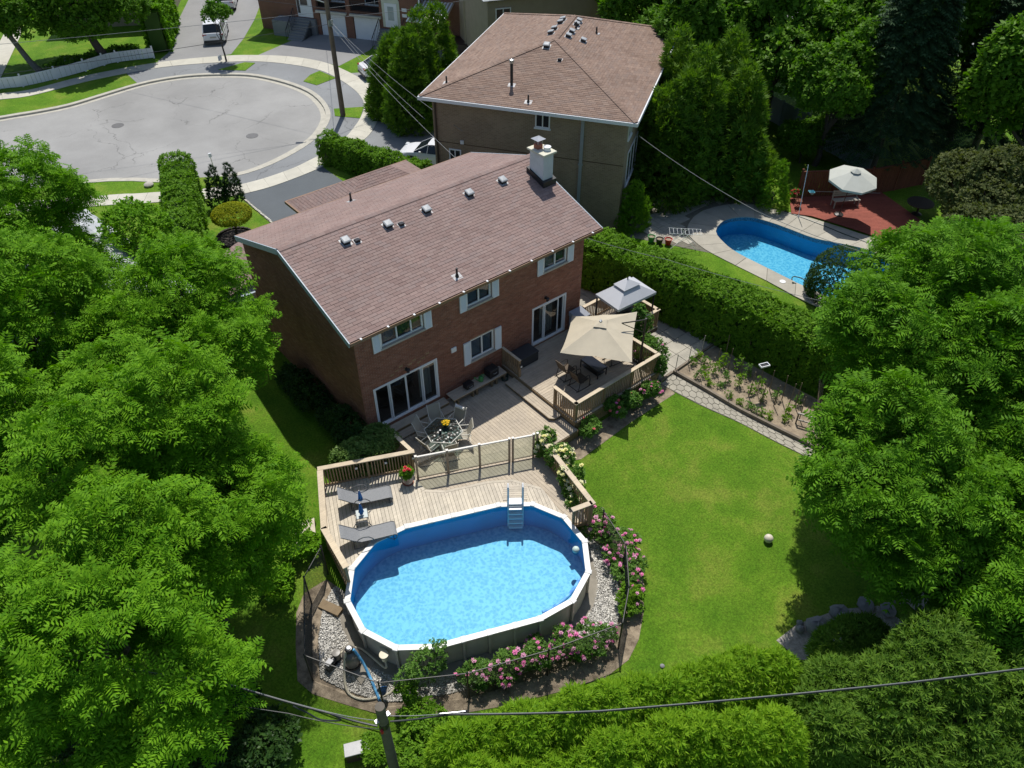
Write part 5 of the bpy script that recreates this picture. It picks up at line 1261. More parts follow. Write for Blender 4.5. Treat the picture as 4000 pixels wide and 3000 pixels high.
MB().tube([(1.78,-0.92,ZU),(1.72,-0.98,2.55)], 0.045, 10).build('mast', 'frame_dark', um, smooth=True)
MB().bar((1.74,-1.02,2.50),(0.62,-0.62,2.62),0.035,0.045).build('boom', 'frame_dark', um); MB().bar((1.76,-0.96,1.75),(0.66,-0.64,2.58),0.025,0.03).build('strut', 'frame_dark', um)
m = MB(); m.bar((1.3,-0.92,ZU+0.03),(2.2,-0.92,ZU+0.03),0.1,0.05); m.bar((1.75,-1.4,ZU+0.08),(1.75,-0.5,ZU+0.08),0.1,0.05); m.build('base', 'frame_dark', um)
gz_ = thing('grill_gazebo', 'small two-tier grey-white grill gazebo canopy behind the umbrella', 'gazebo', (12.85,-1.58,ZU), R(-3))
plain('canvas_grey', (0.50,0.515,0.545), 0.8, 0.04, 2)
hx, hy = 1.16, 0.76; e = 2.0
m = MB(); m.add([(-hx,-hy,e),(hx,-hy,e),(hx,hy,e),(-hx,hy,e),(-.40,-.27,e+.46),(.40,-.27,e+.46),(.40,.27,e+.46),(-.40,.27,e+.46)], [(0,1,5,4),(1,2,6,5),(2,3,7,6),(3,0,4,7)]); m.add([(-hx,-hy,e),(hx,-hy,e),(hx,hy,e),(-hx,hy,e),(-hx,-hy,e-.12),(hx,-hy,e-.12),(hx,hy,e-.12),(-hx,hy,e-.12)], [(0,4,5,1),(1,5,6,2),(2,6,7,3),(3,7,4,0)]); m.build('canopy', 'canvas_grey', gz_)
m = MB(); m.add([(-.50,-.36,e+.50),(.50,-.36,e+.50),(.50,.36,e+.50),(-.50,.36,e+.50),(0,0,e+.78)], [(0,1,4),(1,2,4),(2,3,4),(3,0,4)]); m.build('top_tier', 'canvas_grey', gz_)
MB().lathe([(0.03,0),(0.03,0.08),(0.01,0.10)], 8, (0,0,e+.76)).build('finial', 'black_metal', gz_)
for sx_ in (-1,1):
    for sy_ in (-1,1): MB().box(sx_*(hx-.06)-.03,sy_*(hy-.06)-.03,0,sx_*(hx-.06)+.03,sy_*(hy-.06)+.03,e-0.02).build('post', 'black_metal', gz_)
MB().box(-0.7,-0.25,0.0,0.7,0.25,0.88).build('counter', 'black_metal', gz_, bevel=0.02)
bq = thing('barbecue', 'dark gas barbecue under the grill gazebo', 'barbecue', (12.85,-1.58,ZU+0.885))
m = MB(); m.lathe([(0.26,0),(0.27,0.10),(0.22,0.24),(0.02,0.28)], 16, sx=1.6); m.build('hood', 'black_metal', bq, smooth=True); MB().tube([(-0.2,-0.30,0.14),(0.2,-0.30,0.14)], 0.015, 6).build('handle', 'galvanised', bq)
# ball on the lawn
m = MB(); m.ball((0,0,0.17), 0.17, 18); o = m.build('lawn_ball', plain('ball_cream', (0.66,0.60,0.48), 0.5, 0.1, 6), smooth=True, loc=(8.86,-13.1,gz(8.86,-13.1))); tag(o, 'cream ball lying alone on the lawn', 'ball')
# ---------------------------------------------------------------- vegetable garden fittings
plain('stake_wood', (0.19,0.145,0.10), 0.85, 0.15, 6); plain('stake_pale', (0.40,0.37,0.32), 0.8, 0.1, 6); plain('net_pale', (0.45,0.46,0.45), 0.7)
SK = [(15.94,-4.64),(15.67,-5.56),(16.3,-6.28),(14.8,-6.35),(14.59,-5.82),(14.89,-6.98),(14.49,-7.84),(14.49,-8.46),(15.58,-8.16),(14.89,-8.89),(15.51,-8.87),(15.24,-9.36),(15.61,-9.47),(15.09,-10.08),(16.67,-7.83)]
for i, (x,y) in enumerate(SK):
    h = random.uniform(1.15,1.5); m = MB(); lean = (random.uniform(-.06,.06), random.uniform(-.06,.06)); g = gz(x,y)
    m.tube([(0,0,-0.05),(lean[0],lean[1],h)], [0.024,0.019], 6)
    tag(m.build('garden_stake', 'stake_wood', loc=(x,y,g)), 'thin brown wooden stake standing among the vegetable bed plants', 'stake', 'brown stakes in the vegetable bed')
for i, ((x,y),h) in enumerate((((13.06,-4.80),1.0),((13.89,-4.84),1.05),((14.98,-4.72),1.05))):
    m = MB(); m.tube([(0,0,-0.05),(0.02,0,h)], 0.018, 6); tag(m.build('net_post', 'stake_pale', loc=(x,y,gz(x,y))), ['pale net post at the kerb corner of the vegetable bed','pale net post in the middle of the patio edge of the vegetable bed','pale net post at the hedge end of the netting'][i], 'post')
m = mesh_panel((13.06,-4.80),(13.89,-4.84),-0.7,-0.7,0.9,0.12,0.0016); m2 = mesh_panel((13.89,-4.84),(14.98,-4.72),-0.7,-0.7,0.95,0.12,0.0016)
gn = thing('garden_net', 'fine pale netting between the posts at the patio edge of the vegetable bed', 'net'); m.build('net_panel', 'net_pale', gn); m2.build('net_panel', 'net_pale', gn)
for i, (x,y) in enumerate(((13.24,-6.16),(13.42,-7.54),(13.77,-8.76))):
    h = 0.75; m = MB(); m.tube([(0,0,-0.05),(0.02,0.02,h)], 0.012, 6); tag(m.build('garden_stake', 'stake_pale', loc=(x,y,gz(x,y))), 'short pale stake at the path-side edge of the vegetable bed', 'stake', 'pale stakes along the path kerb')
fd = thing('bird_feeder', 'white tray feeder on a post above the vegetable bed', 'bird feeder', (15.0,-7.9,gz(15,-7.9)), R(-20))
MB().tube([(0,0,0),(0,0,1.55)], 0.016, 6).build('post', 'stake_wood', fd); m = MB(); 
for (a,b,c,d) in ((-.22,-.12,.22,-.09),(-.22,.09,.22,.12),(-.22,-.09,-.19,.09),(.19,-.09,.22,.09)): m.box(a,b,1.55,c,d,1.62)
m.build('tray', 'white_paint', fd); MB().box(-.19,-.09,1.55,.19,.09,1.57).build('tray_floor', 'black_plastic', fd)
hr = thing('wooden_hurdle', 'small weathered wooden frame at the near end of the vegetable bed', 'frame', (14.9,-10.5,gz(14.9,-10.5)), R(-65))
for s in (-.4,.4): MB().box(s-.03,-.03,0,s+.03,.03,0.62).build('leg', 'weathered_timber', hr)
MB().box(-.43,-.035,0.57,.43,.035,0.63).build('top_bar', 'stake_pale', hr); MB().box(-.43,-.02,0.22,.43,.02,0.28).build('lower_bar', 'stake_pale', hr)
sb = thing('stick_bundle', 'bundle of long brown sticks leaning over the vegetable bed near the hedge', 'sticks', (15.9,-10.3,gz(15.9,-10.3)))
for k in range(9): MB().tube([(random.uniform(-.2,.2),random.uniform(-.25,.1),0.02),(0.75+random.uniform(-.15,.15),0.55+random.uniform(-.15,.15),1.25+random.uniform(-.2,.2))], 0.011, 5).build('stick', 'stake_wood', sb)
# ================================================================ neighbouring houses
def far_brick(name, c1, c2, mo, scale=1.0):
    m, t, p = nmat(name); tc = ND(t, 'ShaderNodeTexCoord'); sp = ND(t, 'ShaderNodeSeparateXYZ'); t.links.new(tc.outputs['Object'], sp.inputs[0])
    a = ND(t, 'ShaderNodeMath', operation='ADD'); t.links.new(sp.outputs[0], a.inputs[0]); t.links.new(sp.outputs[1], a.inputs[1])
    cb = ND(t, 'ShaderNodeCombineXYZ'); t.links.new(a.outputs[0], cb.inputs[0]); t.links.new(sp.outputs[2], cb.inputs[1])
    b = ND(t, 'ShaderNodeTexBrick'); b.inputs['Scale'].default_value = scale; b.inputs['Brick Width'].default_value = 0.22; b.inputs['Row Height'].default_value = 0.075; b.inputs['Mortar Size'].default_value = 0.009
    b.inputs['Color1'].default_value = (*c1,1); b.inputs['Color2'].default_value = (*c2,1); b.inputs['Mortar'].default_value = (*mo,1); b.inputs['Mortar Smooth'].default_value = 0.3
    t.links.new(cb.outputs[0], b.inputs['Vector'])
    n = noise(t, 0.8, 4, 0.6); col = mixc(t, 1.0, b.outputs[0], ramp(t, n.outputs[0], [(0.3,(0.85,)*3),(0.7,(1.12,)*3)]).outputs[0], 'MULTIPLY')
    t.links.new(col, p.inputs['Base Color']); p.inputs['Roughness'].default_value = 0.9
    bu = ND(t, 'ShaderNodeBump'); bu.inputs['Strength'].default_value = 0.5; bu.inputs['Distance'].default_value = 0.01; t.links.new(b.outputs['Fac'], bu.inputs['Height']); bu.invert = True; t.links.new(bu.outputs[0], p.inputs['Normal'])
far_brick('brick_buff', (0.25,0.18,0.115), (0.31,0.225,0.15), (0.36,0.30,0.23)); far_brick('brick_red_far', (0.19,0.07,0.042), (0.23,0.09,0.055), (0.26,0.2,0.15))
plain('stucco_tan', (0.34,0.28,0.20), 0.9, 0.08, 2); plain('dark_glass_far', (0.03,0.035,0.04), 0.08, 0.1, 1); plain('downpipe', (0.30,0.32,0.34), 0.5, 0.05, 3); plain('dark_brown_metal', (0.055,0.035,0.028), 0.5, 0.1, 3)
h2 = thing('buff_brick_house', 'tall buff brick house with a brown hip roof behind the main house', 'house', (16.6,10.0,0), R(-57))
w2m = MB().box(-5.45,0.45,-0.9,5.45,14.85,5.62).build('wall', 'brick_buff', h2)
EZ = 5.80; A1, A2 = Vector((0,6.15,7.47)), Vector((0,10.6,7.47))
c0, c1, c2_, c3 = Vector((-5.98,0,EZ)), Vector((5.98,0,EZ)), Vector((5.98,15.3,EZ)), Vector((-5.98,15.3,EZ))
rf = MB(); rf.add([c0,c1,c2_,c3,A1,A2], [(0,1,4),(1,2,5,4),(2,3,5),(3,0,4,5),(3,2,1,0)]); rfo = rf.build('roof', 'roof_deck', h2)
def hip2(e0, e1, ridge, seed, npt):
    ux = (e1-e0).normalized(); q = ridge[0]; w = q-e0; vy = (w-ux*w.dot(ux)).normalized(); L = (e1-e0).length
    poly = [(0,0),(L,0)]+[((r-e0).dot(ux),(r-e0).dot(vy)) for r in ridge]
    roof_plane('slope', 'shingle_brown', rfo, e0, ux, vy, poly, 0.155, 0.36, npt, seed=seed, deck=False)
hip2(c0,c1,[A1],31,200); hip2(c1,c2_,[A2,A1],32,100); hip2(c3,c0,[A1,A2],33,0); hip2(c2_,c3,[A2],34,0)
hc_ = MB()
for (a,b) in ((c0,A1),(c1,A1),(c2_,A2),(c3,A2),(A1,A2)):
    n = int((b-a).length/0.22)
    for k in range(n):
        p = a.lerp(b, k/n); q = a.lerp(b, (k+1.3)/n); d = (q-p).normalized(); s = d.cross(Vector((0,0,1))).normalized()*0.15; up = Vector((0,0,0.045+0.012))
        hc_.add([p-s+up*0.75,p+up*1.3,p+s+up*0.75,q-s+up*0.55,q+up*1.1,q+s+up*0.55], [(0,1,4,3),(1,2,5,4)])
hc_.build('ridge_cap', 'shingle_brown', rfo)
fa = MB(); fa.box(-6.06,-0.09,5.62,6.06,-0.005,5.80); fa.box(5.985,-0.005,5.62,6.07,15.3,5.80); fa.box(-6.07,-0.005,5.62,-5.985,15.3,5.80)
fa.build('gutter', 'white_paint', h2); MB().box(-5.97,0.0,5.625,5.97,15.28,5.66).build('soffit', 'dark_brown_metal', h2)
MB().tube([(-5.27,0.38,5.6),(-5.27,0.38,-0.7)], 0.06, 8).build('downspout', 'dark_brown_metal', h2); MB().box(3.02,0.37,0.5,3.2,0.44,5.6).build('downspout', 'downpipe', h2)
MB().box(2.98,0.36,2.9,3.24,0.445,3.0).build('pipe_joint', 'downpipe', h2)
def far_window(parent, x0, x1, z0, z1, y=0.45, side=None, glass='dark_glass_far', n=2):
    m = MB(); f = 0.07
    def bx(a,b,c,d,o0,o1): 
        (m.box(a,y-o1,c,b,y-o0,d) if side is None else m.box(side+o0,a,c,side+o1,b,d))
    bx(x0,x0+f,z0,z1,0,0.05); bx(x1-f,x1,z0,z1,0,0.05); bx(x0+f,x1-f,z0,z0+f,0,0.05); bx(x0+f,x1-f,z1-f,z1,0,0.05)
    for k in range(1,n): c = x0+(x1-x0)*k/n; bx(c-.03,c+.03,z0+f,z1-f,0,0.05)
    bx(x0-.06,x1+.06,z0-.08,z0-.003,0,0.09)
    o = m.build('window', 'white_vinyl', parent)
    for k in range(n):
        a = x0+(x1-x0)*k/n+.04; b = x0+(x1-x0)*(k+1)/n-.04
        g = MB(); (g.box(a,y-0.02,z0+f,b,y-0.003,z1-f) if side is None else g.box(side+0.003,a,z0+f,side+0.02,b,z1-f)); g.build('pane', glass, o)
    return o
far_window(h2, 0.49,1.31,4.72,5.54); far_window(h2, -4.58,-3.85,2.13,2.81); MB().box(-3.86,0.38,3.18,-3.66,0.445,3.38).build('junction_box', 'white_paint', h2)
far_window(h2, 1.6,4.6,1.4,3.4, side=5.45, n=3); far_window(h2, 7.0,8.6,3.9,5.2, side=5.45); far_window(h2, 1.0,2.0,4.4,5.4, side=5.45); far_window(h2, 9.5,11,0.6,2.4, side=5.45)
MB().box(-5.46,0.438,3.14,5.458,0.4495,3.17).build('band_course', 'dark_brown_metal', h2)
tn = math.atan(1.67/6.15); ts = math.atan(1.67/5.98)
def nz2(y): return EZ+0.2715*y
roof_vent(h2, -0.30,5.35,0.36, nz2(5.35)+.01, tn)
def side_vent(x,y,s=0.34):
    z = EZ+0.279*(5.98-abs(x)); v = roof_vent(h2, x, y, s, z+.01, 0.0); v.rotation_euler = (0, ts if x > 0 else -ts, 0)
for (x,y) in ((0.5,7.1),(0.5,7.9),(1.35,7.3),(-0.6,7.4),(-0.6,8.2),(0.45,9.3),(0.45,9.9),(-0.55,9.4),(-0.55,10.0)): side_vent(x,y)
vent_pipe(h2, 0.05,0.55,nz2(0.55),tn); vent_pipe(h2, -4.9,1.4,EZ+0.279*1.05,tn)
vent_pipe(h2, 0.55,8.8,EZ+0.279*5.4,0,0.4,0.05); vent_pipe(h2, 1.7,9.3,EZ+0.279*4.2,0,0.4,0.05)
fp = vent_pipe(h2, -1.25,1.75,nz2(1.75),tn,1.25,0.08); MB().lathe([(0.12,1.2),(0.13,1.3),(0.13,1.38),(0.02,1.42)], 12).build('flue_cap', 'galvanised', fp)
small_vent(h2, 0.75,4.3,nz2(4.3))
# ---------------------------------------------------------------- house across the street with two garages
h3 = thing('garage_house', 'red brick house across the turning circle with two white garage doors', 'house', (23.8,46.4,0), R(-58))
FX = [(-6.0,9.85)]
G1, G2 = (0.04,2.56,-0.8,1.15), (3.34,5.86,-0.8,1.15)
wl = MB()
B1, B2 = (-0.15,2.75,1.6,4.3), (3.15,5.95,1.6,4.3)
for (a,b,c,d) in wall_rects(-6.0,9.85,-0.9,5.6,[G1,G2,B1,B2]): wl.box(a,0,c,b,0.3,d)
wl.build('wall', 'brick_red_far', h3)
MB().box(-6.0,1.9,-0.9,9.85,12,5.6).build('wall', 'brick_red_far', h3); MB().box(-6.0,0.3,1.22,9.85,1.9,1.5).build('floor', 'dark_room', h3)
for i, g in enumerate((G1,G2)):
    o = MB().box(g[0]+.04,0.10,g[2],g[1]-.04,0.16,g[3]-.04).build('garage_door', 'white_paint', h3)
    for k in range(4):
        for j in range(4):
            w_ = (g[1]-g[0]-.08)/4; hh = (g[3]-g[2]-.04)/4
            MB().box(g[0]+.04+j*w_+.05,0.088,g[2]+k*hh+.06,g[0]+.04+(j+1)*w_-.05,0.0995,g[2]+(k+1)*hh-.06).build('door_panel', 'white_paint', o)
    MB().box(g[0]-.2,-0.25,1.24,g[1]+.25,0.0,1.42).build('balcony_ledge', 'concrete', h3)
    far_window(h3, g[0]+.35,g[1]-.3,1.7,3.9,1.9,None,'dark_glass_far',2)
    for k in range(20): MB().box(g[0]-.1+k*0.14,-0.06,1.425,g[0]-.085+k*0.14,-0.045,2.4).build('balustrade_bar', 'black_metal', h3)
    MB().box(g[0]-.15,-0.075,2.4,g[1]+.2,-0.03,2.44).build('handrail', 'black_metal', h3)
# entrance doors
d1 = MB().box(-2.05,-0.06,0.70,-0.55,-0.003,3.3).build('entrance_door', 'white_paint', h3); MB().box(-1.65,-0.075,1.7,-0.95,-0.0605,2.9).build('pane', 'dark_glass_far', d1); MB().box(-2.0,-0.072,1.0,-1.75,-0.0605,3.0).build('side_light', 'dark_glass_far', d1)
ar = [(6.25,0.62),(7.90,0.62),(7.90,2.6)]+[(7.075+0.825*math.cos(t),2.6+0.75*math.sin(t)) for t in np.linspace(0.2,math.pi-0.2,9)]+[(6.25,2.6)]
m = MB(); n = len(ar); m.add([(p[0],-0.05,p[1]) for p in ar]+[(p[0],-0.003,p[1]) for p in ar], [tuple(range(n))]+[(i,i+n,(i+1)%n+n,(i+1)%n) for i in range(n)]); d2 = m.build('arched_door', plain('cream_trim', (0.58,0.60,0.48), 0.6, 0.05, 2), h3)
MB().box(6.5,-0.08,0.62,7.65,-0.0505,2.55).build('door_leaf', 'white_paint', d2); MB().box(6.8,-0.095,1.2,7.35,-0.0805,2.3).build('pane', plain('pale_glass', (0.35,0.42,0.42), 0.15), d2)
for z in (2.0,1.55): MB().box(8.10,-0.03,z,8.55,-0.003,z+.26).build('number_plate', 'white_paint', h3)
MB().box(9.72,-0.12,-0.8,9.84,-0.003,5.6).build('downspout', 'white_paint', h3)
# stairs
for k in range(8): MB().box(-2.2,-2.2+k*0.24,-0.85,-0.75,-0.35,-0.62+k*0.165).build('stair', 'apron_asphalt', h3)
MB().box(-4.0,-1.4,-0.85,-2.22,-0.01,0.6).build('landing', 'apron_asphalt', h3); MB().box(-2.22,-0.34,-0.85,-0.3,-0.01,0.62).build('landing', 'apron_asphalt', h3)
for k in range(7): MB().box(6.0,-1.9+k*0.25,-0.85,8.2,-0.01 if k == 6 else -1.65+k*0.25,-0.62+k*0.18).build('stair', 'apron_asphalt', h3)
for (x0,y0,z0_,x1,y1,z1_) in ((-2.25,-2.2,0.1,-2.25,-0.4,1.5),(5.95,-1.9,0.1,5.95,-0.1,1.4),(8.25,-1.9,0.1,8.25,-0.1,1.4)):
    MB().bar((x0,y0,z0_),(x1,y1,z1_),0.05,0.05).build('handrail', 'black_metal', h3)
    for k in range(7): t_ = k/6; MB().box(x0-.012,y0+(y1-y0)*t_-.012,z0_-.85+(z1_-z0_)*t_,x0+.012,y0+(y1-y0)*t_+.012,z0_+(z1_-z0_)*t_).build('baluster', 'black_metal', h3)
MB().add([(-6.5,-0.5,5.6),(10.3,-0.5,5.6),(10.3,12.5,5.6),(-6.5,12.5,5.6),(1.9,6,7.6)], [(0,1,4),(1,2,4),(2,3,4),(3,0,4),(3,2,1,0)]).build('roof', 'shingle_brown', h3)
# neighbour with striped awning and dark porch, grey-roof house, far-left and side houses
h4 = thing('awning_house', 'brick house with a striped metal awning partly hidden behind the cedars', 'house', (28.6,39.0,0), R(-58))
MB().box(0.9,0.5,-0.9,9,10,5.0).build('wall', 'brick_red_far', h4); MB().box(3.4,-1.6,-0.9,9,0.5,0.3).build('porch', 'dark_brown_metal', h4)
MB().box(5.3,-1.2,-0.9,9,0.45,4.5).build('bay', 'stucco_tan', h4); far_window(h4, 5.6,6.6,1.6,3.6,-1.2); far_window(h4, 7.2,8.4,1.6,3.6,-1.2)
for k in range(22):
    MB().add([(0.6+k*0.15,-2.3,1.95),(0.6+k*0.15+0.14,-2.3,1.95),(0.6+k*0.15+0.14,0.45,2.9),(0.6+k*0.15,0.45,2.9),(0.6+k*0.15,-2.3,1.92),(0.6+k*0.15+0.14,-2.3,1.92),(0.6+k*0.15+0.14,0.45,2.87),(0.6+k*0.15,0.45,2.87)], [(0,1,2,3),(7,6,5,4),(0,4,5,1),(3,2,6,7),(0,3,7,4),(1,5,6,2)]).build('awning_slat', ['white_paint','stucco_tan'][k%2], h4)
m = MB(); m.add([(0.4,0.2,5.0),(9.5,0.2,5.0),(9.5,10.5,5.0),(0.4,10.5,5.0),(5,5.3,6.6)], [(0,1,4),(1,2,4),(2,3,4),(3,0,4),(3,2,1,0)]); m.build('roof', 'shingle_brown', h4)
h5 = thing('grey_roof_house', 'house with a pale grey roof just behind the buff brick house', 'house', (27.5,27.4,0), R(-22))
MB().box(0.4,0.4,-0.9,9.6,9.0,5.3).build('wall', 'stucco_tan', h5); far_window(h5, 1.0,2.2,3.2,4.8,0.4)
g0 = [Vector(p) for p in ((0,0,5.45),(10,0,5.45),(10,9.4,5.45),(0,9.4,5.45))]; ap1, ap2 = Vector((4.4,4.7,6.9)), Vector((5.6,4.7,6.9))
m = MB(); m.add(g0+[ap1,ap2], [(0,1,5,4),(1,2,5),(2,3,4,5),(3,0,4),(3,2,1,0)]); r5 = m.build('roof', 'roof_deck', h5)
def hip5(h, e0, e1, ridge, seed, mat, ro):
    ux = (e1-e0).normalized(); q = ridge[0]; w = q-e0; vy = (w-ux*w.dot(ux)).normalized(); L = (e1-e0).length
    roof_plane('slope', mat, ro, e0, ux, vy, [(0,0),(L,0)]+[((r-e0).dot(ux),(r-e0).dot(vy)) for r in ridge], 0.2, 0.45, 0, seed=seed, deck=False)
hip5(h5,g0[0],g0[1],[ap2,ap1],41,'shingle_grey',r5); hip5(h5,g0[3],g0[0],[ap1],42,'shingle_grey',r5)
h6 = thing('left_neighbour_house', 'single-storey house with a light grey shingle roof glimpsed between the left trees', 'house', (-12.5,9.0,0), R(8))
MB().box(0.5,0.5,-0.9,10.0,10.5,2.2).build('wall', 'brick_buff', h6)
g6 = [Vector(p) for p in ((0,0,2.3),(10.5,0,2.3),(10.5,11,2.3),(0,11,2.3))]; b1, b2 = Vector((5.25,4.2,4.0)), Vector((5.25,6.8,4.0))
m = MB(); m.add(g6+[b1,b2], [(0,1,4),(1,2,5,4),(2,3,5),(3,0,4,5),(3,2,1,0)]); r6 = m.build('roof', 'roof_deck', h6)
hip5(h6,g6[0],g6[1],[b1],43,'shingle_grey',r6); hip5(h6,g6[1],g6[2],[b2,b1],44,'shingle_grey',r6); hip5(h6,g6[2],g6[3],[b2],45,'shingle_grey',r6)
h7 = thing('far_brown_house', 'brown brick house wall beside the far driveway at the top', 'house', (14.6,58.2,0), R(61))
MB().box(0,0,-0.9,14,9,5.0).build('wall', 'stucco_tan', h7); far_window(h7, 1.0,2.0,0.6,2.2,0.0); far_window(h7, 3.4,4.6,0.6,2.2,0.0)
MB().add([(-.5,-.5,5),(14.5,-.5,5),(14.5,9.5,5),(-.5,9.5,5),(7,4.5,6.8)],[(0,1,4),(1,2,4),(2,3,4),(3,0,4),(3,2,1,0)]).build('roof', 'shingle_brown', h7)
# ================================================================ neighbour's in-ground pool and yard
npz = -0.7
plain('pool_tile', (0.02,0.06,0.14), 0.3, 0.5, 14, c2=(0.06,0.2,0.34))
if sum(NPOOL[i][0]*NPOOL[(i+1)%len(NPOOL)][1]-NPOOL[(i+1)%len(NPOOL)][0]*NPOOL[i][1] for i in range(len(NPOOL))) < 0: NPOOL = NPOOL[::-1]; REV = True
else: REV = False
np_ = thing('kidney_pool', 'kidney-shaped in-ground pool in the neighbouring yard', 'pool')
def loopw(P, z0, z1):
    n = len(P); A = sum(P[i][0]*P[(i+1)%n][1]-P[(i+1)%n][0]*P[i][1] for i in range(n)); Q = P if A > 0 else P[::-1]
    return MB().add([(p[0],p[1],z0) for p in Q]+[(p[0],p[1],z1) for p in Q], [(i+n,(i+1)%n+n,(i+1)%n,i) for i in range(n)])
loopw(NPOOL, -1.8, -0.92).build('liner', 'liner_wall', np_, smooth=True); loopw(NPOOL, -0.92, -0.70).build('tile_band', 'pool_tile', np_, smooth=True)
MB().add([(p[0],p[1],-1.8) for p in NPOOL], [tuple(range(len(NPOOL)))]).build('floor', 'caustic_liner_floor', np_)  # same floor colour, ripple light painted in
MB().add([(p[0],p[1],-0.93) for p in NPOOL], [tuple(range(len(NPOOL)))]).build('water', 'pool_water', np_)
OUT = catmull([(22.2,-5.6),(22.2,-3.0),(22.1,-0.2),(22.2,1.5),(23.0,3.1),(25.3,3.9),(27.8,3.0),(28.9,1.0),(29.5,-0.6),(29.9,-2.2),(30.2,-3.6),(30.5,-5.2),(30.0,-7.5),(27.5,-9.0),(24.6,-9.0),(22.8,-7.8)], 3)
if REV: OUT = OUT[::-1]
cop = struct(MB().add([(p[0],p[1],npz+0.012) for p in OUT]+[(p[0],p[1],npz+0.012) for p in NPOOL], [(i,(i+1)%len(OUT),(i+1)%len(OUT)+len(OUT),i+len(OUT)) for i in range(len(OUT))]).build('pool_surround', 'path_joint'))
nseg = len(OUT)
for k in range(0, nseg, 2):
    ids = [k, (k+1)%nseg, (k+2)%nseg]
    def sh(a, b, t): return (a[0]+(b[0]-a[0])*t, a[1]+(b[1]-a[1])*t)
    o_ = [OUT[i] for i in ids]; i_ = [NPOOL[i] for i in ids]
    o_[0] = sh(o_[0],o_[1],.02); i_[0] = sh(i_[0],i_[1],.02); o_[2] = sh(o_[2],o_[1],.02); i_[2] = sh(i_[2],i_[1],.02)
    MB().prism(o_+i_[::-1], npz+0.0, npz+0.04).build('coping_slab', 'patio_slab', cop)
yard = struct(MB().add([(x,y,npz+0.008) for x,y in [(19.9,4.6),(22.1,0.6),(22.6,2.2),(25.3,4.0),(28.8,2.0),(29.6,4.5),(24.5,7.2)]], [tuple(range(7))]).build('pool_yard_paving', 'path_joint'))
YP = [(20.3,4.3),(22.1,0.7),(22.7,2.4),(24.2,3.6),(26,3.9),(27.5,3.4),(28.9,3.6),(24.3,6.9)]
for ix in range(22):
    for iy in range(16):
        x, y = 20+ix*0.45, 0.6+iy*0.45
        q = [(x+.01,y+.01),(x+.44,y+.01),(x+.44,y+.44),(x+.01,y+.44)]
        if all(inside(p, YP) and not inside(p, OUT) for p in q): MB().prism(q, npz, npz+0.03+0.006*random.random()).build('yard_paver', 'patio_slab', yard)
wood_mat('red_stain', (0.29,0.085,0.06), 0.07, R(60)); wood_mat('red_fence_wood', (0.17,0.06,0.036), 0.12)
rdk = thing('red_deck', 'red-stained timber deck beyond the kidney-shaped pool', 'deck')
RD = [(29.0,0.3),(30.5,1.5),(35.5,-1.5),(33.5,-6.5),(30.7,-6.6),(30.6,-5.2),(30.35,-3.6),(30.05,-2.2),(29.65,-0.6)]
strip_boards(rdk, RD, R(-32), npz+0.10, 'red_stain', 0.15, 0.012)
rfn = thing('red_fence', 'dark red vertical-board privacy fence behind the red deck', 'fence')
for (a,b) in (((30.9,1.3),(34.4,-1.2)),((34.4,-1.2),(38.4,-2.6))):
    L = math.hypot(b[0]-a[0],b[1]-a[1]); n = int(L/0.15); an = math.atan2(b[1]-a[1],b[0]-a[0])
    for k in range(n): MB().obox((a[0]+(b[0]-a[0])*(k+.5)/n,a[1]+(b[1]-a[1])*(k+.5)/n,npz+0.85),(0.13,0.02,1.7),an).build('fence_board', 'red_fence_wood', rfn)
    MB().bar((a[0],a[1],npz+1.75),(b[0],b[1],npz+1.75),0.12,0.04).build('cap_rail', 'red_fence_wood', rfn)
    for k in range(3): p = (a[0]+(b[0]-a[0])*k/2,a[1]+(b[1]-a[1])*k/2); MB().obox((p[0],p[1],npz+0.95),(0.11,0.11,1.95),an).build('post', 'red_fence_wood', rfn)
gfn = thing('grey_fence', 'grey board fence receding under the trees behind the red deck', 'fence'); plain('grey_boards', (0.28,0.31,0.36), 0.8, 0.08, 3, piece=0.08)
for k in range(9):
    a = (37.4+0.25*k*1.0, 1.0+k*1.15); MB().obox((a[0],a[1],npz+0.85),(1.12,0.03,1.7),math.atan2(1.15,0.25)).build('fence_panel', 'grey_boards', gfn); MB().box(a[0]-.14-.05,a[1]-.6-.05,npz,a[0]-.14+.05,a[1]-.6+.05,npz+1.8).build('post', 'grey_boards', gfn)
nu = thing('pool_umbrella', 'octagonal off-white umbrella over the red deck', 'umbrella', (31.0,-1.55,npz+0.1))
m = MB(); O8 = [(1.38*math.cos(R(45*k+10)),1.38*math.sin(R(45*k+10))) for k in range(8)]
m.add([(0,0,3.0)]+[(p[0],p[1],2.45) for p in O8]+[(p[0],p[1],2.33) for p in O8], [(0,1+k,1+(k+1)%8) for k in range(8)]+[(1+k,9+k,9+(k+1)%8,1+(k+1)%8) for k in range(8)]); m.build('canopy', plain('canvas_white', (0.48,0.50,0.45), 0.8, 0.04, 3), nu)
m = MB(); m.add([(0,0,3.12)]+[(p[0]*.22,p[1]*.22,2.95) for p in O8], [(0,1+k,1+(k+1)%8) for k in range(8)]); m.build('vent_flap', 'canvas_white', nu)
MB().tube([(0,0,0),(0,0,3.0)], 0.025, 8).build('pole', 'frame_dark', nu); MB().lathe([(0.28,0),(0.25,0.06),(0.05,0.1)], 14).build('base', 'frame_dark', nu)
nu.rotation_euler = (R(6),R(-4),0)
gb_ = thing('garden_bench', 'grey slatted bench in the shade on the red deck', 'bench', (32.2,-1.1,npz+0.1), R(-32))
for k in range(3): MB().box(-0.8,-0.3+k*0.15,0.42,0.8,-0.17+k*0.15,0.45).build('seat_slat', 'stake_pale', gb_)
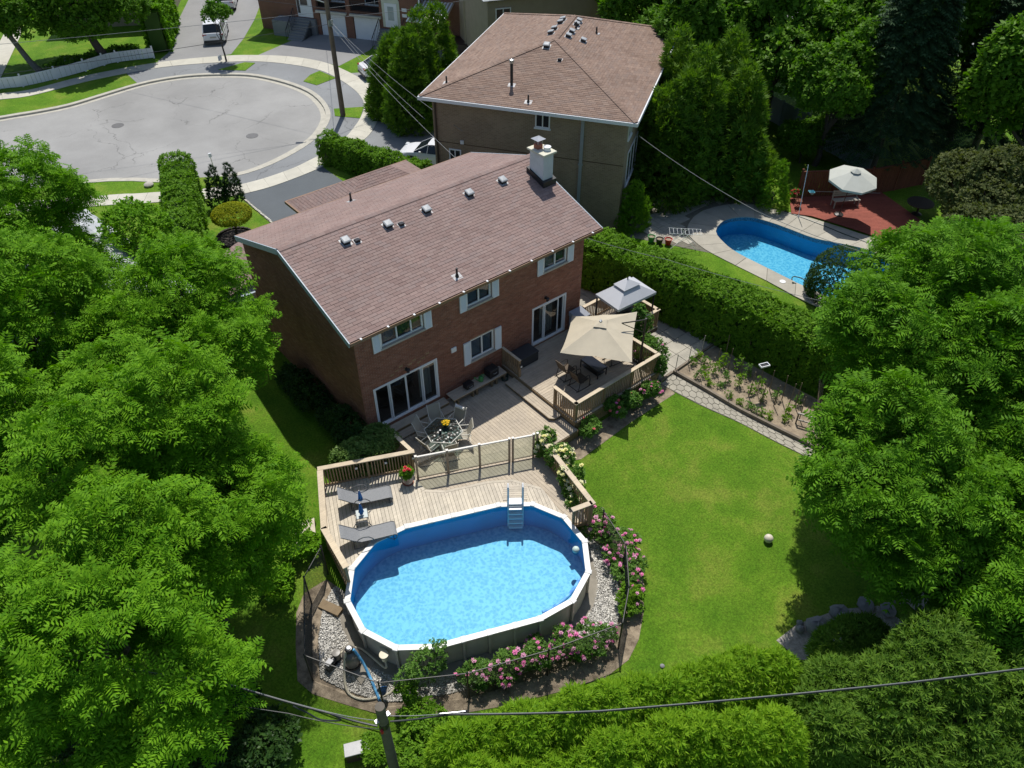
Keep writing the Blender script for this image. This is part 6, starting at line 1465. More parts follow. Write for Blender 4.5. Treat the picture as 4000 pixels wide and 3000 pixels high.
for k in range(3): MB().box(-0.8,0.16,0.55+k*0.13,0.8,0.19,0.65+k*0.13).build('back_slat', 'stake_pale', gb_)
for s in (-.75,.75): MB().box(s-.03,-.3,0,s+.03,-.24,0.42).build('leg', 'stake_pale', gb_); MB().box(s-.03,.13,0,s+.03,.16,0.95).build('leg', 'stake_pale', gb_)
pn = thing('pool_net_pole', 'long silver pole with a light-blue leaf net lying along the red deck', 'pool net', (30.9,0.25,npz+0.9), R(-40))
MB().tube([(0,0,0),(3.9,0,-0.1)], 0.02, 6).build('pole', 'galvanised', pn); m = MB(); m.add([(0,-.16,.0),(-.35,-.16,0),(-.35,.16,0),(0,.16,0),(-.1,0,-.25)], [(0,1,4),(1,2,4),(2,3,4),(3,0,4)]); m.build('net_bag', plain('net_lightblue', (0.25,0.55,0.62), 0.7), pn)
sp_ = thing('shade_pole', 'thin white pole leaning beside the conical shrub at the red deck', 'pole', (29.05,-0.15,npz)); MB().tube([(0,0,0),(0.2,0.35,3.1)], 0.022, 6).build('pole', 'white_paint', sp_); MB().lathe([(0.06,0),(0.03,0.12)], 8).build('foot', 'white_paint', sp_)
fc = thing('folding_chair', 'small brown folding chair at the sunny corner of the red deck', 'chair', (29.9,0.55,npz+0.1), R(40))
MB().box(-.2,-.2,.42,.2,.2,.45).build('seat', 'red_fence_wood', fc); MB().box(-.2,.18,.62,.2,.21,.85).build('backrest', 'red_fence_wood', fc)
for s in (-.19,.19): MB().bar((s,-.2,0),(s,.2,.85),.03,.03).build('leg', 'red_fence_wood', fc); MB().bar((s,.2,0),(s,-.2,.43),.03,.03).build('leg', 'red_fence_wood', fc)
ds = thing('dark_patio_set', 'dark covered patio table in deep shade at the far end of the red deck', 'table', (34.6,-4.4,npz+0.1)); MB().lathe([(0.75,0.70),(0.75,0.74)], 20).build('top', 'frame_dark', ds); MB().lathe([(0.3,0),(0.06,0.1),(0.06,0.70)], 12).build('pedestal', 'frame_dark', ds)
cr_ = thing('clothes_rack', 'white folding clothes rack on the paving beside the hedge', 'clothes rack', (21.4,2.0,npz+0.03), R(-45))
for s in (-.28,.28):
    MB().bar((-.7,s,0),(.2,s,.95),.02,.02).build('leg', 'white_paint', cr_); MB().bar((.7,s,0),(-.2,s,.95),.02,.02).build('leg', 'white_paint', cr_)
for k in range(9): MB().tube([(-.85+k*.21,-.3,.95),(-.85+k*.21,.3,.95)], 0.008, 5).build('rail', 'white_paint', cr_)
for s in (-.3,.3): MB().tube([(-.9,s,.95),(.9,s,.95)], 0.012, 5).build('side_bar', 'white_paint', cr_)
for i,(x,y,c,lab) in enumerate(((20.61,3.05,'black_plastic','black plant pot on the paving behind the hedge'),(20.95,2.7,'red_plastic','red plant pot on the paving beside the clothes rack'),(20.45,3.5,'can_green','green bucket on the paving behind the hedge'))):
    p_ = thing('plant_pot', lab, 'pot', (x,y,npz+0.03)); MB().lathe([(0.15,0),(0.2,0.32),(0.22,0.34),(0.19,0.34),(0.17,0.28)], 14).build('pot', c, p_); MB().lathe([(0.18,0.28),(0.02,0.29)], 12).build('soil', 'soil', p_)
lid = MB().lathe([(0.16,0),(0.16,0.02),(0.02,0.03)], 16).build('skimmer_lid', 'white_vinyl', np_, loc=(22.75,-3.6,npz+0.042))
hs = hose('vacuum_hose', 'dark vacuum hose curling in the near end of the kidney pool', [(23.0,-4.0,npz+.1),(23.6,-4.4,-.88),(24.1,-4.0,-.88),(23.9,-3.5,-.9),(23.4,-3.9,-.9),(23.6,-4.7,-.9),(24.6,-4.4,-.9),(25.8,-4.6,-.9)], 0.03, 'hose_dark')
ld2 = hose('garden_hose', 'dark garden hose running along the pool surround by the red deck', [(28.9,1.2,npz+.06),(29.1,0.0,npz+.06),(29.3,-1.6,npz+.06),(29.4,-3.0,npz+.06),(29.6,-4.6,npz+.06),(29.4,-6.0,npz+.06)], 0.025, 'hose_dark')
# ================================================================ vehicles
plain('car_white', (0.74,0.75,0.77), 0.22, 0.02, 2, spec=0.6); plain('car_glass', (0.015,0.02,0.024), 0.05); plain('tyre', (0.02,0.02,0.02), 0.8); plain('tail_light', (0.30,0.01,0.015), 0.25); plain('rim_metal', (0.45,0.46,0.47), 0.3, metal=0.8); plain('car_trim', (0.03,0.03,0.032), 0.5); plain('head_light', (0.65,0.68,0.7), 0.1)
def car(label, x, y, z, rz, suv=True):
    """nose towards local +x; body lofted from cross-sections"""
    c = thing('parked_car', label, 'car', (x,y,z), rz, 'white cars around the turning circle'); L, Wd = (4.6,0.92) if suv else (4.85,0.90)
    if suv: S = [(-2.28,.45,.80,.80),(-2.22,.36,.98,.86),(-1.9,.30,1.02,.92),(-1.0,.28,1.03,.93),(0.2,.28,1.02,.93),(0.95,.28,1.02,.92),(1.7,.30,.96,.90),(2.15,.36,.84,.84),(2.30,.45,.70,.72)]; Gh = [(-2.12,1.03,.76),(-1.75,1.58,.68),(-1.2,1.66,.70),(-0.2,1.66,.70),(0.35,1.58,.68),(1.15,1.02,.78)]
    else: S = [(-2.42,.45,.78,.74),(-2.35,.36,.92,.84),(-1.9,.28,.98,.90),(-1.0,.26,.94,.91),(0.2,.26,.92,.91),(0.9,.26,.92,.90),(1.7,.28,.82,.88),(2.25,.34,.70,.80),(2.42,.42,.58,.66)]; Gh = [(-1.95,.97,.68),(-1.15,1.36,.60),(-0.7,1.43,.60),(0.0,1.43,.61),(0.35,1.38,.60),(1.25,.92,.72)]
    prof = [(-1,0.12),(-0.97,0.5),(-1.0,0.78),(-0.90,1.0),(-0.5,1.02),(0,1.03),(0.5,1.02),(0.90,1.0),(1.0,0.78),(0.97,0.5),(1,0.12)]
    m = MB(); n = len(prof); vs = []
    for (xx,zb,zt,hw) in S:
        for (py,pz) in prof: vs.append((xx, py*hw, zb+(zt-zb)*max(0,(pz-0.12)/0.9)))
    fs = [(i*n+k,i*n+k+1,(i+1)*n+k+1,(i+1)*n+k) for i in range(len(S)-1) for k in range(n-1)]+[tuple(range(n-1,-1,-1)),tuple(range((len(S)-1)*n,len(S)*n))]
    fs += [(i*n+n-1,i*n,(i+1)*n,(i+1)*n+n-1) for i in range(len(S)-1)]
    m.add(vs, fs); m.build('body', 'car_white', c, smooth=True)
    # greenhouse: glass band + white roof
    m = MB(); vs = []
    for (xx,zz,hw) in Gh: vs += [(xx,-hw,zz),(xx,hw,zz)]
    base = [(Gh[0][0]-.02,-.84,.9),(Gh[0][0]-.02,.84,.9),(Gh[-1][0]+.05,-.84,.88),(Gh[-1][0]+.05,.84,.88)]
    k = len(Gh); belt = [(xx,s*(.86 if 0 < i < k-1 else .8),S[3][2]-.02) for s in (-1,1) for i,(xx,zz,hw) in enumerate(Gh)]
    m.add([(p[0],p[1],p[2]) for p in belt[:k]]+[(g[0],-g[2],g[1]) for g in Gh], [(i,i+1,k+i+1,k+i) for i in range(k-1)])
    m.add([(p[0],p[1],p[2]) for p in belt[k:]]+[(g[0],g[2],g[1]) for g in Gh], [(k+i,k+i+1,i+1,i) for i in range(k-1)])
    m.add([(Gh[0][0],-Gh[0][2],Gh[0][1]),(Gh[0][0],Gh[0][2],Gh[0][1]),(Gh[1][0],Gh[1][2],Gh[1][1]),(Gh[1][0],-Gh[1][2],Gh[1][1])], [(3,2,1,0)])
    m.add([(Gh[-1][0],-Gh[-1][2],Gh[-1][1]),(Gh[-1][0],Gh[-1][2],Gh[-1][1]),(Gh[-2][0],Gh[-2][2],Gh[-2][1]),(Gh[-2][0],-Gh[-2][2],Gh[-2][1])], [(0,1,2,3)])
    m.build('windows', 'car_glass', c)
    m = MB(); vs = []; rr_ = Gh[1:-1]
    for (xx,zz,hw) in rr_: vs += [(xx,-hw-.02,zz-.03),(xx,-hw*.6,zz+.03),(xx,hw*.6,zz+.03),(xx,hw+.02,zz-.03)]
    m.add(vs, [(4*i+j,4*i+j+1,4*i+5+j,4*i+4+j)[::-1] for i in range(len(rr_)-1) for j in range(3)]); m.build('roof', 'car_white', c, smooth=True)
    m = MB()
    for s in (-1,1):
        for (a,b) in ((Gh[0],Gh[1]),(Gh[-1],Gh[-2])):
            m.bar((a[0],s*(a[2]+.02),a[1]-.02),(b[0],s*(b[2]+.02),b[1]),.07,.05)
        for xx in (-0.45,0.42 if suv else .3): m.bar((xx,s*.865,S[3][2]-.03),(xx-.05,s*.705 if suv else s*.615,Gh[2][1]-.03),.03,.08)
    m.build('pillars', 'car_white', c)
    for xx in (-1.38,1.40):
        for s in (-1,1):
            w_ = MB(); w_.tube([(xx,s*.70,.34),(xx,s*.93,.34)], .34, 20); wo_ = w_.build('wheel', 'tyre', c, smooth=True); r_ = MB(); r_.tube([(xx,s*.90,.34),(xx,s*.94,.34)], .21, 14); r_.build('rim', 'rim_metal', wo_)
    for s in (-1,1):
        MB().obox((S[1][0]+.02,s*.68,.84),(.12,.34,.16)).build('tail_light', 'tail_light', c, bevel=0.02); MB().obox((S[-2][0]-.03,s*.66,.68),(.22,.30,.14)).build('headlight', 'head_light', c, bevel=0.03); MB().obox((.75,s*.98,1.0),(.14,.14,.11)).build('mirror', 'car_white', c, bevel=0.03)
    MB().box(S[0][0]-.03,-.26,.62,S[0][0]+.02,.26,.74).build('number_plate', 'stone_sill', c); MB().box(S[0][0]-.02,-.8,.28,S[0][0]+.15,.8,.44).build('rear_bumper', 'car_trim', c)
    return c
car('white hatchback SUV parked nearer the street on the far driveway, seen from behind', 16.3, 51.8, -0.69, R(62)); car('white SUV parked farther up the far driveway, beyond the small tree', 21.0, 60.0, -0.69, R(62))
car('white sedan half hidden behind the cedars by the curved sidewalk', 23.4, 34.6, -0.69, R(-12), False); car('white car with its nose showing past the wall of the buff brick house', 17.0, 19.2, -0.69, R(125), False)
car('white car glimpsed through the far right trees', 58.0, 19.0, -0.85, R(30)); 
sheet('far_parking', [(50,10),(70,6),(75,30),(54,26)], 'pale_drive', 0.02, -0.87)
# ================================================================ vegetation
foliage('walnut_leaf', (0.070,0.205,0.007), (0.180,0.375,0.014), 0.27, 0.65, (1.0,1.1,0.12))
foliage('walnut_leaf_b', (0.058,0.175,0.008), (0.150,0.33,0.016), 0.27, 0.6, (1.0,1.1,0.15))
foliage('maple_leaf', (0.055,0.145,0.012), (0.15,0.30,0.022), 0.35, 0.5, (0.85,1.05,0.2))
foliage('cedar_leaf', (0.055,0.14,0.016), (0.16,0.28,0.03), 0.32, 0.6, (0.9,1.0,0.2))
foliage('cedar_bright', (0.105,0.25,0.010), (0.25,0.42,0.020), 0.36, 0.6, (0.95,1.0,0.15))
foliage('hedge_leaf', (0.075,0.19,0.012), (0.19,0.36,0.025), 0.32, 0.55, (0.9,1.0,0.18))
foliage('spruce_leaf', (0.018,0.05,0.022), (0.05,0.10,0.035), 0.12, 0.65, (0.8,1.0,0.4))
foliage('olive_leaf', (0.055,0.085,0.024), (0.14,0.165,0.055), 0.3, 0.55, (0.95,1.0,0.3))
foliage('rose_leaf', (0.06,0.16,0.026), (0.17,0.31,0.055), 0.3, 0.45, (0.85,1.0,0.3))
foliage('shrub_leaf', (0.075,0.16,0.035), (0.21,0.32,0.08), 0.3, 0.4, (0.85,1.0,0.35))
foliage('yellow_leaf', (0.20,0.26,0.012), (0.40,0.42,0.02), 0.3, 0.6, (1.0,0.95,0.1))
foliage('yew_leaf', (0.022,0.06,0.016), (0.06,0.12,0.022), 0.15, 0.6, (0.85,1.0,0.3))
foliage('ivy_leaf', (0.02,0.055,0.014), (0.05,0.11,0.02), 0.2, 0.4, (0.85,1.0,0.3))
plain('bark', (0.085,0.07,0.058), 0.95, 0.25, 6, 0.8, 18); plain('bark_pale', (0.20,0.185,0.16), 0.95, 0.2, 6, 0.6, 18)
PR_ = np.random.default_rng(21)
def frames(nrm, spin, rg=PR_):
    """rotation matrices whose z axis is nrm, spun by angle"""
    n = nrm/np.linalg.norm(nrm, axis=1, keepdims=True); a = np.where(np.abs(n[:,2:3]) < 0.9, np.array([[0,0,1.0]]), np.array([[1.0,0,0]]))
    x = np.cross(a, n); x /= np.linalg.norm(x, axis=1, keepdims=True); y = np.cross(n, x)
    c, s = np.cos(spin)[:,None], np.sin(spin)[:,None]
    return np.stack([x*c+y*s, -x*s+y*c, n], axis=2)
def stamp(T, Fq, Rm, sc, pos):
    V = np.einsum('nij,kj->nki', Rm, T)*sc[:,None,None]+pos[:,None,:]; k = len(T)
    F = (Fq[None]+(np.arange(len(pos))*k)[:,None,None]).reshape(-1, Fq.shape[1]); return V.reshape(-1,3), F
def kite(b, d, n, L, w):
    """leaf from base b along d, flat normal n"""
    d = np.array(d, float); d /= np.linalg.norm(d); s = np.cross(d, n); s /= np.linalg.norm(s); b = np.array(b, float)
    return [b, b+d*L*0.42+s*w, b+d*L, b+d*L*0.42-s*w]
def template_frond(pairs=6, droop=0.45, lw=0.052):
    V = []; F = []
    def z(x): return 0.22*x-droop*x*x
    def add(k): o = len(V); V.extend(k); F.append((o,o+1,o+2)); F.append((o,o+2,o+3))
    for i in range(pairs):
        x = 0.16+0.78*i/(pairs-1); L = 0.30*(0.75+0.5*math.sin(math.pi*(i+0.6)/(pairs+0.6)))
        sl = 0.22-2*droop*x
        for s in (-1,1): add(kite((x,0,z(x)), (0.42,s*0.9,sl*0.4-0.22), (0,0,1), L, lw))
    add(kite((0.94,0,z(0.94)), (1,0,0.22-2*droop), (0,0,1), 0.24, lw))
    o = len(V); V.extend([np.array((0,-.008,0)),np.array((0,.008,0)),np.array((0.96,0,z(.96)))]); F.append((o,o+1,o+2))
    return np.array(V), np.array(F)
FROND = [template_frond(6,0.42,0.056), template_frond(6,0.60,0.056), template_frond(5,0.80,0.064), template_frond(7,0.35,0.05)]
def template_fan(n=6, spread=1.3, L=1.0, w=0.11, cup=0.15):
    V = []; F = []
    for i in range(n):
        a = -spread+2*spread*i/(n-1); k = kite((0,0,0), (math.sin(a), cup*math.cos(3*a), math.cos(a)), (0,1,0), L*(0.7+0.3*math.cos(a)), w); o = len(V); V.extend(k); F += [(o,o+1,o+2),(o,o+2,o+3)]
    return np.array(V), np.array(F)
FAN = [template_fan(5,1.0,1.0,0.12,0.2), template_fan(6,1.3,1.0,0.10,-0.3), template_fan(4,0.7,1.1,0.10,0.3)]
def template_tuft(n=7, w=0.20, seed=1):
    r = random.Random(seed); V = []; F = []
    for i in range(n):
        a = 2*math.pi*i/n+r.uniform(-.3,.3); e = r.uniform(0.0,0.9); b = (r.uniform(-.35,.35),r.uniform(-.35,.35),r.uniform(-.25,.25))
        k = kite(b, (math.cos(a),math.sin(a),e), (r.uniform(-.4,.4),r.uniform(-.4,.4),1), r.uniform(.5,.8), w); o = len(V); V.extend(k); F += [(o,o+1,o+2),(o,o+2,o+3)]
    return np.array(V), np.array(F)
def template_spray(n=9, w=0.085, seed=1):
    r = random.Random(seed); V = []; F = []
    for i in range(n):
        a = 2*math.pi*i/n+r.uniform(-.4,.4); e = r.uniform(0.1,1.3); d = (math.cos(a),math.sin(a),e)
        k = kite((0,0,0), d, (-math.cos(a)*e,-math.sin(a)*e,1.0), r.uniform(.7,1.1), w); o = len(V); V.extend(k); F += [(o,o+1,o+2),(o,o+2,o+3)]
    return np.array(V), np.array(F)
SPRAY = [template_spray(9,0.085,1), template_spray(10,0.075,2), template_spray(8,0.095,3)]
TUFT = [template_tuft(7,0.2,1), template_tuft(8,0.17,2), template_tuft(6,0.22,3), template_tuft(9,0.15,4)]
def shell(lobes, n, lo=0.72, hi=1.03, up=-0.35, rg=PR_, flat=0.9):
    """random points near the surface of overlapping ellipsoids with outward normals"""
    C = np.array([l[0] for l in lobes], float); Rr = np.array([l[1] for l in lobes], float); wgt = (Rr.prod(1))**(2/3); wgt /= wgt.sum()
    P = []; N = []; tot = 0
    while tot < n:
        m = int((n-tot)*1.8)+50; k = rg.choice(len(lobes), m, p=wgt); d = rg.normal(size=(m,3)); d /= np.linalg.norm(d,axis=1,keepdims=True)
        ok = d[:,2] > up-0.25*rg.random(m); k, d = k[ok], d[ok]; f = lo+(hi-lo)*np.sqrt(rg.random(len(d)))
        p = C[k]+d*Rr[k]*f[:,None]; keep = np.ones(len(p), bool)
        for j in range(len(lobes)):
            q = (p-C[j])/Rr[j]; keep &= ~((np.linalg.norm(q,axis=1) < flat*0.78) & (k != j))
        P.append(p[keep]); nn = d/Rr[k]; N.append((nn/np.linalg.norm(nn,axis=1,keepdims=True))[keep]); tot += keep.sum()
    return np.concatenate(P)[:n], np.concatenate(N)[:n]
def rosettes(P, N, size, nf=(7,11), rg=PR_):
    cnt = rg.integers(nf[0], nf[1], len(P)); idx = np.repeat(np.arange(len(P)), cnt)
    first = np.concatenate([[0],np.cumsum(cnt)[:-1]]); loc = np.arange(len(idx))-first[idx]
    ax = N*0.55+np.array([[0,0,0.75]])+rg.normal(0,0.15,(len(P),3)); Rm = frames(ax, rg.random(len(P))*6.28)
    az = loc/cnt[idx]*2*np.pi+rg.normal(0,0.25,len(idx)); el = rg.uniform(-0.05,1.05,len(idx))
    c, s, ce, se = np.cos(az), np.sin(az), np.cos(el), np.sin(el); z0 = np.zeros_like(c)
    L = np.stack([np.stack([c*ce,-s,-c*se],1),np.stack([s*ce,c,-s*se],1),np.stack([se,z0,ce],1)],1)
    Rf = np.einsum('nij,njk->nik', Rm[idx], L); sc = size*rg.uniform(0.7,1.25,len(idx)); pos = P[idx]+Rf[:,:,0]*0.03
    pos = pos-Rm[idx][:,:,2]*(rg.random(len(idx))*0.35*size)[:,None]
    Vs = []; Fs = []; o = 0; t = rg.integers(0, len(FROND), len(idx))
    for k, (T, Fq) in enumerate(FROND):
        m = t == k
        if m.any(): V, F = stamp(T, Fq, Rf[m], sc[m], pos[m]); Vs.append(V); Fs.append(F+o); o += len(V)
    return np.concatenate(Vs), np.concatenate(Fs)
def scatter(P, N, size, temps, bias=(0.6,0.4), var=0.35, rg=PR_):
    ax = N*bias[0]+np.array([[0,0,bias[1]]])+rg.normal(0,0.35,(len(P),3)); Rm = frames(ax, rg.random(len(P))*6.28); sc = size*rg.uniform(1-var,1+var,len(P))
    Vs = []; Fs = []; o = 0; t = rg.integers(0, len(temps), len(P))
    for k, (T, Fq) in enumerate(temps):
        m = t == k
        if m.any(): V, F = stamp(T, Fq, Rm[m], sc[m], P[m]); Vs.append(V); Fs.append(F+o); o += len(V)
    return np.concatenate(Vs), np.concatenate(Fs)
def leaf_part(name, VF, mat, parent, origin, stuff=True):
    V, F = VF; o = bpy.data.objects.new(name, mesh_np(name, V-np.array(origin), F, mat)); COL.objects.link(o); o.parent = parent
    if stuff: o['kind'] = 'stuff'
    return o
def limbs(root, origin, base, lobes, r0, mat, n=8, seed=0, lean=None):
    """tapered trunk and limbs reaching into the lobes"""
    rr = random.Random(seed); O = Vector(origin); c = Vector((0,0,0))
    for l in lobes: c += Vector(l[0])
    c /= len(lobes); fork = Vector(base).lerp(Vector((c.x,c.y,c.z)), 0.55)
    m = MB(); pts = [Vector(base)-O+Vector((0,0,-0.1))]
    for k in range(1,5): pts.append((Vector(base).lerp(fork, k/4)+Vector((rr.uniform(-.15,.15),rr.uniform(-.15,.15),0)))-O)
    m.tube(pts, [r0*1.15,r0,r0*0.9,r0*0.8,r0*0.7], 9); t = m.build('trunk', mat, root, smooth=True)
    for i in range(n):
        l = lobes[i % len(lobes)]; d = Vector((rr.uniform(-1,1),rr.uniform(-1,1),rr.uniform(-.3,.8))); e = Vector(l[0])+Vector((d.x*l[1][0],d.y*l[1][1],d.z*l[1][2]))*0.75
        s = pts[-1] if i % 2 else pts[-2]; q = [s]
        for k in range(1,6): q.append(s.lerp(e-O, k/5)+Vector((rr.uniform(-.2,.2),rr.uniform(-.2,.2),0.25*math.sin(k/5*3.14))))
        b = MB(); b.tube(q, [r0*0.5,r0*0.4,r0*0.3,r0*0.22,r0*0.14,r0*0.06], 7); b.build('limb', mat, t, smooth=True)
    return t
def clumps(lobes, n, r, seed):
    """small flattened branch-end clumps spread over the crown envelope, leaving dark gaps"""
    rg = np.random.default_rng(500+seed); P, N = shell(lobes, n*6, 0.62, 1.0, -0.65, rg); out = []; kept = []
    for p in P:
        if all(np.sum((p-q)**2) > (r*1.75)**2 for q in kept):
            kept.append(p); s = r*rg.uniform(0.7,1.25); out.append((tuple(p),(s,s,s*0.85)))
        if len(kept) >= n: break
    return out
def walnut(label, base, lobes, nros, size=0.46, mat='walnut_leaf', seed=0, group='pinnate-leaved trees'):
    g = gz(*base); o = (base[0],base[1],g); t = thing('walnut_tree', label, 'tree', o, group=group)
    sub = clumps(lobes, max(40, nros//7), 0.46, seed)
    P, N = shell(sub, nros, 0.45, 1.04, -0.2, flat=0.75)
    leaf_part('crown', rosettes(P, N, size), mat, t, o); limbs(t, o, o, lobes, 0.24, 'bark', 9, seed); return t
def broad(name, label, base, lobes, n, size, mat, trunk=0.18, seed=0, temps=TUFT, bias=(0.5,0.6), cat='tree', group=None, up=-0.5, lo=0.6, nl=7, bark='bark', z=None):
    g = gz(*base) if z is None else z; o = (base[0],base[1],g); t = thing(name, label, cat, o, group=group)
    P, N = shell(lobes, n, lo, 1.05, up); leaf_part('crown', scatter(P, N, size, temps, bias), mat, t, o)
    if trunk: limbs(t, o, o, lobes, trunk, bark, nl, seed)
    return t
def lumpy(c, r, n, k=0.45, seed=0, low=0.0):
    """a main ellipsoid broken into n overlapping lobes"""
    rr = random.Random(seed); L = [((c[0],c[1],c[2]), (r[0]*0.72,r[1]*0.72,r[2]*0.72))]
    for i in range(n):
        a = rr.uniform(0,6.28); e = rr.uniform(-0.35+low,1.0); q = math.sqrt(max(0,1-e*e)); s = rr.uniform(0.8,1.25)*k
        L.append(((c[0]+math.cos(a)*q*r[0]*0.72,c[1]+math.sin(a)*q*r[1]*0.72,c[2]+e*r[2]*0.68), (r[0]*s,r[1]*s,r[2]*s)))
    return L
# ---- walnut-like trees, left row
walnut('tall pinnate-leaved tree at the far left beside the street', (-8.6,12.6), lumpy((-7.4,12.2,5.6),(3.0,3.0,3.5),9,0.42,1), 800, seed=1)
walnut('pinnate-leaved tree on the left between two grey roof glimpses', (-10.6,5.5), lumpy((-9.6,5.6,6.0),(3.2,3.2,3.4),9,0.42,2), 800, seed=2)
walnut('pinnate-leaved tree beside the house gable wall', (-5.6,4.2), lumpy((-4.5,4.6,4.4),(2.9,3.4,3.0),9,0.42,3), 800, seed=3)
walnut('large pinnate-leaved tree overhanging the left lawn', (-9.0,-1.2), lumpy((-8.3,-1.4,5.2),(3.3,3.2,3.6),10,0.42,4), 950, seed=4)
walnut('pinnate-leaved tree reaching over the lawn-side deck stairs', (-8.2,-4.0), lumpy((-7.6,-4.3,3.6),(2.2,2.2,2.6),9,0.45,5), 520, seed=5)
walnut('tree at the bottom left corner with dark shaded underside', (-11.6,-5.4), lumpy((-10.6,-6.4,4.4),(3.2,3.0,3.9),11,0.42,6), 900, seed=6)
walnut('far-left edge tree with leaning dark trunk', (-13.8,0.6), lumpy((-12.6,0.4,6.0),(3.2,3.4,3.5),9,0.42,7), 700, seed=7)
# ---- walnut-like trees, right
walnut('big pinnate-leaved tree on the right above the vegetable bed', (15.6,-14.2), lumpy((15.2,-13.4,5.4),(3.6,3.2,3.5),11,0.42,11), 900, 0.52, 'walnut_leaf_b', 11)
walnut('pinnate-leaved tree at the right edge of the lawn', (11.2,-17.2), lumpy((9.5,-15.8,3.6),(2.7,2.4,3.0),10,0.44,12), 680, 0.52, 'walnut_leaf_b', 12)
walnut('pinnate-leaved tree at the right picture edge', (16.5,-19.0), lumpy((14.2,-17.8,5.8),(3.6,3.2,3.6),10,0.42,13), 700, 0.52, 'walnut_leaf_b', 13)
walnut('low-hanging dark pinnate-leaved tree at the lower right edge', (11.8,-19.6), lumpy((9.6,-18.9,3.4),(2.6,2.2,2.7),10,0.44,14), 640, 0.52, 'walnut_leaf_b', 14)
# ---- dark trees bottom right
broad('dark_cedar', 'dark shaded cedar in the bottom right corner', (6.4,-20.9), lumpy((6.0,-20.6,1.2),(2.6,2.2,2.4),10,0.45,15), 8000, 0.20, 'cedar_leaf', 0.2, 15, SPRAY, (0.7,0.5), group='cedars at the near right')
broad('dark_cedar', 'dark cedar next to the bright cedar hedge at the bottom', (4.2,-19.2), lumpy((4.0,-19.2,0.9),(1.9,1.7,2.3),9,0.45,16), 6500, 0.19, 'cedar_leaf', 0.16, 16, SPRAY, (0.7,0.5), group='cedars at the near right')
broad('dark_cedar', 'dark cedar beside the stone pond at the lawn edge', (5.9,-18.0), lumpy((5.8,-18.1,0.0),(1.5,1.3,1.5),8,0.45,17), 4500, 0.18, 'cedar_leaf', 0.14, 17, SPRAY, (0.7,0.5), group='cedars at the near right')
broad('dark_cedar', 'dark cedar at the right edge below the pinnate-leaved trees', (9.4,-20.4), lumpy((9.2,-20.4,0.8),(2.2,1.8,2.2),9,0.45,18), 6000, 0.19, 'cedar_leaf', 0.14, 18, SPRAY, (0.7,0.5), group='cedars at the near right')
# ---- near bright cedar hedge along the back lot line
def cedar_row(name, label, line, h, w, n, size, mat, seed=0, temps=FAN, group=None):
    rr = random.Random(seed); o = (line[0][0],line[0][1],gz(*line[0])); t = thing(name, label, 'hedge', o, group=group); lobes = []
    for i in range(len(line)-1):
        a, b = line[i], line[i+1]; L = math.hypot(b[0]-a[0],b[1]-a[1]); k = max(2,int(L/0.75))
        for j in range(k):
            x = a[0]+(b[0]-a[0])*(j+.5)/k+rr.uniform(-.15,.15); y = a[1]+(b[1]-a[1])*(j+.5)/k+rr.uniform(-.15,.15); g = gz(x,y); hh = h*rr.uniform(.88,1.1)
            lobes.append(((x,y,g+hh*0.48),(w*rr.uniform(.8,1.05),w*rr.uniform(.8,1.05),hh*0.55)))
    P, N = shell(lobes, n, 0.75, 1.05, -0.8); ok = P[:,2] > -1.45; leaf_part('foliage', scatter(P[ok], N[ok], size, temps, (0.75,0.65)), mat, t, o)
    m = MB()
    for l in lobes[::2]: g = gz(l[0][0],l[0][1]); m.tube([(l[0][0]-o[0],l[0][1]-o[1],g-o[2]-.05),(l[0][0]-o[0],l[0][1]-o[1],l[0][2]-o[2]+.3)], [0.06,0.03], 6)
    m.build('stems', 'bark', t, stuff=True); return t
cedar_row('cedar_hedge', 'bright green feathery cedar hedge along the bottom edge', [(-5.4,-12.9),(-2.6,-14.3),(0.4,-15.7),(3.4,-17.0)], 4.1, 0.95, 15000, 0.175, 'cedar_bright', 18, SPRAY)
cedar_row('cedar_hedge', 'second row of the bright cedar hedge nearest the camera', [(-5.9,-14.0),(-3.4,-15.3),(-0.8,-16.8),(1.8,-18.2)], 4.2, 1.05, 15000, 0.175, 'cedar_bright', 19, SPRAY)
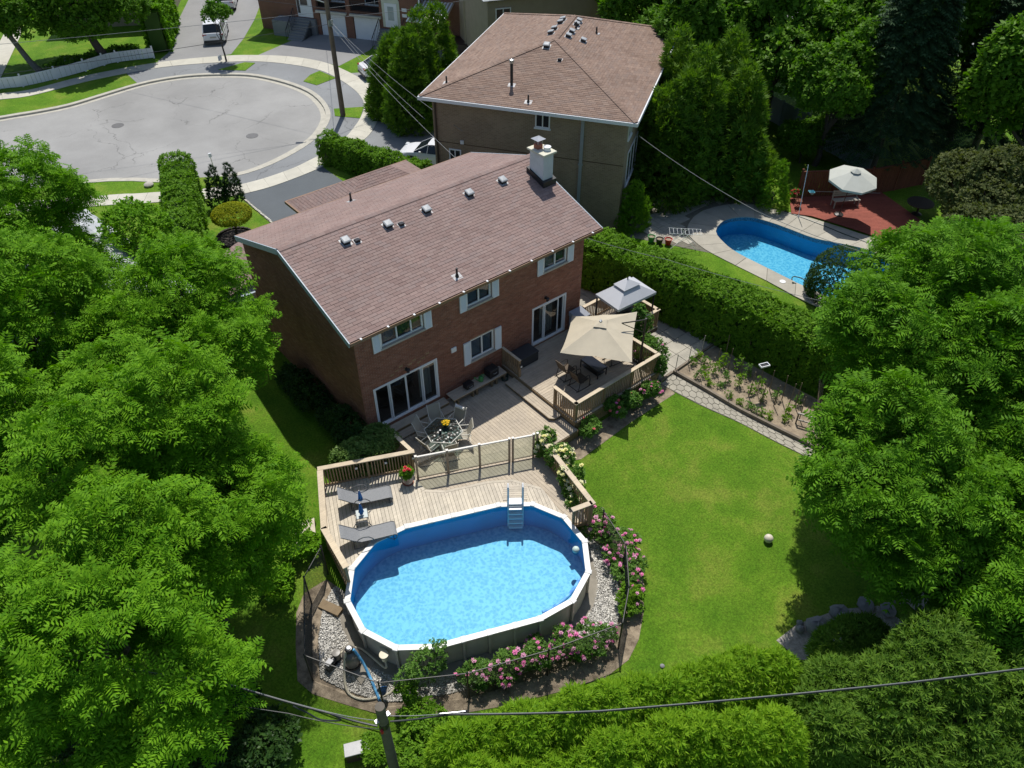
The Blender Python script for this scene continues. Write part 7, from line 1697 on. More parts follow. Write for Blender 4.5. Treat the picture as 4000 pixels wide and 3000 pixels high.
# ---- clipped hedges
def box_hedge(name, label, line, h, w, dens, size, mat, seed=0, temps=TUFT, zbase=None, bump=0.12, bias=(0.8,0.4)):
    rg = np.random.default_rng(seed); o = (line[0][0],line[0][1],gz(*line[0])); t = thing(name, label, 'hedge', o); Ps = []; Ns = []
    for i in range(len(line)-1):
        a = np.array(line[i],float); b = np.array(line[i+1],float); d = b-a; L = np.linalg.norm(d); d /= L; s = np.array([-d[1],d[0]])
        n = int(dens*L*(2*h+w)); u = rg.random(n)*L; q = rg.random(n)*(2*h+w); g = np.array([gz(*(a+d*uu)) for uu in u[:1]])[0]
        side = np.where(q < h, -1, np.where(q < h+w, 0, 1)); off = np.where(side == -1, -w/2, np.where(side == 0, q-h-w/2, w/2)); zz = np.where(side == -1, q, np.where(side == 0, h, q-h-w))
        wob = bump*(np.sin(u*2.3+seed)+np.sin(u*5.1)*0.5+rg.normal(0,0.55,n)); rnd = np.clip((zz-(h-0.35))/0.35,0,1)
        off2 = off*(1-0.18*rnd*np.abs(side))+np.where(side != 0, side*wob*0.8, 0); z2 = zz+np.where(side == 0, wob-0.25*(np.abs(off)/(w/2))**3*0.6, 0)
        Ps.append(np.stack([a[0]+d[0]*u+s[0]*off2, a[1]+d[1]*u+s[1]*off2, np.array([gz(*(a+d*uu)) for uu in u])+z2],1)); Ns.append(np.stack([s[0]*side,s[1]*side,np.where(side == 0,1.0,0.15)],1))
        # ends
    P = np.concatenate(Ps); N = np.concatenate(Ns); leaf_part('foliage', scatter(P, N, size, temps, bias), mat, t, o)
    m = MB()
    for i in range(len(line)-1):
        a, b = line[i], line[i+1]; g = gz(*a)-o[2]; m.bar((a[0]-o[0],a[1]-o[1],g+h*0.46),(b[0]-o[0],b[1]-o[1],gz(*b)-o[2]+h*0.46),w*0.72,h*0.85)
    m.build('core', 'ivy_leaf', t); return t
box_hedge('clipped_hedge', 'long clipped cedar hedge between the patio and the neighbouring pool', [(14.5,9.0),(15.35,3.0),(16.2,-0.8),(16.85,-4.4),(17.7,-8.2),(18.6,-12.2)], 2.55, 1.9, 150, 0.16, 'hedge_leaf', 31)
box_hedge('clipped_hedge', 'tall cedar hedge running along the left property line by the house', [(2.4,24.6),(0.9,20.4),(-0.9,15.5),(-2.2,11.0)], 2.9, 1.5, 110, 0.18, 'hedge_leaf', 32)
box_hedge('clipped_hedge', 'dense hedge beside the main driveway and the garage roof', [(11.6,24.0),(12.4,21.6),(13.2,18.6),(14.2,16.2)], 1.75, 1.2, 130, 0.17, 'hedge_leaf', 33)
# ---- conifers by the buff house and around
def cone(c, r, h, n=5, seed=0):
    rr = random.Random(seed); return [((c[0]+rr.uniform(-.2,.2)*r,c[1]+rr.uniform(-.2,.2)*r,c[2]+h*(0.12+0.80*k/n)), (r*(1.05-0.80*k/n),r*(1.05-0.80*k/n),h*0.20)) for k in range(n)]
for i,(x,y,r,h,lab) in enumerate(((18.6,24.6,1.8,6.6,'tall cedar beside the driveway of the buff brick house'),(20.4,25.6,1.9,7.4,'cedar clump tallest against the striped awning'),(22.6,26.8,1.8,7.2,'cedar at the left eave of the buff brick house'),(18.9,27.4,1.5,5.4,'loose cedar in front of the parked sedan'),(20.7,28.9,1.5,5.2,'cedar farthest along the curved sidewalk'))):
    broad('cedar_tree', lab, (x,y), cone((x,y,-0.6),r,h,6,i), 2600, 0.34, 'cedar_leaf', 0.12, i, FAN, (0.7,0.4), group='cedars by the buff brick house', up=-0.8, lo=0.5, nl=3)
for i,(x,y,r,h,lab) in enumerate(((24.6,6.4,2.1,7.6,'tall cedar at the corner of the buff brick house above the paving'),(26.6,6.0,2.2,8.4,'tallest cedar between the buff house and the kidney pool'),(28.6,4.6,2.1,7.6,'cedar overhanging the far end of the kidney pool'),(27.6,9.0,2.3,8.6,'cedar standing behind the pool-side cedars'),(30.6,7.4,2.2,8.4,'cedar right of the buff house roof corner'))):
    broad('cedar_tree', lab, (x,y), cone((x,y,-0.6),r,h,7,10+i)+lumpy((x,y,2.6),(r*.9,r*.9,2.4),5,.45,i), 4200, 0.36, 'cedar_leaf', 0.14, i, FAN, (0.7,0.35), group='cedars by the kidney pool', up=-0.9, lo=0.55, nl=3)
broad('arborvitae', 'dark rounded arborvitae at the corner of the buff brick house', (20.9,5.4), cone((20.9,5.4,-0.7),1.0,3.0,5,3), 1500, 0.17, 'hedge_leaf', 0.07, 1, FAN, up=-0.9, nl=2)
broad('conical_shrub', 'bright conical shrub at the corner of the red deck', (28.9,1.7), cone((28.9,1.7,-0.7),0.9,3.1,5,4), 1300, 0.17, 'hedge_leaf', 0.06, 2, FAN, up=-0.9, nl=2)
broad('round_yew', 'clipped egg-shaped yew at the near end of the kidney pool', (23.6,-6.1), [((23.6,-6.1,0.5),(1.45,1.45,1.55)),((23.7,-6.0,-0.1),(1.5,1.5,0.9))], 5200, 0.10, 'yew_leaf', 0.08, 3, TUFT, (0.9,0.3), up=-0.8, lo=0.93, nl=3)
# ---- background deciduous trees right and behind
BGT = [((38,9,5.2),(4.0,3.6,4.6),'leafy tree behind the buff house roof, left of the tall spruce','maple_leaf'),((34,13.2,5.2),(3.6,3.4,4.6),'leafy tree just behind the roof ridge of the buff house','maple_leaf'),((43,6.5,5.4),(4,3.6,4.4),'leafy tree behind the grey fence','maple_leaf'),((46,-0.5,7.4),(4.6,4.2,5.0),'large bright leafy tree at the top right corner','maple_leaf'),((41,-7.0,6.2),(4.2,4.0,5.0),'leafy tree at the right edge above the red deck','maple_leaf'),((50,6.0,7.5),(4.5,4.2,5.0),'distant leafy tree at the top right','maple_leaf'),((36,20,5.2),(3.8,3.6,4.4),'leafy tree behind the buff house roof, near the lamp post','maple_leaf'),((42,16,5.5),(4,4,4.6),'distant leafy tree behind the chimney vents','maple_leaf'),((50,-9,7),(4.6,4.4,5),'tree mass at the upper right edge','maple_leaf'),((40,26,5.2),(4,4,4.5),'distant leafy tree at the top centre','maple_leaf'),((48,13,6.5),(4.2,4,5),'distant leafy tree near the far parking area','maple_leaf')]
for i,(c,r,lab,mt) in enumerate(BGT):
    broad('leafy_tree', lab, (c[0],c[1]), lumpy(c,r,10,.42,40+i), 3400, 0.48, mt, 0.24, 40+i, TUFT, (0.5,0.7), group='trees beyond the neighbouring yard')
broad('leafy_shrub', 'pale-leaved shrub below the grey fence', (35.2,4.0), lumpy((35.2,4.0,1.0),(1.6,1.4,1.6),6,.45,61), 1400, 0.26, 'maple_leaf', 0.06, 61)
broad('olive_tree', 'olive-green shrubby tree at the right end of the red deck', (33.2,-8.4), lumpy((33.0,-8.2,2.3),(3.0,2.8,2.8),10,.42,62), 5200, 0.24, 'olive_leaf', 0.14, 62, TUFT, (0.5,0.7))
broad('olive_tree', 'second olive-green shrubby tree behind the right walnut', (28.6,-10.6), lumpy((28.4,-10.4,1.6),(2.8,2.5,2.3),9,.42,63), 4200, 0.24, 'olive_leaf', 0.12, 63, TUFT, (0.5,0.7))
def spruce(label, x, y, h, r, n, seed):
    rg = np.random.default_rng(seed); g = gz(x,y); o = (x,y,g); t = thing('spruce_tree', label, 'tree', o)
    u = rg.random(n)**0.8; z = 2.2+(h-2.2)*u; rad = r*(1-u)*np.sqrt(0.15+0.85*rg.random(n)); a = rg.random(n)*6.28
    P = np.stack([x+rad*np.cos(a),y+rad*np.sin(a),g+z-0.25*rad],1); az = a; el = -0.25+0.3*rg.random(n)
    c, s, ce, se = np.cos(az), np.sin(az), np.cos(el), np.sin(el); z0 = np.zeros(n)
    Rm = np.stack([np.stack([c*ce,-s,-c*se],1),np.stack([s*ce,c,-s*se],1),np.stack([se,z0,ce],1)],1)
    T, Fq = template_frond(6,0.35,0.06); leaf_part('crown', stamp(T, Fq, Rm, 0.75*rg.uniform(.7,1.3,n), P), 'spruce_leaf', t, o)
    MB().tube([(0,0,-.1),(0,0,h*0.5),(0,0,h)], [0.24,0.15,0.02], 9).build('trunk', 'bark_pale', t, smooth=True)
spruce('tall dark spruce rising behind the red fence', 38.1,0.6,15.5,3.4,5200,71); spruce('dark spruce in the shade to the right of the tall spruce', 42.4,-3.4,13,3.2,4200,72); spruce('dark spruce at the back of the shaded yard', 44.6,3.4,13.5,3.2,3600,73)
broad('leafy_tree', 'leafy tree shading the red deck in front of the grey fence', (35.6,3.2), lumpy((35.4,2.8,5.0),(2.6,2.4,3.4),9,.42,58), 2600, 0.36, 'maple_leaf', 0.18, 58, TUFT, (0.5,0.7), group='trees beyond the neighbouring yard')
broad('leafy_tree', 'yellow-green tree left of the tall cedar hedge by the front lawn', (-2.4,16.4), lumpy((-2.6,16.0,1.9),(1.7,2.2,2.0),9,.45,59), 2200, 0.22, 'walnut_leaf', 0.10, 59, TUFT, (0.5,0.7))
# ---- street side, top left
broad('street_tree', 'huge dark shade tree at the top left behind the white fence', (6.8,51.6), lumpy((6.0,52.6,3.9),(5.2,4.2,3.2),16,.42,81,-0.4), 7000, 0.40, 'maple_leaf', 0.36, 81, TUFT, (0.5,0.7), group='street trees')
broad('street_tree', 'second shade tree at the top left corner', (1.8,53.0), lumpy((-0.6,55.0,4.8),(3.8,3.4,3.0),12,.42,82,-0.3), 4500, 0.40, 'maple_leaf', 0.24, 82, TUFT, (0.5,0.7), group='street trees', bark='bark_pale')
broad('street_tree', 'slim young tree on the boulevard in front of the white SUV', (14.3,45.4), lumpy((14.5,45.6,3.0),(1.1,1.0,1.1),8,.42,83), 380, 0.30, 'maple_leaf', 0.07, 83, TUFT, (0.5,0.7), group='street trees', nl=6)
box_hedge('clipped_hedge', 'light green hedge beside the far driveway at the top', [(10.9,51.0),(14.6,58.6)], 3.6, 1.6, 34, 0.34, 'walnut_leaf', 34)
box_hedge('clipped_hedge', 'low dark shrubs behind the white picket fence', [(2.0,51.6),(6.0,52.2),(9.4,51.6)], 0.8, 0.9, 40, 0.26, 'maple_leaf', 35)
for i,(x,y,h,lab) in enumerate(((3.55,22.5,2.5,'upright dark pine shrub nearer the cedar hedge'),(4.45,22.35,2.45,'upright dark pine shrub nearer the driveway'))):
    broad('pine_shrub', lab, (x,y), cone((x,y,-0.5),0.62,h,5,90+i), 700, 0.2, 'spruce_leaf', 0.06, i, [template_fan(7,0.5,1.0,0.05,0.1)], (0.5,0.9), up=-0.5, group='pine shrubs by the driveway', nl=3)
broad('topiary_bush', 'yellow-green mushroom-shaped clipped bush on the front lawn', (2.95,18.9), [((2.95,18.9,0.62),(1.05,1.0,0.5))], 2600, 0.085, 'yellow_leaf', 0.06, 5, TUFT, (0.9,0.4), up=-0.35, lo=0.9, nl=6)
plain('bark_mulch', (0.045,0.038,0.035), 0.95, 0.3, 8)
mr = struct(MB().lathe([(1.0,0),(0.95,0.06),(0.4,0.1),(0.02,0.1)], 24, (2.75,18.6,-0.70), sx=1.0, sy=1.1).build('mulch_ring', 'bark_mulch'))
for k in range(26): a = k*2*math.pi/26; MB().obox((2.75+0.98*math.cos(a),18.6+1.06*math.sin(a),-0.62),(0.2,0.12,0.16),a+1.57+random.uniform(-.3,.3),random.uniform(-.3,.3)).build('edge_stone', 'bark_mulch', mr)
broad('garden_shrub', 'small leafy shrub by the garage eave', (5.6,13.2), lumpy((5.4,14.0,0.2),(.6,.6,.7),4,.45,91), 300, 0.16, 'hedge_leaf', 0.03, 91, cat='shrub', nl=3)
# ---- left lawn undergrowth, house foot
broad('planter_shrub', 'loose spreading shrub filling the planter behind the lounger railing', (-0.5,-1.1), lumpy((-0.6,-0.95,0.15),(1.5,0.85,0.8),12,.40,92), 2000, 0.13, 'shrub_leaf', 0.05, 92, TUFT, (0.5,0.8), cat='shrub', nl=10)
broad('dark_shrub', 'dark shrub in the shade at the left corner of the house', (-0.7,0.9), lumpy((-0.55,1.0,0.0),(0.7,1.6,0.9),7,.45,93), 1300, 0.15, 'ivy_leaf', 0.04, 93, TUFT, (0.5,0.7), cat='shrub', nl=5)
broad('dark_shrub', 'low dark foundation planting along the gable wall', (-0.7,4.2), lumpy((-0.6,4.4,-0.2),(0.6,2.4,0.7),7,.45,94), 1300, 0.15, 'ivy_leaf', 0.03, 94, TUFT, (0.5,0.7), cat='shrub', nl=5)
# ================================================================ roses and flowers
plain('petal_pink', (0.62,0.10,0.32), 0.6, 0.25, 30, piece=0.25, c2=(0.75,0.25,0.45)); plain('petal_pale', (0.66,0.32,0.46), 0.6, 0.2, 30, piece=0.2); plain('petal_yellow', (0.78,0.72,0.18), 0.6, 0.12, 30, piece=0.12, c2=(0.85,0.82,0.45)); plain('petal_cream', (0.78,0.76,0.48), 0.6, 0.1, 30, piece=0.1); plain('petal_red', (0.60,0.02,0.04), 0.55, 0.2, 30, piece=0.2); plain('petal_coral', (0.72,0.16,0.16), 0.55, 0.2, 30, piece=0.2)
def blossom_mesh(name, mat, r=0.055):
    m = MB()
    for ring_, (cnt, e, L, w) in enumerate(((6,0.25,1.0,0.5),(5,0.75,0.8,0.45),(4,1.5,0.6,0.35))):
        for k in range(cnt):
            a = 2*math.pi*k/cnt+ring_*0.5; q = kite((0,0,0), (math.cos(a),math.sin(a),e), (-math.cos(a)*0.5,-math.sin(a)*0.5,1), r*L, r*w); m.add(q, [(0,1,2),(0,2,3)])
    m.ball((0,0,r*0.25), r*0.42, 6)
    return m.mesh(name, mat)
BLO = {k: blossom_mesh('blossom', k) for k in ('petal_pink','petal_pale','petal_yellow','petal_cream','petal_red','petal_coral','yellow_petal')}
def rose_bush(label, x, y, r, h, nleaf, cols, nb, size=0.10, seed=0, zb=None, mat='rose_leaf', group=None, bs=1.0, top=True, name='rose_bush', cat='rose bush', ell=None, lobes=None):
    rr = random.Random(seed); g = gz(x,y) if zb is None else zb; o = (x,y,g); t = thing(name, label, cat, o, group=group); rx, ry = ell or (r,r)
    lobes = lobes or lumpy((x,y,g+h*0.55),(rx,ry,h*0.5),7,0.45,seed)
    P, N = shell(lobes, nleaf, 0.45, 1.05, -0.6); leaf_part('foliage', scatter(P, N, size, TUFT, (0.4,0.7)), mat, t, o)
    for k in range(max(4,int(5*rx))):
        l = rr.choice(lobes); m = MB(); e = Vector(l[0])-Vector(o); m.tube([(e.x*0.4,e.y*0.4,-.03),(e.x*0.7,e.y*0.7,e.z*0.5),(e.x,e.y,e.z+.1)], [0.012,0.010,0.006], 5); m.build('stem', 'bark', t)
    if nb:
        P, N = shell(lobes, nb, 0.98, 1.10, 0.05)
        for p, nn in zip(P, N):
            b = place(BLO[rr.choice(cols)], 'blossom', t, tuple(p-np.array(o)), rr.uniform(0,6.28), (bs*rr.uniform(.75,1.35),)*3)
            b.rotation_euler = (nn[1]*-0.6, nn[0]*0.6, rr.uniform(0,6.28))
    return t
PK = ['petal_pink','petal_pink','petal_pale','petal_pale']
for i,(x,y,r,h,nb,lab) in enumerate(((4.3,-8.75,0.62,1.05,22,'pink rose bush at the pool-deck corner'),(4.35,-9.75,0.75,0.95,26,'pink rose bush midway along the right side of the pool'),(3.95,-10.65,0.72,0.85,16,'pink rose bush at the right end of the gravel'),(3.0,-11.6,0.55,0.8,5,'light green rose bush at the right fence corner'))):
    rose_bush(lab, x, y, r, h, 520, PK, int(nb*1.5), 0.115, 100+i, group='pink roses around the pool', mat='rose_leaf' if i < 3 else 'hedge_leaf', bs=1.45)
for i,(x,y,r,h,nb,lab) in enumerate(((1.1,-11.95,0.62,0.95,16,'pink rose bush at the right end of the front row'),(0.2,-11.6,0.62,1.05,22,'pink rose bush second from the right in the front row'),(-0.8,-11.3,0.65,1.05,18,'pink rose bush in the middle of the front row'),(-1.8,-10.95,0.62,1.0,18,'pink rose bush second from the left in the front row'),(-2.7,-10.6,0.55,0.85,10,'pink rose bush at the left end of the front row'))):
    rose_bush(lab, x, y, r, h, 480, PK, int(nb*1.5), 0.115, 110+i, group='pink roses around the pool', bs=1.45)
for i,(x,y,r,h,nb,lab) in enumerate(((4.95,-5.1,0.42,1.15,16,'yellow rose bush by the glass gate'),(4.85,-6.0,0.50,1.15,26,'yellow rose bush second along the railing'),(4.62,-6.9,0.50,1.10,22,'yellow rose bush third along the railing'),(4.35,-7.6,0.45,0.95,12,'yellow rose bush nearest the pool on the railing'))):
    rose_bush(lab, x, y, r, h+0.55, 620, ['petal_yellow','petal_cream','petal_cream'], nb*2, 0.115, 120+i, group='yellow roses on the railing', bs=1.7)
for i,(x,y,h,nb,lab) in enumerate(((7.3,-5.25,0.85,4,'small coral rose bush below the deck corner'),(8.8,-5.2,1.05,7,'coral rose bush in front of the upper deck'),(9.6,-5.2,0.95,2,'leafy rose bush between the two coral and pink ones'),(10.8,-5.3,1.05,16,'pink rose bush at the right end of the upper deck front'))):
    rose_bush(lab, x, y, 0.45, h, 420, ['petal_coral','petal_pink'] if i < 3 else PK, nb, 0.12, 130+i, group='roses in front of the upper deck', bs=1.25)
rose_bush('climbing rose rising on the patio-side railing beside the umbrella mast', 12.25, -3.6, 0.5, 1.7, 700, PK, 6, 0.13, 140, zb=-0.7, ell=(0.5,1.0), bs=1.2)
rose_bush('tall climbing rose spray against the grill gazebo', 12.75, -2.75, 0.5, 2.6, 620, PK, 0, 0.13, 141, zb=-0.7, ell=(0.55,0.4))
rose_bush('leafy climber at the patio corner of the upper deck railing', 12.05, -4.7, 0.4, 1.4, 420, PK, 2, 0.13, 142, zb=-0.7, ell=(0.35,0.4))
rose_bush('sparse twiggy bush against the near pool wall', -3.9, -9.55, 0.9, 1.7, 420, PK, 0, 0.11, 143, ell=(1.0,0.5))
rose_bush('twiggy sapling with few leaves right of the pool return valve', -4.7, -9.7, 0.35, 1.3, 170, PK, 0, 0.13, 144, mat='hedge_leaf')
for i,(x,y,r,h,lab) in enumerate(((-4.9,-10.6,0.7,0.8,'broad-leaved weed patch right of the utility pole'),(-5.6,-11.2,0.8,0.7,'leafy weeds at the foot of the utility pole'),(-4.6,-11.6,0.9,1.0,'leafy weeds between the pole and the cedar hedge'),(-6.3,-10.4,0.5,0.5,'low weeds left of the utility pole by the white box'),(-5.9,-12.4,0.7,0.9,'leafy weeds in front of the utility pole'))):
    rose_bush(lab, x, y, r, h, 520, PK, 0, 0.15, 150+i, mat='hedge_leaf', group='weeds near the utility pole', name='weed_clump', cat='weeds')
rose_bush('light green sumac-like sapling beside the lawn-side deck stairs', -4.7, -3.0, 0.7, 0.9, 300, PK, 0, 0.2, 156, mat='walnut_leaf', name='young_shrub', cat='shrub')
rose_bush('leafy clump at the lawn edge outside the pool fence corner', -6.0, -3.9, 0.6, 0.6, 300, PK, 0, 0.2, 157, mat='walnut_leaf', name='young_shrub', cat='shrub')
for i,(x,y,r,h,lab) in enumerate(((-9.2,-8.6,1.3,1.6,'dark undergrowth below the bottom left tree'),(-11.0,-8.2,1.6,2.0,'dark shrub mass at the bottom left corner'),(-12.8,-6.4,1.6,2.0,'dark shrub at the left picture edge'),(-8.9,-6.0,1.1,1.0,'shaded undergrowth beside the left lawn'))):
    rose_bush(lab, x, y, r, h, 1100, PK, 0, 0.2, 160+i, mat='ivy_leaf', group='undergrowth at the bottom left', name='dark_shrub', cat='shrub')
# geranium pot
plain('glazed_pot', (0.30,0.20,0.15), 0.3, 0.4, 5, c2=(0.45,0.42,0.40))
gp_ = thing('flower_pot', 'glazed pot of red geraniums at the corner of the glass fence', 'flower pot', (-0.15,-3.01,ZP)); MB().lathe([(0.13,0),(0.20,0.12),(0.22,0.26),(0.18,0.36),(0.20,0.39),(0.17,0.39),(0.15,0.33)], 18).build('pot', 'glazed_pot', gp_, smooth=True)
MB().lathe([(0.20,0.0),(0.22,0.02),(0.19,0.025)], 16).build('saucer', 'terracotta', gp_)
P, N = shell([((-0.15,-3.01,ZP+0.55),(0.24,0.24,0.22))], 160, 0.5, 1.05, -0.5); leaf_part('foliage', scatter(P, N, 0.11, TUFT, (0.5,0.7)), 'hedge_leaf', gp_, (-0.15,-3.01,ZP))
for (dx,dy,dz) in ((-.12,-.05,.80),(.06,-.12,.76),(-.02,.05,.82),(.0,-.1,.84)): b = place(BLO['petal_red'], 'blossom', gp_, (dx,dy,dz), 0, (1.5,1.5,1.5))
yf = thing('flower_bowl', 'yellow flowers in a dark pot on the glass table', 'flowers', (2.42,-1.95,ZL+0.716)); MB().lathe([(0.08,0),(0.11,0.10),(0.12,0.14),(0.10,0.14)], 14).build('pot', 'black_ceramic', yf)
P, N = shell([((2.42,-1.95,ZL+0.716+0.2),(0.15,0.15,0.09))], 60, 0.4, 1.0, -0.2); leaf_part('foliage', scatter(P, N, 0.07, TUFT), 'hedge_leaf', yf, (2.42,-1.95,ZL+0.716))
for k in range(16): a = k*2.4; r_ = 0.03+0.011*k*0.8; place(BLO['yellow_petal'], 'blossom', yf, (r_*math.cos(a),r_*math.sin(a),0.28-r_*0.3), a)
for i,(x,y,lab) in enumerate(((30.5,1.2,'red potted flowers at the left end of the red deck'),(31.9,-6.0,'red potted flowers at the near right end of the red deck'))):
    rose_bush(lab, x, y, 0.3, 0.7, 160, ['petal_red'], 9, 0.13, 170+i, zb=-0.6, bs=1.6, name='potted_flowers', cat='flowers')
# ---------------------------------------------------------------- vegetable plants
VG = [(14.32,-6.0,.55),(15.05,-5.96,.75),(14.39,-6.62,.6),(15.39,-6.53,.75),(14.66,-7.12,.6),(15.4,-7.03,.65),(15.32,-7.78,.5),(13.61,-6.36,.35),(13.46,-5.64,.35),(14.02,-5.01,.4),(14.57,-4.88,.4),(14.47,-5.34,.4),(13.67,-7.37,.3),(13.76,-7.97,.32),(13.87,-8.29,.32),(13.97,-8.86,.35),(14.05,-9.22,.3),(13.87,-8.59,.28),(14.71,-7.76,.4),(14.94,-9.57,.4),(15.75,-9.45,.5),(15.83,-10.31,.4),(13.9,-5.9,.25),(13.95,-6.7,.22),(14.9,-8.3,.4),(14.45,-9.8,.3),(15.3,-8.6,.45),(14.2,-5.5,.25)]
for i,(x,y,h) in enumerate(VG):
    g = gz(x,y)+0.02; t = thing('vegetable_plant', ['tall leafy tomato-like plant in the vegetable bed','low leafy vegetable plant in the vegetable bed'][0 if h > 0.45 else 1], 'plant', (x,y,g), group='tall plants in the vegetable bed' if h > 0.45 else 'low plants in the vegetable bed')
    P, N = shell([((x+random.uniform(-.08,.08),y+random.uniform(-.08,.08),g+h*(0.3+0.3*q)),((0.15+0.1*h)*random.uniform(.5,1.1),(0.15+0.1*h)*random.uniform(.5,1.1),h*0.28)) for q in range(3)], int(18+42*h), 0.3, 1.1, -0.6); leaf_part('leaves', scatter(P, N, 0.10, TUFT, (0.5,0.6)), ['hedge_leaf','cedar_bright','rose_leaf'][i%3], t, (x,y,g)); MB().tube([(0,0,-.02),(0.02,0,h)], 0.008, 5).build('stem', 'hedge_leaf', t)
# ================================================================ utility poles and wires
plain('pole_wood', (0.13,0.115,0.09), 0.9, 0.2, 5, 0.5, 30); plain('pole_brown', (0.16,0.12,0.085), 0.9, 0.25, 3, 0.5, 30); plain('cable', (0.02,0.025,0.028), 0.5); plain('cable_pale', (0.22,0.23,0.235), 0.6)
p1 = thing('utility_pole', 'weathered wooden utility pole at the bottom edge in front of the pool', 'utility pole', (-6.56,-12.1,-1.4)); MB().tube([(0.02,0.1,-.1),(0,0.02,3.0),(0,0,6.0)], [0.155,0.135,0.118], 14).build('shaft', 'pole_wood', p1, smooth=True)
MB().lathe([(0.127,5.02),(0.129,5.05),(0.129,5.2),(0.126,5.22)], 14).build('band', 'black_metal', p1); 
for s in (-1,1): MB().obox((s*0.15,0,5.42),(0.09,0.10,0.07)).build('bracket', 'galvanised', p1)
MB().box(-0.16,-0.14,5.0,-0.10,-0.06,5.09).build('marker_tag', 'red_plastic', p1)
def wire(name, label, pts, r, sag=0.0, mat='cable', n=14, group=None):
    q = []
    for a, b in zip(pts[:-1], pts[1:]):
        A = Vector(a); B = Vector(b)
        for k in range(n): t = k/n; p = A.lerp(B, t); p.z -= sag*4*t*(1-t); q.append(p)
    q.append(Vector(pts[-1])); m = MB(); m.tube(q, r, 6); o = m.build(name, mat, smooth=True); return tag(o, label, 'cable', group)
PX, PY = -6.56, -12.1
wire('power_cable', 'thick twisted cable running right from the near utility pole over the cedar hedge', [(PX+0.15,PY-.05,3.72),(PX+1.2,PY-0.9,4.05),(-2.6,-15.35,4.30),(3.6,-19.65,4.42),(14,-26.5,4.9)], 0.025, 0.05)
wire('power_cable', 'pale messenger wire running right from the near utility pole', [(PX+0.15,PY-.05,4.02),(PX+1.2,PY-0.9,4.10),(-2.6,-15.35,4.345),(3.6,-19.65,4.47),(14,-26.5,4.95)], 0.009, 0.05, 'cable_pale')
wire('power_cable', 'thick cable bundle running left from the near utility pole over the lawn', [(PX-0.15,PY+.05,3.72),(PX-0.9,PY+0.9,4.0),(-8.9,-9.3,4.25),(-16,-1.5,4.8)], 0.027, 0.05)
wire('power_cable', 'pale messenger wire running left from the near utility pole', [(PX-0.15,PY+.05,4.02),(PX-0.9,PY+0.9,4.06),(-8.9,-9.3,4.30),(-16,-1.5,4.85)], 0.009, 0.05, 'cable_pale')
wire('power_cable', 'lower thin cable running left from the near utility pole', [(PX-0.12,PY,3.60),(-8.2,-10.4,3.70),(-16,-1.8,4.3)], 0.012, 0.12)
sc_ = thing('splice_case', 'black splice case hanging on the cable right of the near utility pole', 'splice case', (PX+1.35,PY-0.98,4.02), R(-34)); MB().tube([(-.35,0,0),(.35,0,0.02)], 0.05, 8).build('case', 'black_plastic', sc_); MB().tube([(-.3,0,0.06),(.3,0,0.06)], 0.012, 6).build('strap', 'galvanised', sc_)
hose('drip_loop', 'black cable drip loop left of the near utility pole', [(PX-0.9,PY+0.9,4.0),(PX-0.75,PY+0.75,3.7),(PX-1.1,PY+1.1,3.62),(PX-1.3,PY+1.35,3.85),(PX-1.5,PY+1.6,4.06)], 0.022, 'cable')
p2 = thing('utility_pole', 'tall brown wooden utility pole beside the curved sidewalk', 'utility pole', (16.1,29.6,-0.7)); MB().tube([(0,0,-.1),(0,0.0,4.5),(0,0,10.2)], [0.19,0.165,0.13], 12).build('shaft', 'pole_brown', p2, smooth=True)
MB().bar((0,0,7.6),(-1.6,1.3,8.3),0.05,0.05).build('lamp_arm', 'galvanised', p2); MB().obox((-1.75,1.42,8.33),(0.5,0.2,0.12),R(140)).build('lamp_head', 'galvanised', p2); MB().box(-.16,-.2,6.2,.16,-.13,6.6).build('junction_box', 'galvanised', p2)
C2 = (16.1,29.6)
for i,(q,z0,z1,lab,mt,r) in enumerate((((13.4,14.7),6.0,4.6,'service wire from the street pole to the eave corner of the buff house','cable_pale',0.010),((14.6,12.9),5.8,4.2,'pale service conduit wire crossing the buff house wall','cable_pale',0.011),((11.6,8.6),5.6,4.6,'service wire from the street pole towards the main house','cable_pale',0.012),((-30,47),6.4,7.2,'street cable running left across the turning circle','cable_pale',0.012),((-30,40),5.6,6.2,'lower street cable running left across the turning circle','cable',0.014),((24,45),6.2,4.4,'service wire from the street pole to the garage house','cable_pale',0.013),((36,33),6.6,5.4,'street cable running right behind the cedars','cable_pale',0.011),((34,30),6.0,5.0,'lower street cable running right behind the cedars','cable_pale',0.013),((2.3,60),6.6,6.6,'street cable running away up the far driveway','cable',0.012))):
    wire('street_cable', lab, [(C2[0],C2[1],z0),(q[0],q[1],z1)], r, 0.35, mt, 16)
wire('service_wire', 'thin pale wire from the buff house corner across the neighbouring yard', [(20.4,5.2,4.9),(20.3,-2.6,3.9),(21.8,-9.0,3.6),(26,-22,4.2)], 0.012, 0.15, 'cable_pale')
wire('service_wire', 'thin pale wire sagging along the top of the long clipped hedge', [(12.2,3.0,3.6),(15.9,-1.2,2.3),(19.2,-8.6,2.2),(22,-16,2.6)], 0.010, 0.1, 'cable_pale')
sg = thing('street_sign_post', 'slim grey post with a small white sign at the near kerb', 'sign post', (5.1,26.6,-0.7)); MB().tube([(0,0,0),(-0.05,0,1.35)], 0.03, 6).build('post', 'galvanised', sg); MB().box(-.12,-.05,1.25,.04,.05,1.5).build('sign', 'white_paint', sg)
sg2 = thing('yard_sign', 'small white sign at the foot of the young boulevard tree', 'sign', (13.9,45.6,-0.66), R(30)); MB().box(-.22,-.02,.12,.22,.02,.5).build('board', 'white_paint', sg2); MB().box(-.015,-.01,-.05,.015,.01,.115).build('stake', 'galvanised', sg2)
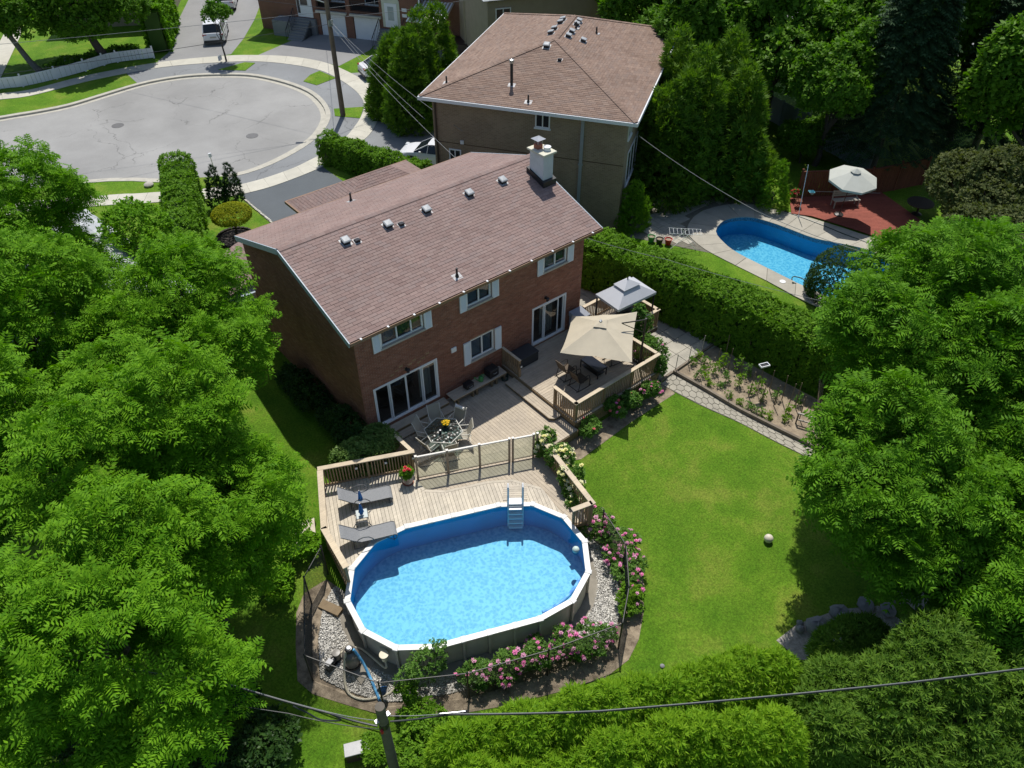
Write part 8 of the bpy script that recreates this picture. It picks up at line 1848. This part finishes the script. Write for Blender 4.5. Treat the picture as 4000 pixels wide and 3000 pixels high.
# white fence, top left
wf = thing('white_fence', 'curved low white panel fence in front of the shade trees at the top left', 'fence')
WFP = catmull([(-7,52.2),(-1.8,50.9),(-0.2,50.3),(2.3,50.3),(4.6,50.6),(6.2,51.0),(7.3,51.0),(10.0,50.1)], 3, False)
for a, b in zip(WFP[:-1], WFP[1:]):
    an = math.atan2(b[1]-a[1],b[0]-a[0]); L = math.hypot(b[0]-a[0],b[1]-a[1]); n = max(1,int(L/0.28))
    for k in range(n): MB().obox((a[0]+(b[0]-a[0])*(k+.5)/n,a[1]+(b[1]-a[1])*(k+.5)/n,-0.28),(L/n-0.02,0.025,0.74),an).build('picket', 'white_vinyl', wf)
    MB().bar((a[0],a[1],0.11),(b[0],b[1],0.11),0.05,0.06).build('cap_rail', 'white_vinyl', wf)
for p in WFP[::3]: MB().box(p[0]-.06,p[1]-.06,-.72,p[0]+.06,p[1]+.06,0.3).build('post', 'white_vinyl', wf)
# ================================================================ pond and paving at the lower right
plain('boulder_grey', (0.22,0.22,0.23), 0.85, 0.2, 4, 0.4, 20); plain('pond_water', (0.012,0.016,0.018), 0.08)
struct(draped('pond_bed', [(5.9,-15.7),(6.9,-15.8),(8.4,-16.4),(9.5,-17.2),(9.6,-18.2),(8.3,-18.4),(6.8,-17.5),(5.9,-16.6)], 'gravel_base', 0.015))
pnd = struct(MB().add([(8.3+0.9*math.cos(t),-17.4+0.6*math.sin(t),gz(8.3,-17.4)+0.05) for t in np.linspace(0,2*math.pi,20,endpoint=False)], [tuple(range(20))]).build('pond', 'pond_water'))
def boulder(x, y, r, lab, seed, sz=0.65):
    rr = random.Random(seed); m = MB(); m.ball((0,0,r*sz*0.8), r, 12, sz); m.v = [(v[0]*(1+rr.uniform(-.1,.1)),v[1]*(0.85+rr.uniform(-.1,.1)),v[2]*(1+rr.uniform(-.1,.1))) for v in m.v]
    return tag(m.build('boulder', 'boulder_grey', smooth=True, loc=(x,y,gz(x,y)), rz=rr.uniform(0,6)), lab, 'boulder')
boulder(8.2,-16.5,0.34,'large rounded grey boulder at the pond edge facing the lawn',1); boulder(7.2,-16.3,0.40,'dark rough boulder left of the pond',2); boulder(6.75,-16.0,0.16,'pale round stone at the sunny end of the pond bed',3,.9); boulder(6.95,-15.85,0.12,'smallest pale stone beside the round one',4,.9); boulder(9.15,-16.9,0.32,'flat grey boulder at the far pond edge',5,.35); boulder(9.55,-17.5,0.3,'flat boulder near the garden slabs',6,.35)
m = MB(); m.tube([(0.32*math.cos(t),0.02,0.30+0.32*math.sin(t)) for t in np.linspace(0,2*math.pi,25)], 0.06, 8, cap=False); o = m.build('stone_ring', 'boulder_grey', smooth=True, loc=(7.95,-17.0,gz(7.95,-17)-0.1), rz=R(30)); o.rotation_euler = (R(-35),0,R(-30)); tag(o, 'grey stone ring standing in the pond bed', 'stone ring')
gs_ = struct(MB().add([(x,y,gz(x,y)+0.01) for x,y in [(9.9,-17.4),(11.6,-17.2),(14.5,-17.6),(15.0,-19.4),(11.4,-19.2)]], [(0,4,3,2,1)]).build('garden_slabs', 'path_joint'))
for ix in range(6):
    for iy in range(3):
        x, y = 10.1+ix*0.78+iy*0.1, -19.1+iy*0.62-0.06*ix
        MB().prism([(x,y),(x+.76,y-.06),(x+.84,y+.54),(x+.08,y+.6)], lambda a,b: gz(a,b), lambda a,b: gz(a,b)+0.035).build('patio_slab', 'patio_slab', gs_)
bt = thing('bird_table', 'black hexagonal-roofed stand on the garden slabs at the right', 'stand', (10.35,-18.3,gz(10.35,-18.3))); MB().lathe([(0.40,1.15),(0.42,1.17),(0.10,1.42),(0.09,1.48),(0.02,1.5)], 6).build('roof', 'black_plastic', bt); MB().tube([(0,0,0),(0,0,1.2)], 0.05, 8).build('post', 'black_plastic', bt); MB().lathe([(0.25,0),(0.24,0.05),(0.06,0.08)], 12).build('base', 'black_plastic', bt)
gd = thing('garden_ornament', 'grey stone ornament on the garden slabs near the right edge', 'ornament', (11.9,-18.0,gz(11.9,-18)+.03)); MB().lathe([(0.16,0),(0.18,0.05),(0.08,0.15),(0.14,0.30),(0.05,0.45)], 10).build('figure', 'boulder_grey', gd, smooth=True); MB().box(-.2,-.2,-.01,.2,.2,.0).build('plinth', 'boulder_grey', gd)
wb = thing('compost_box', 'small white-lidded box near the foot of the utility pole', 'box', (-6.75,-10.05,-1.4), R(-25)); MB().box(-.38,-.18,0,.38,.18,.42).build('body', 'dark_brown_metal', wb); MB().box(-.40,-.20,.422,.40,.20,.47).build('lid', 'flashing', wb, bevel=0.01)
m = MB(); m.ball((0,0,0.03), 0.08, 8, .6); tag(m.build('lawn_stone', 'boulder_grey', smooth=True, loc=(2.28,-13.9,-1.4)), 'small pale stone on the lawn near the cedar hedge', 'stone')
m = MB(); m.ball((0,0,0.1), 0.3, 12, .5); tag(m.build('front_boulder', 'stone_sill', smooth=True, loc=(1.3,27.9,-0.7)), 'pale flat boulder on the verge at the near kerb', 'boulder')
m = MB(); m.box(-.35,-.3,0,.35,.3,.55); o = m.build('utility_cabinet', 'galvanised', loc=(-6.6,-1.3,gz(-6.6,-1.3)), rz=R(20), bevel=0.02); tag(o, 'grey metal cabinet half hidden by the left tree', 'cabinet')
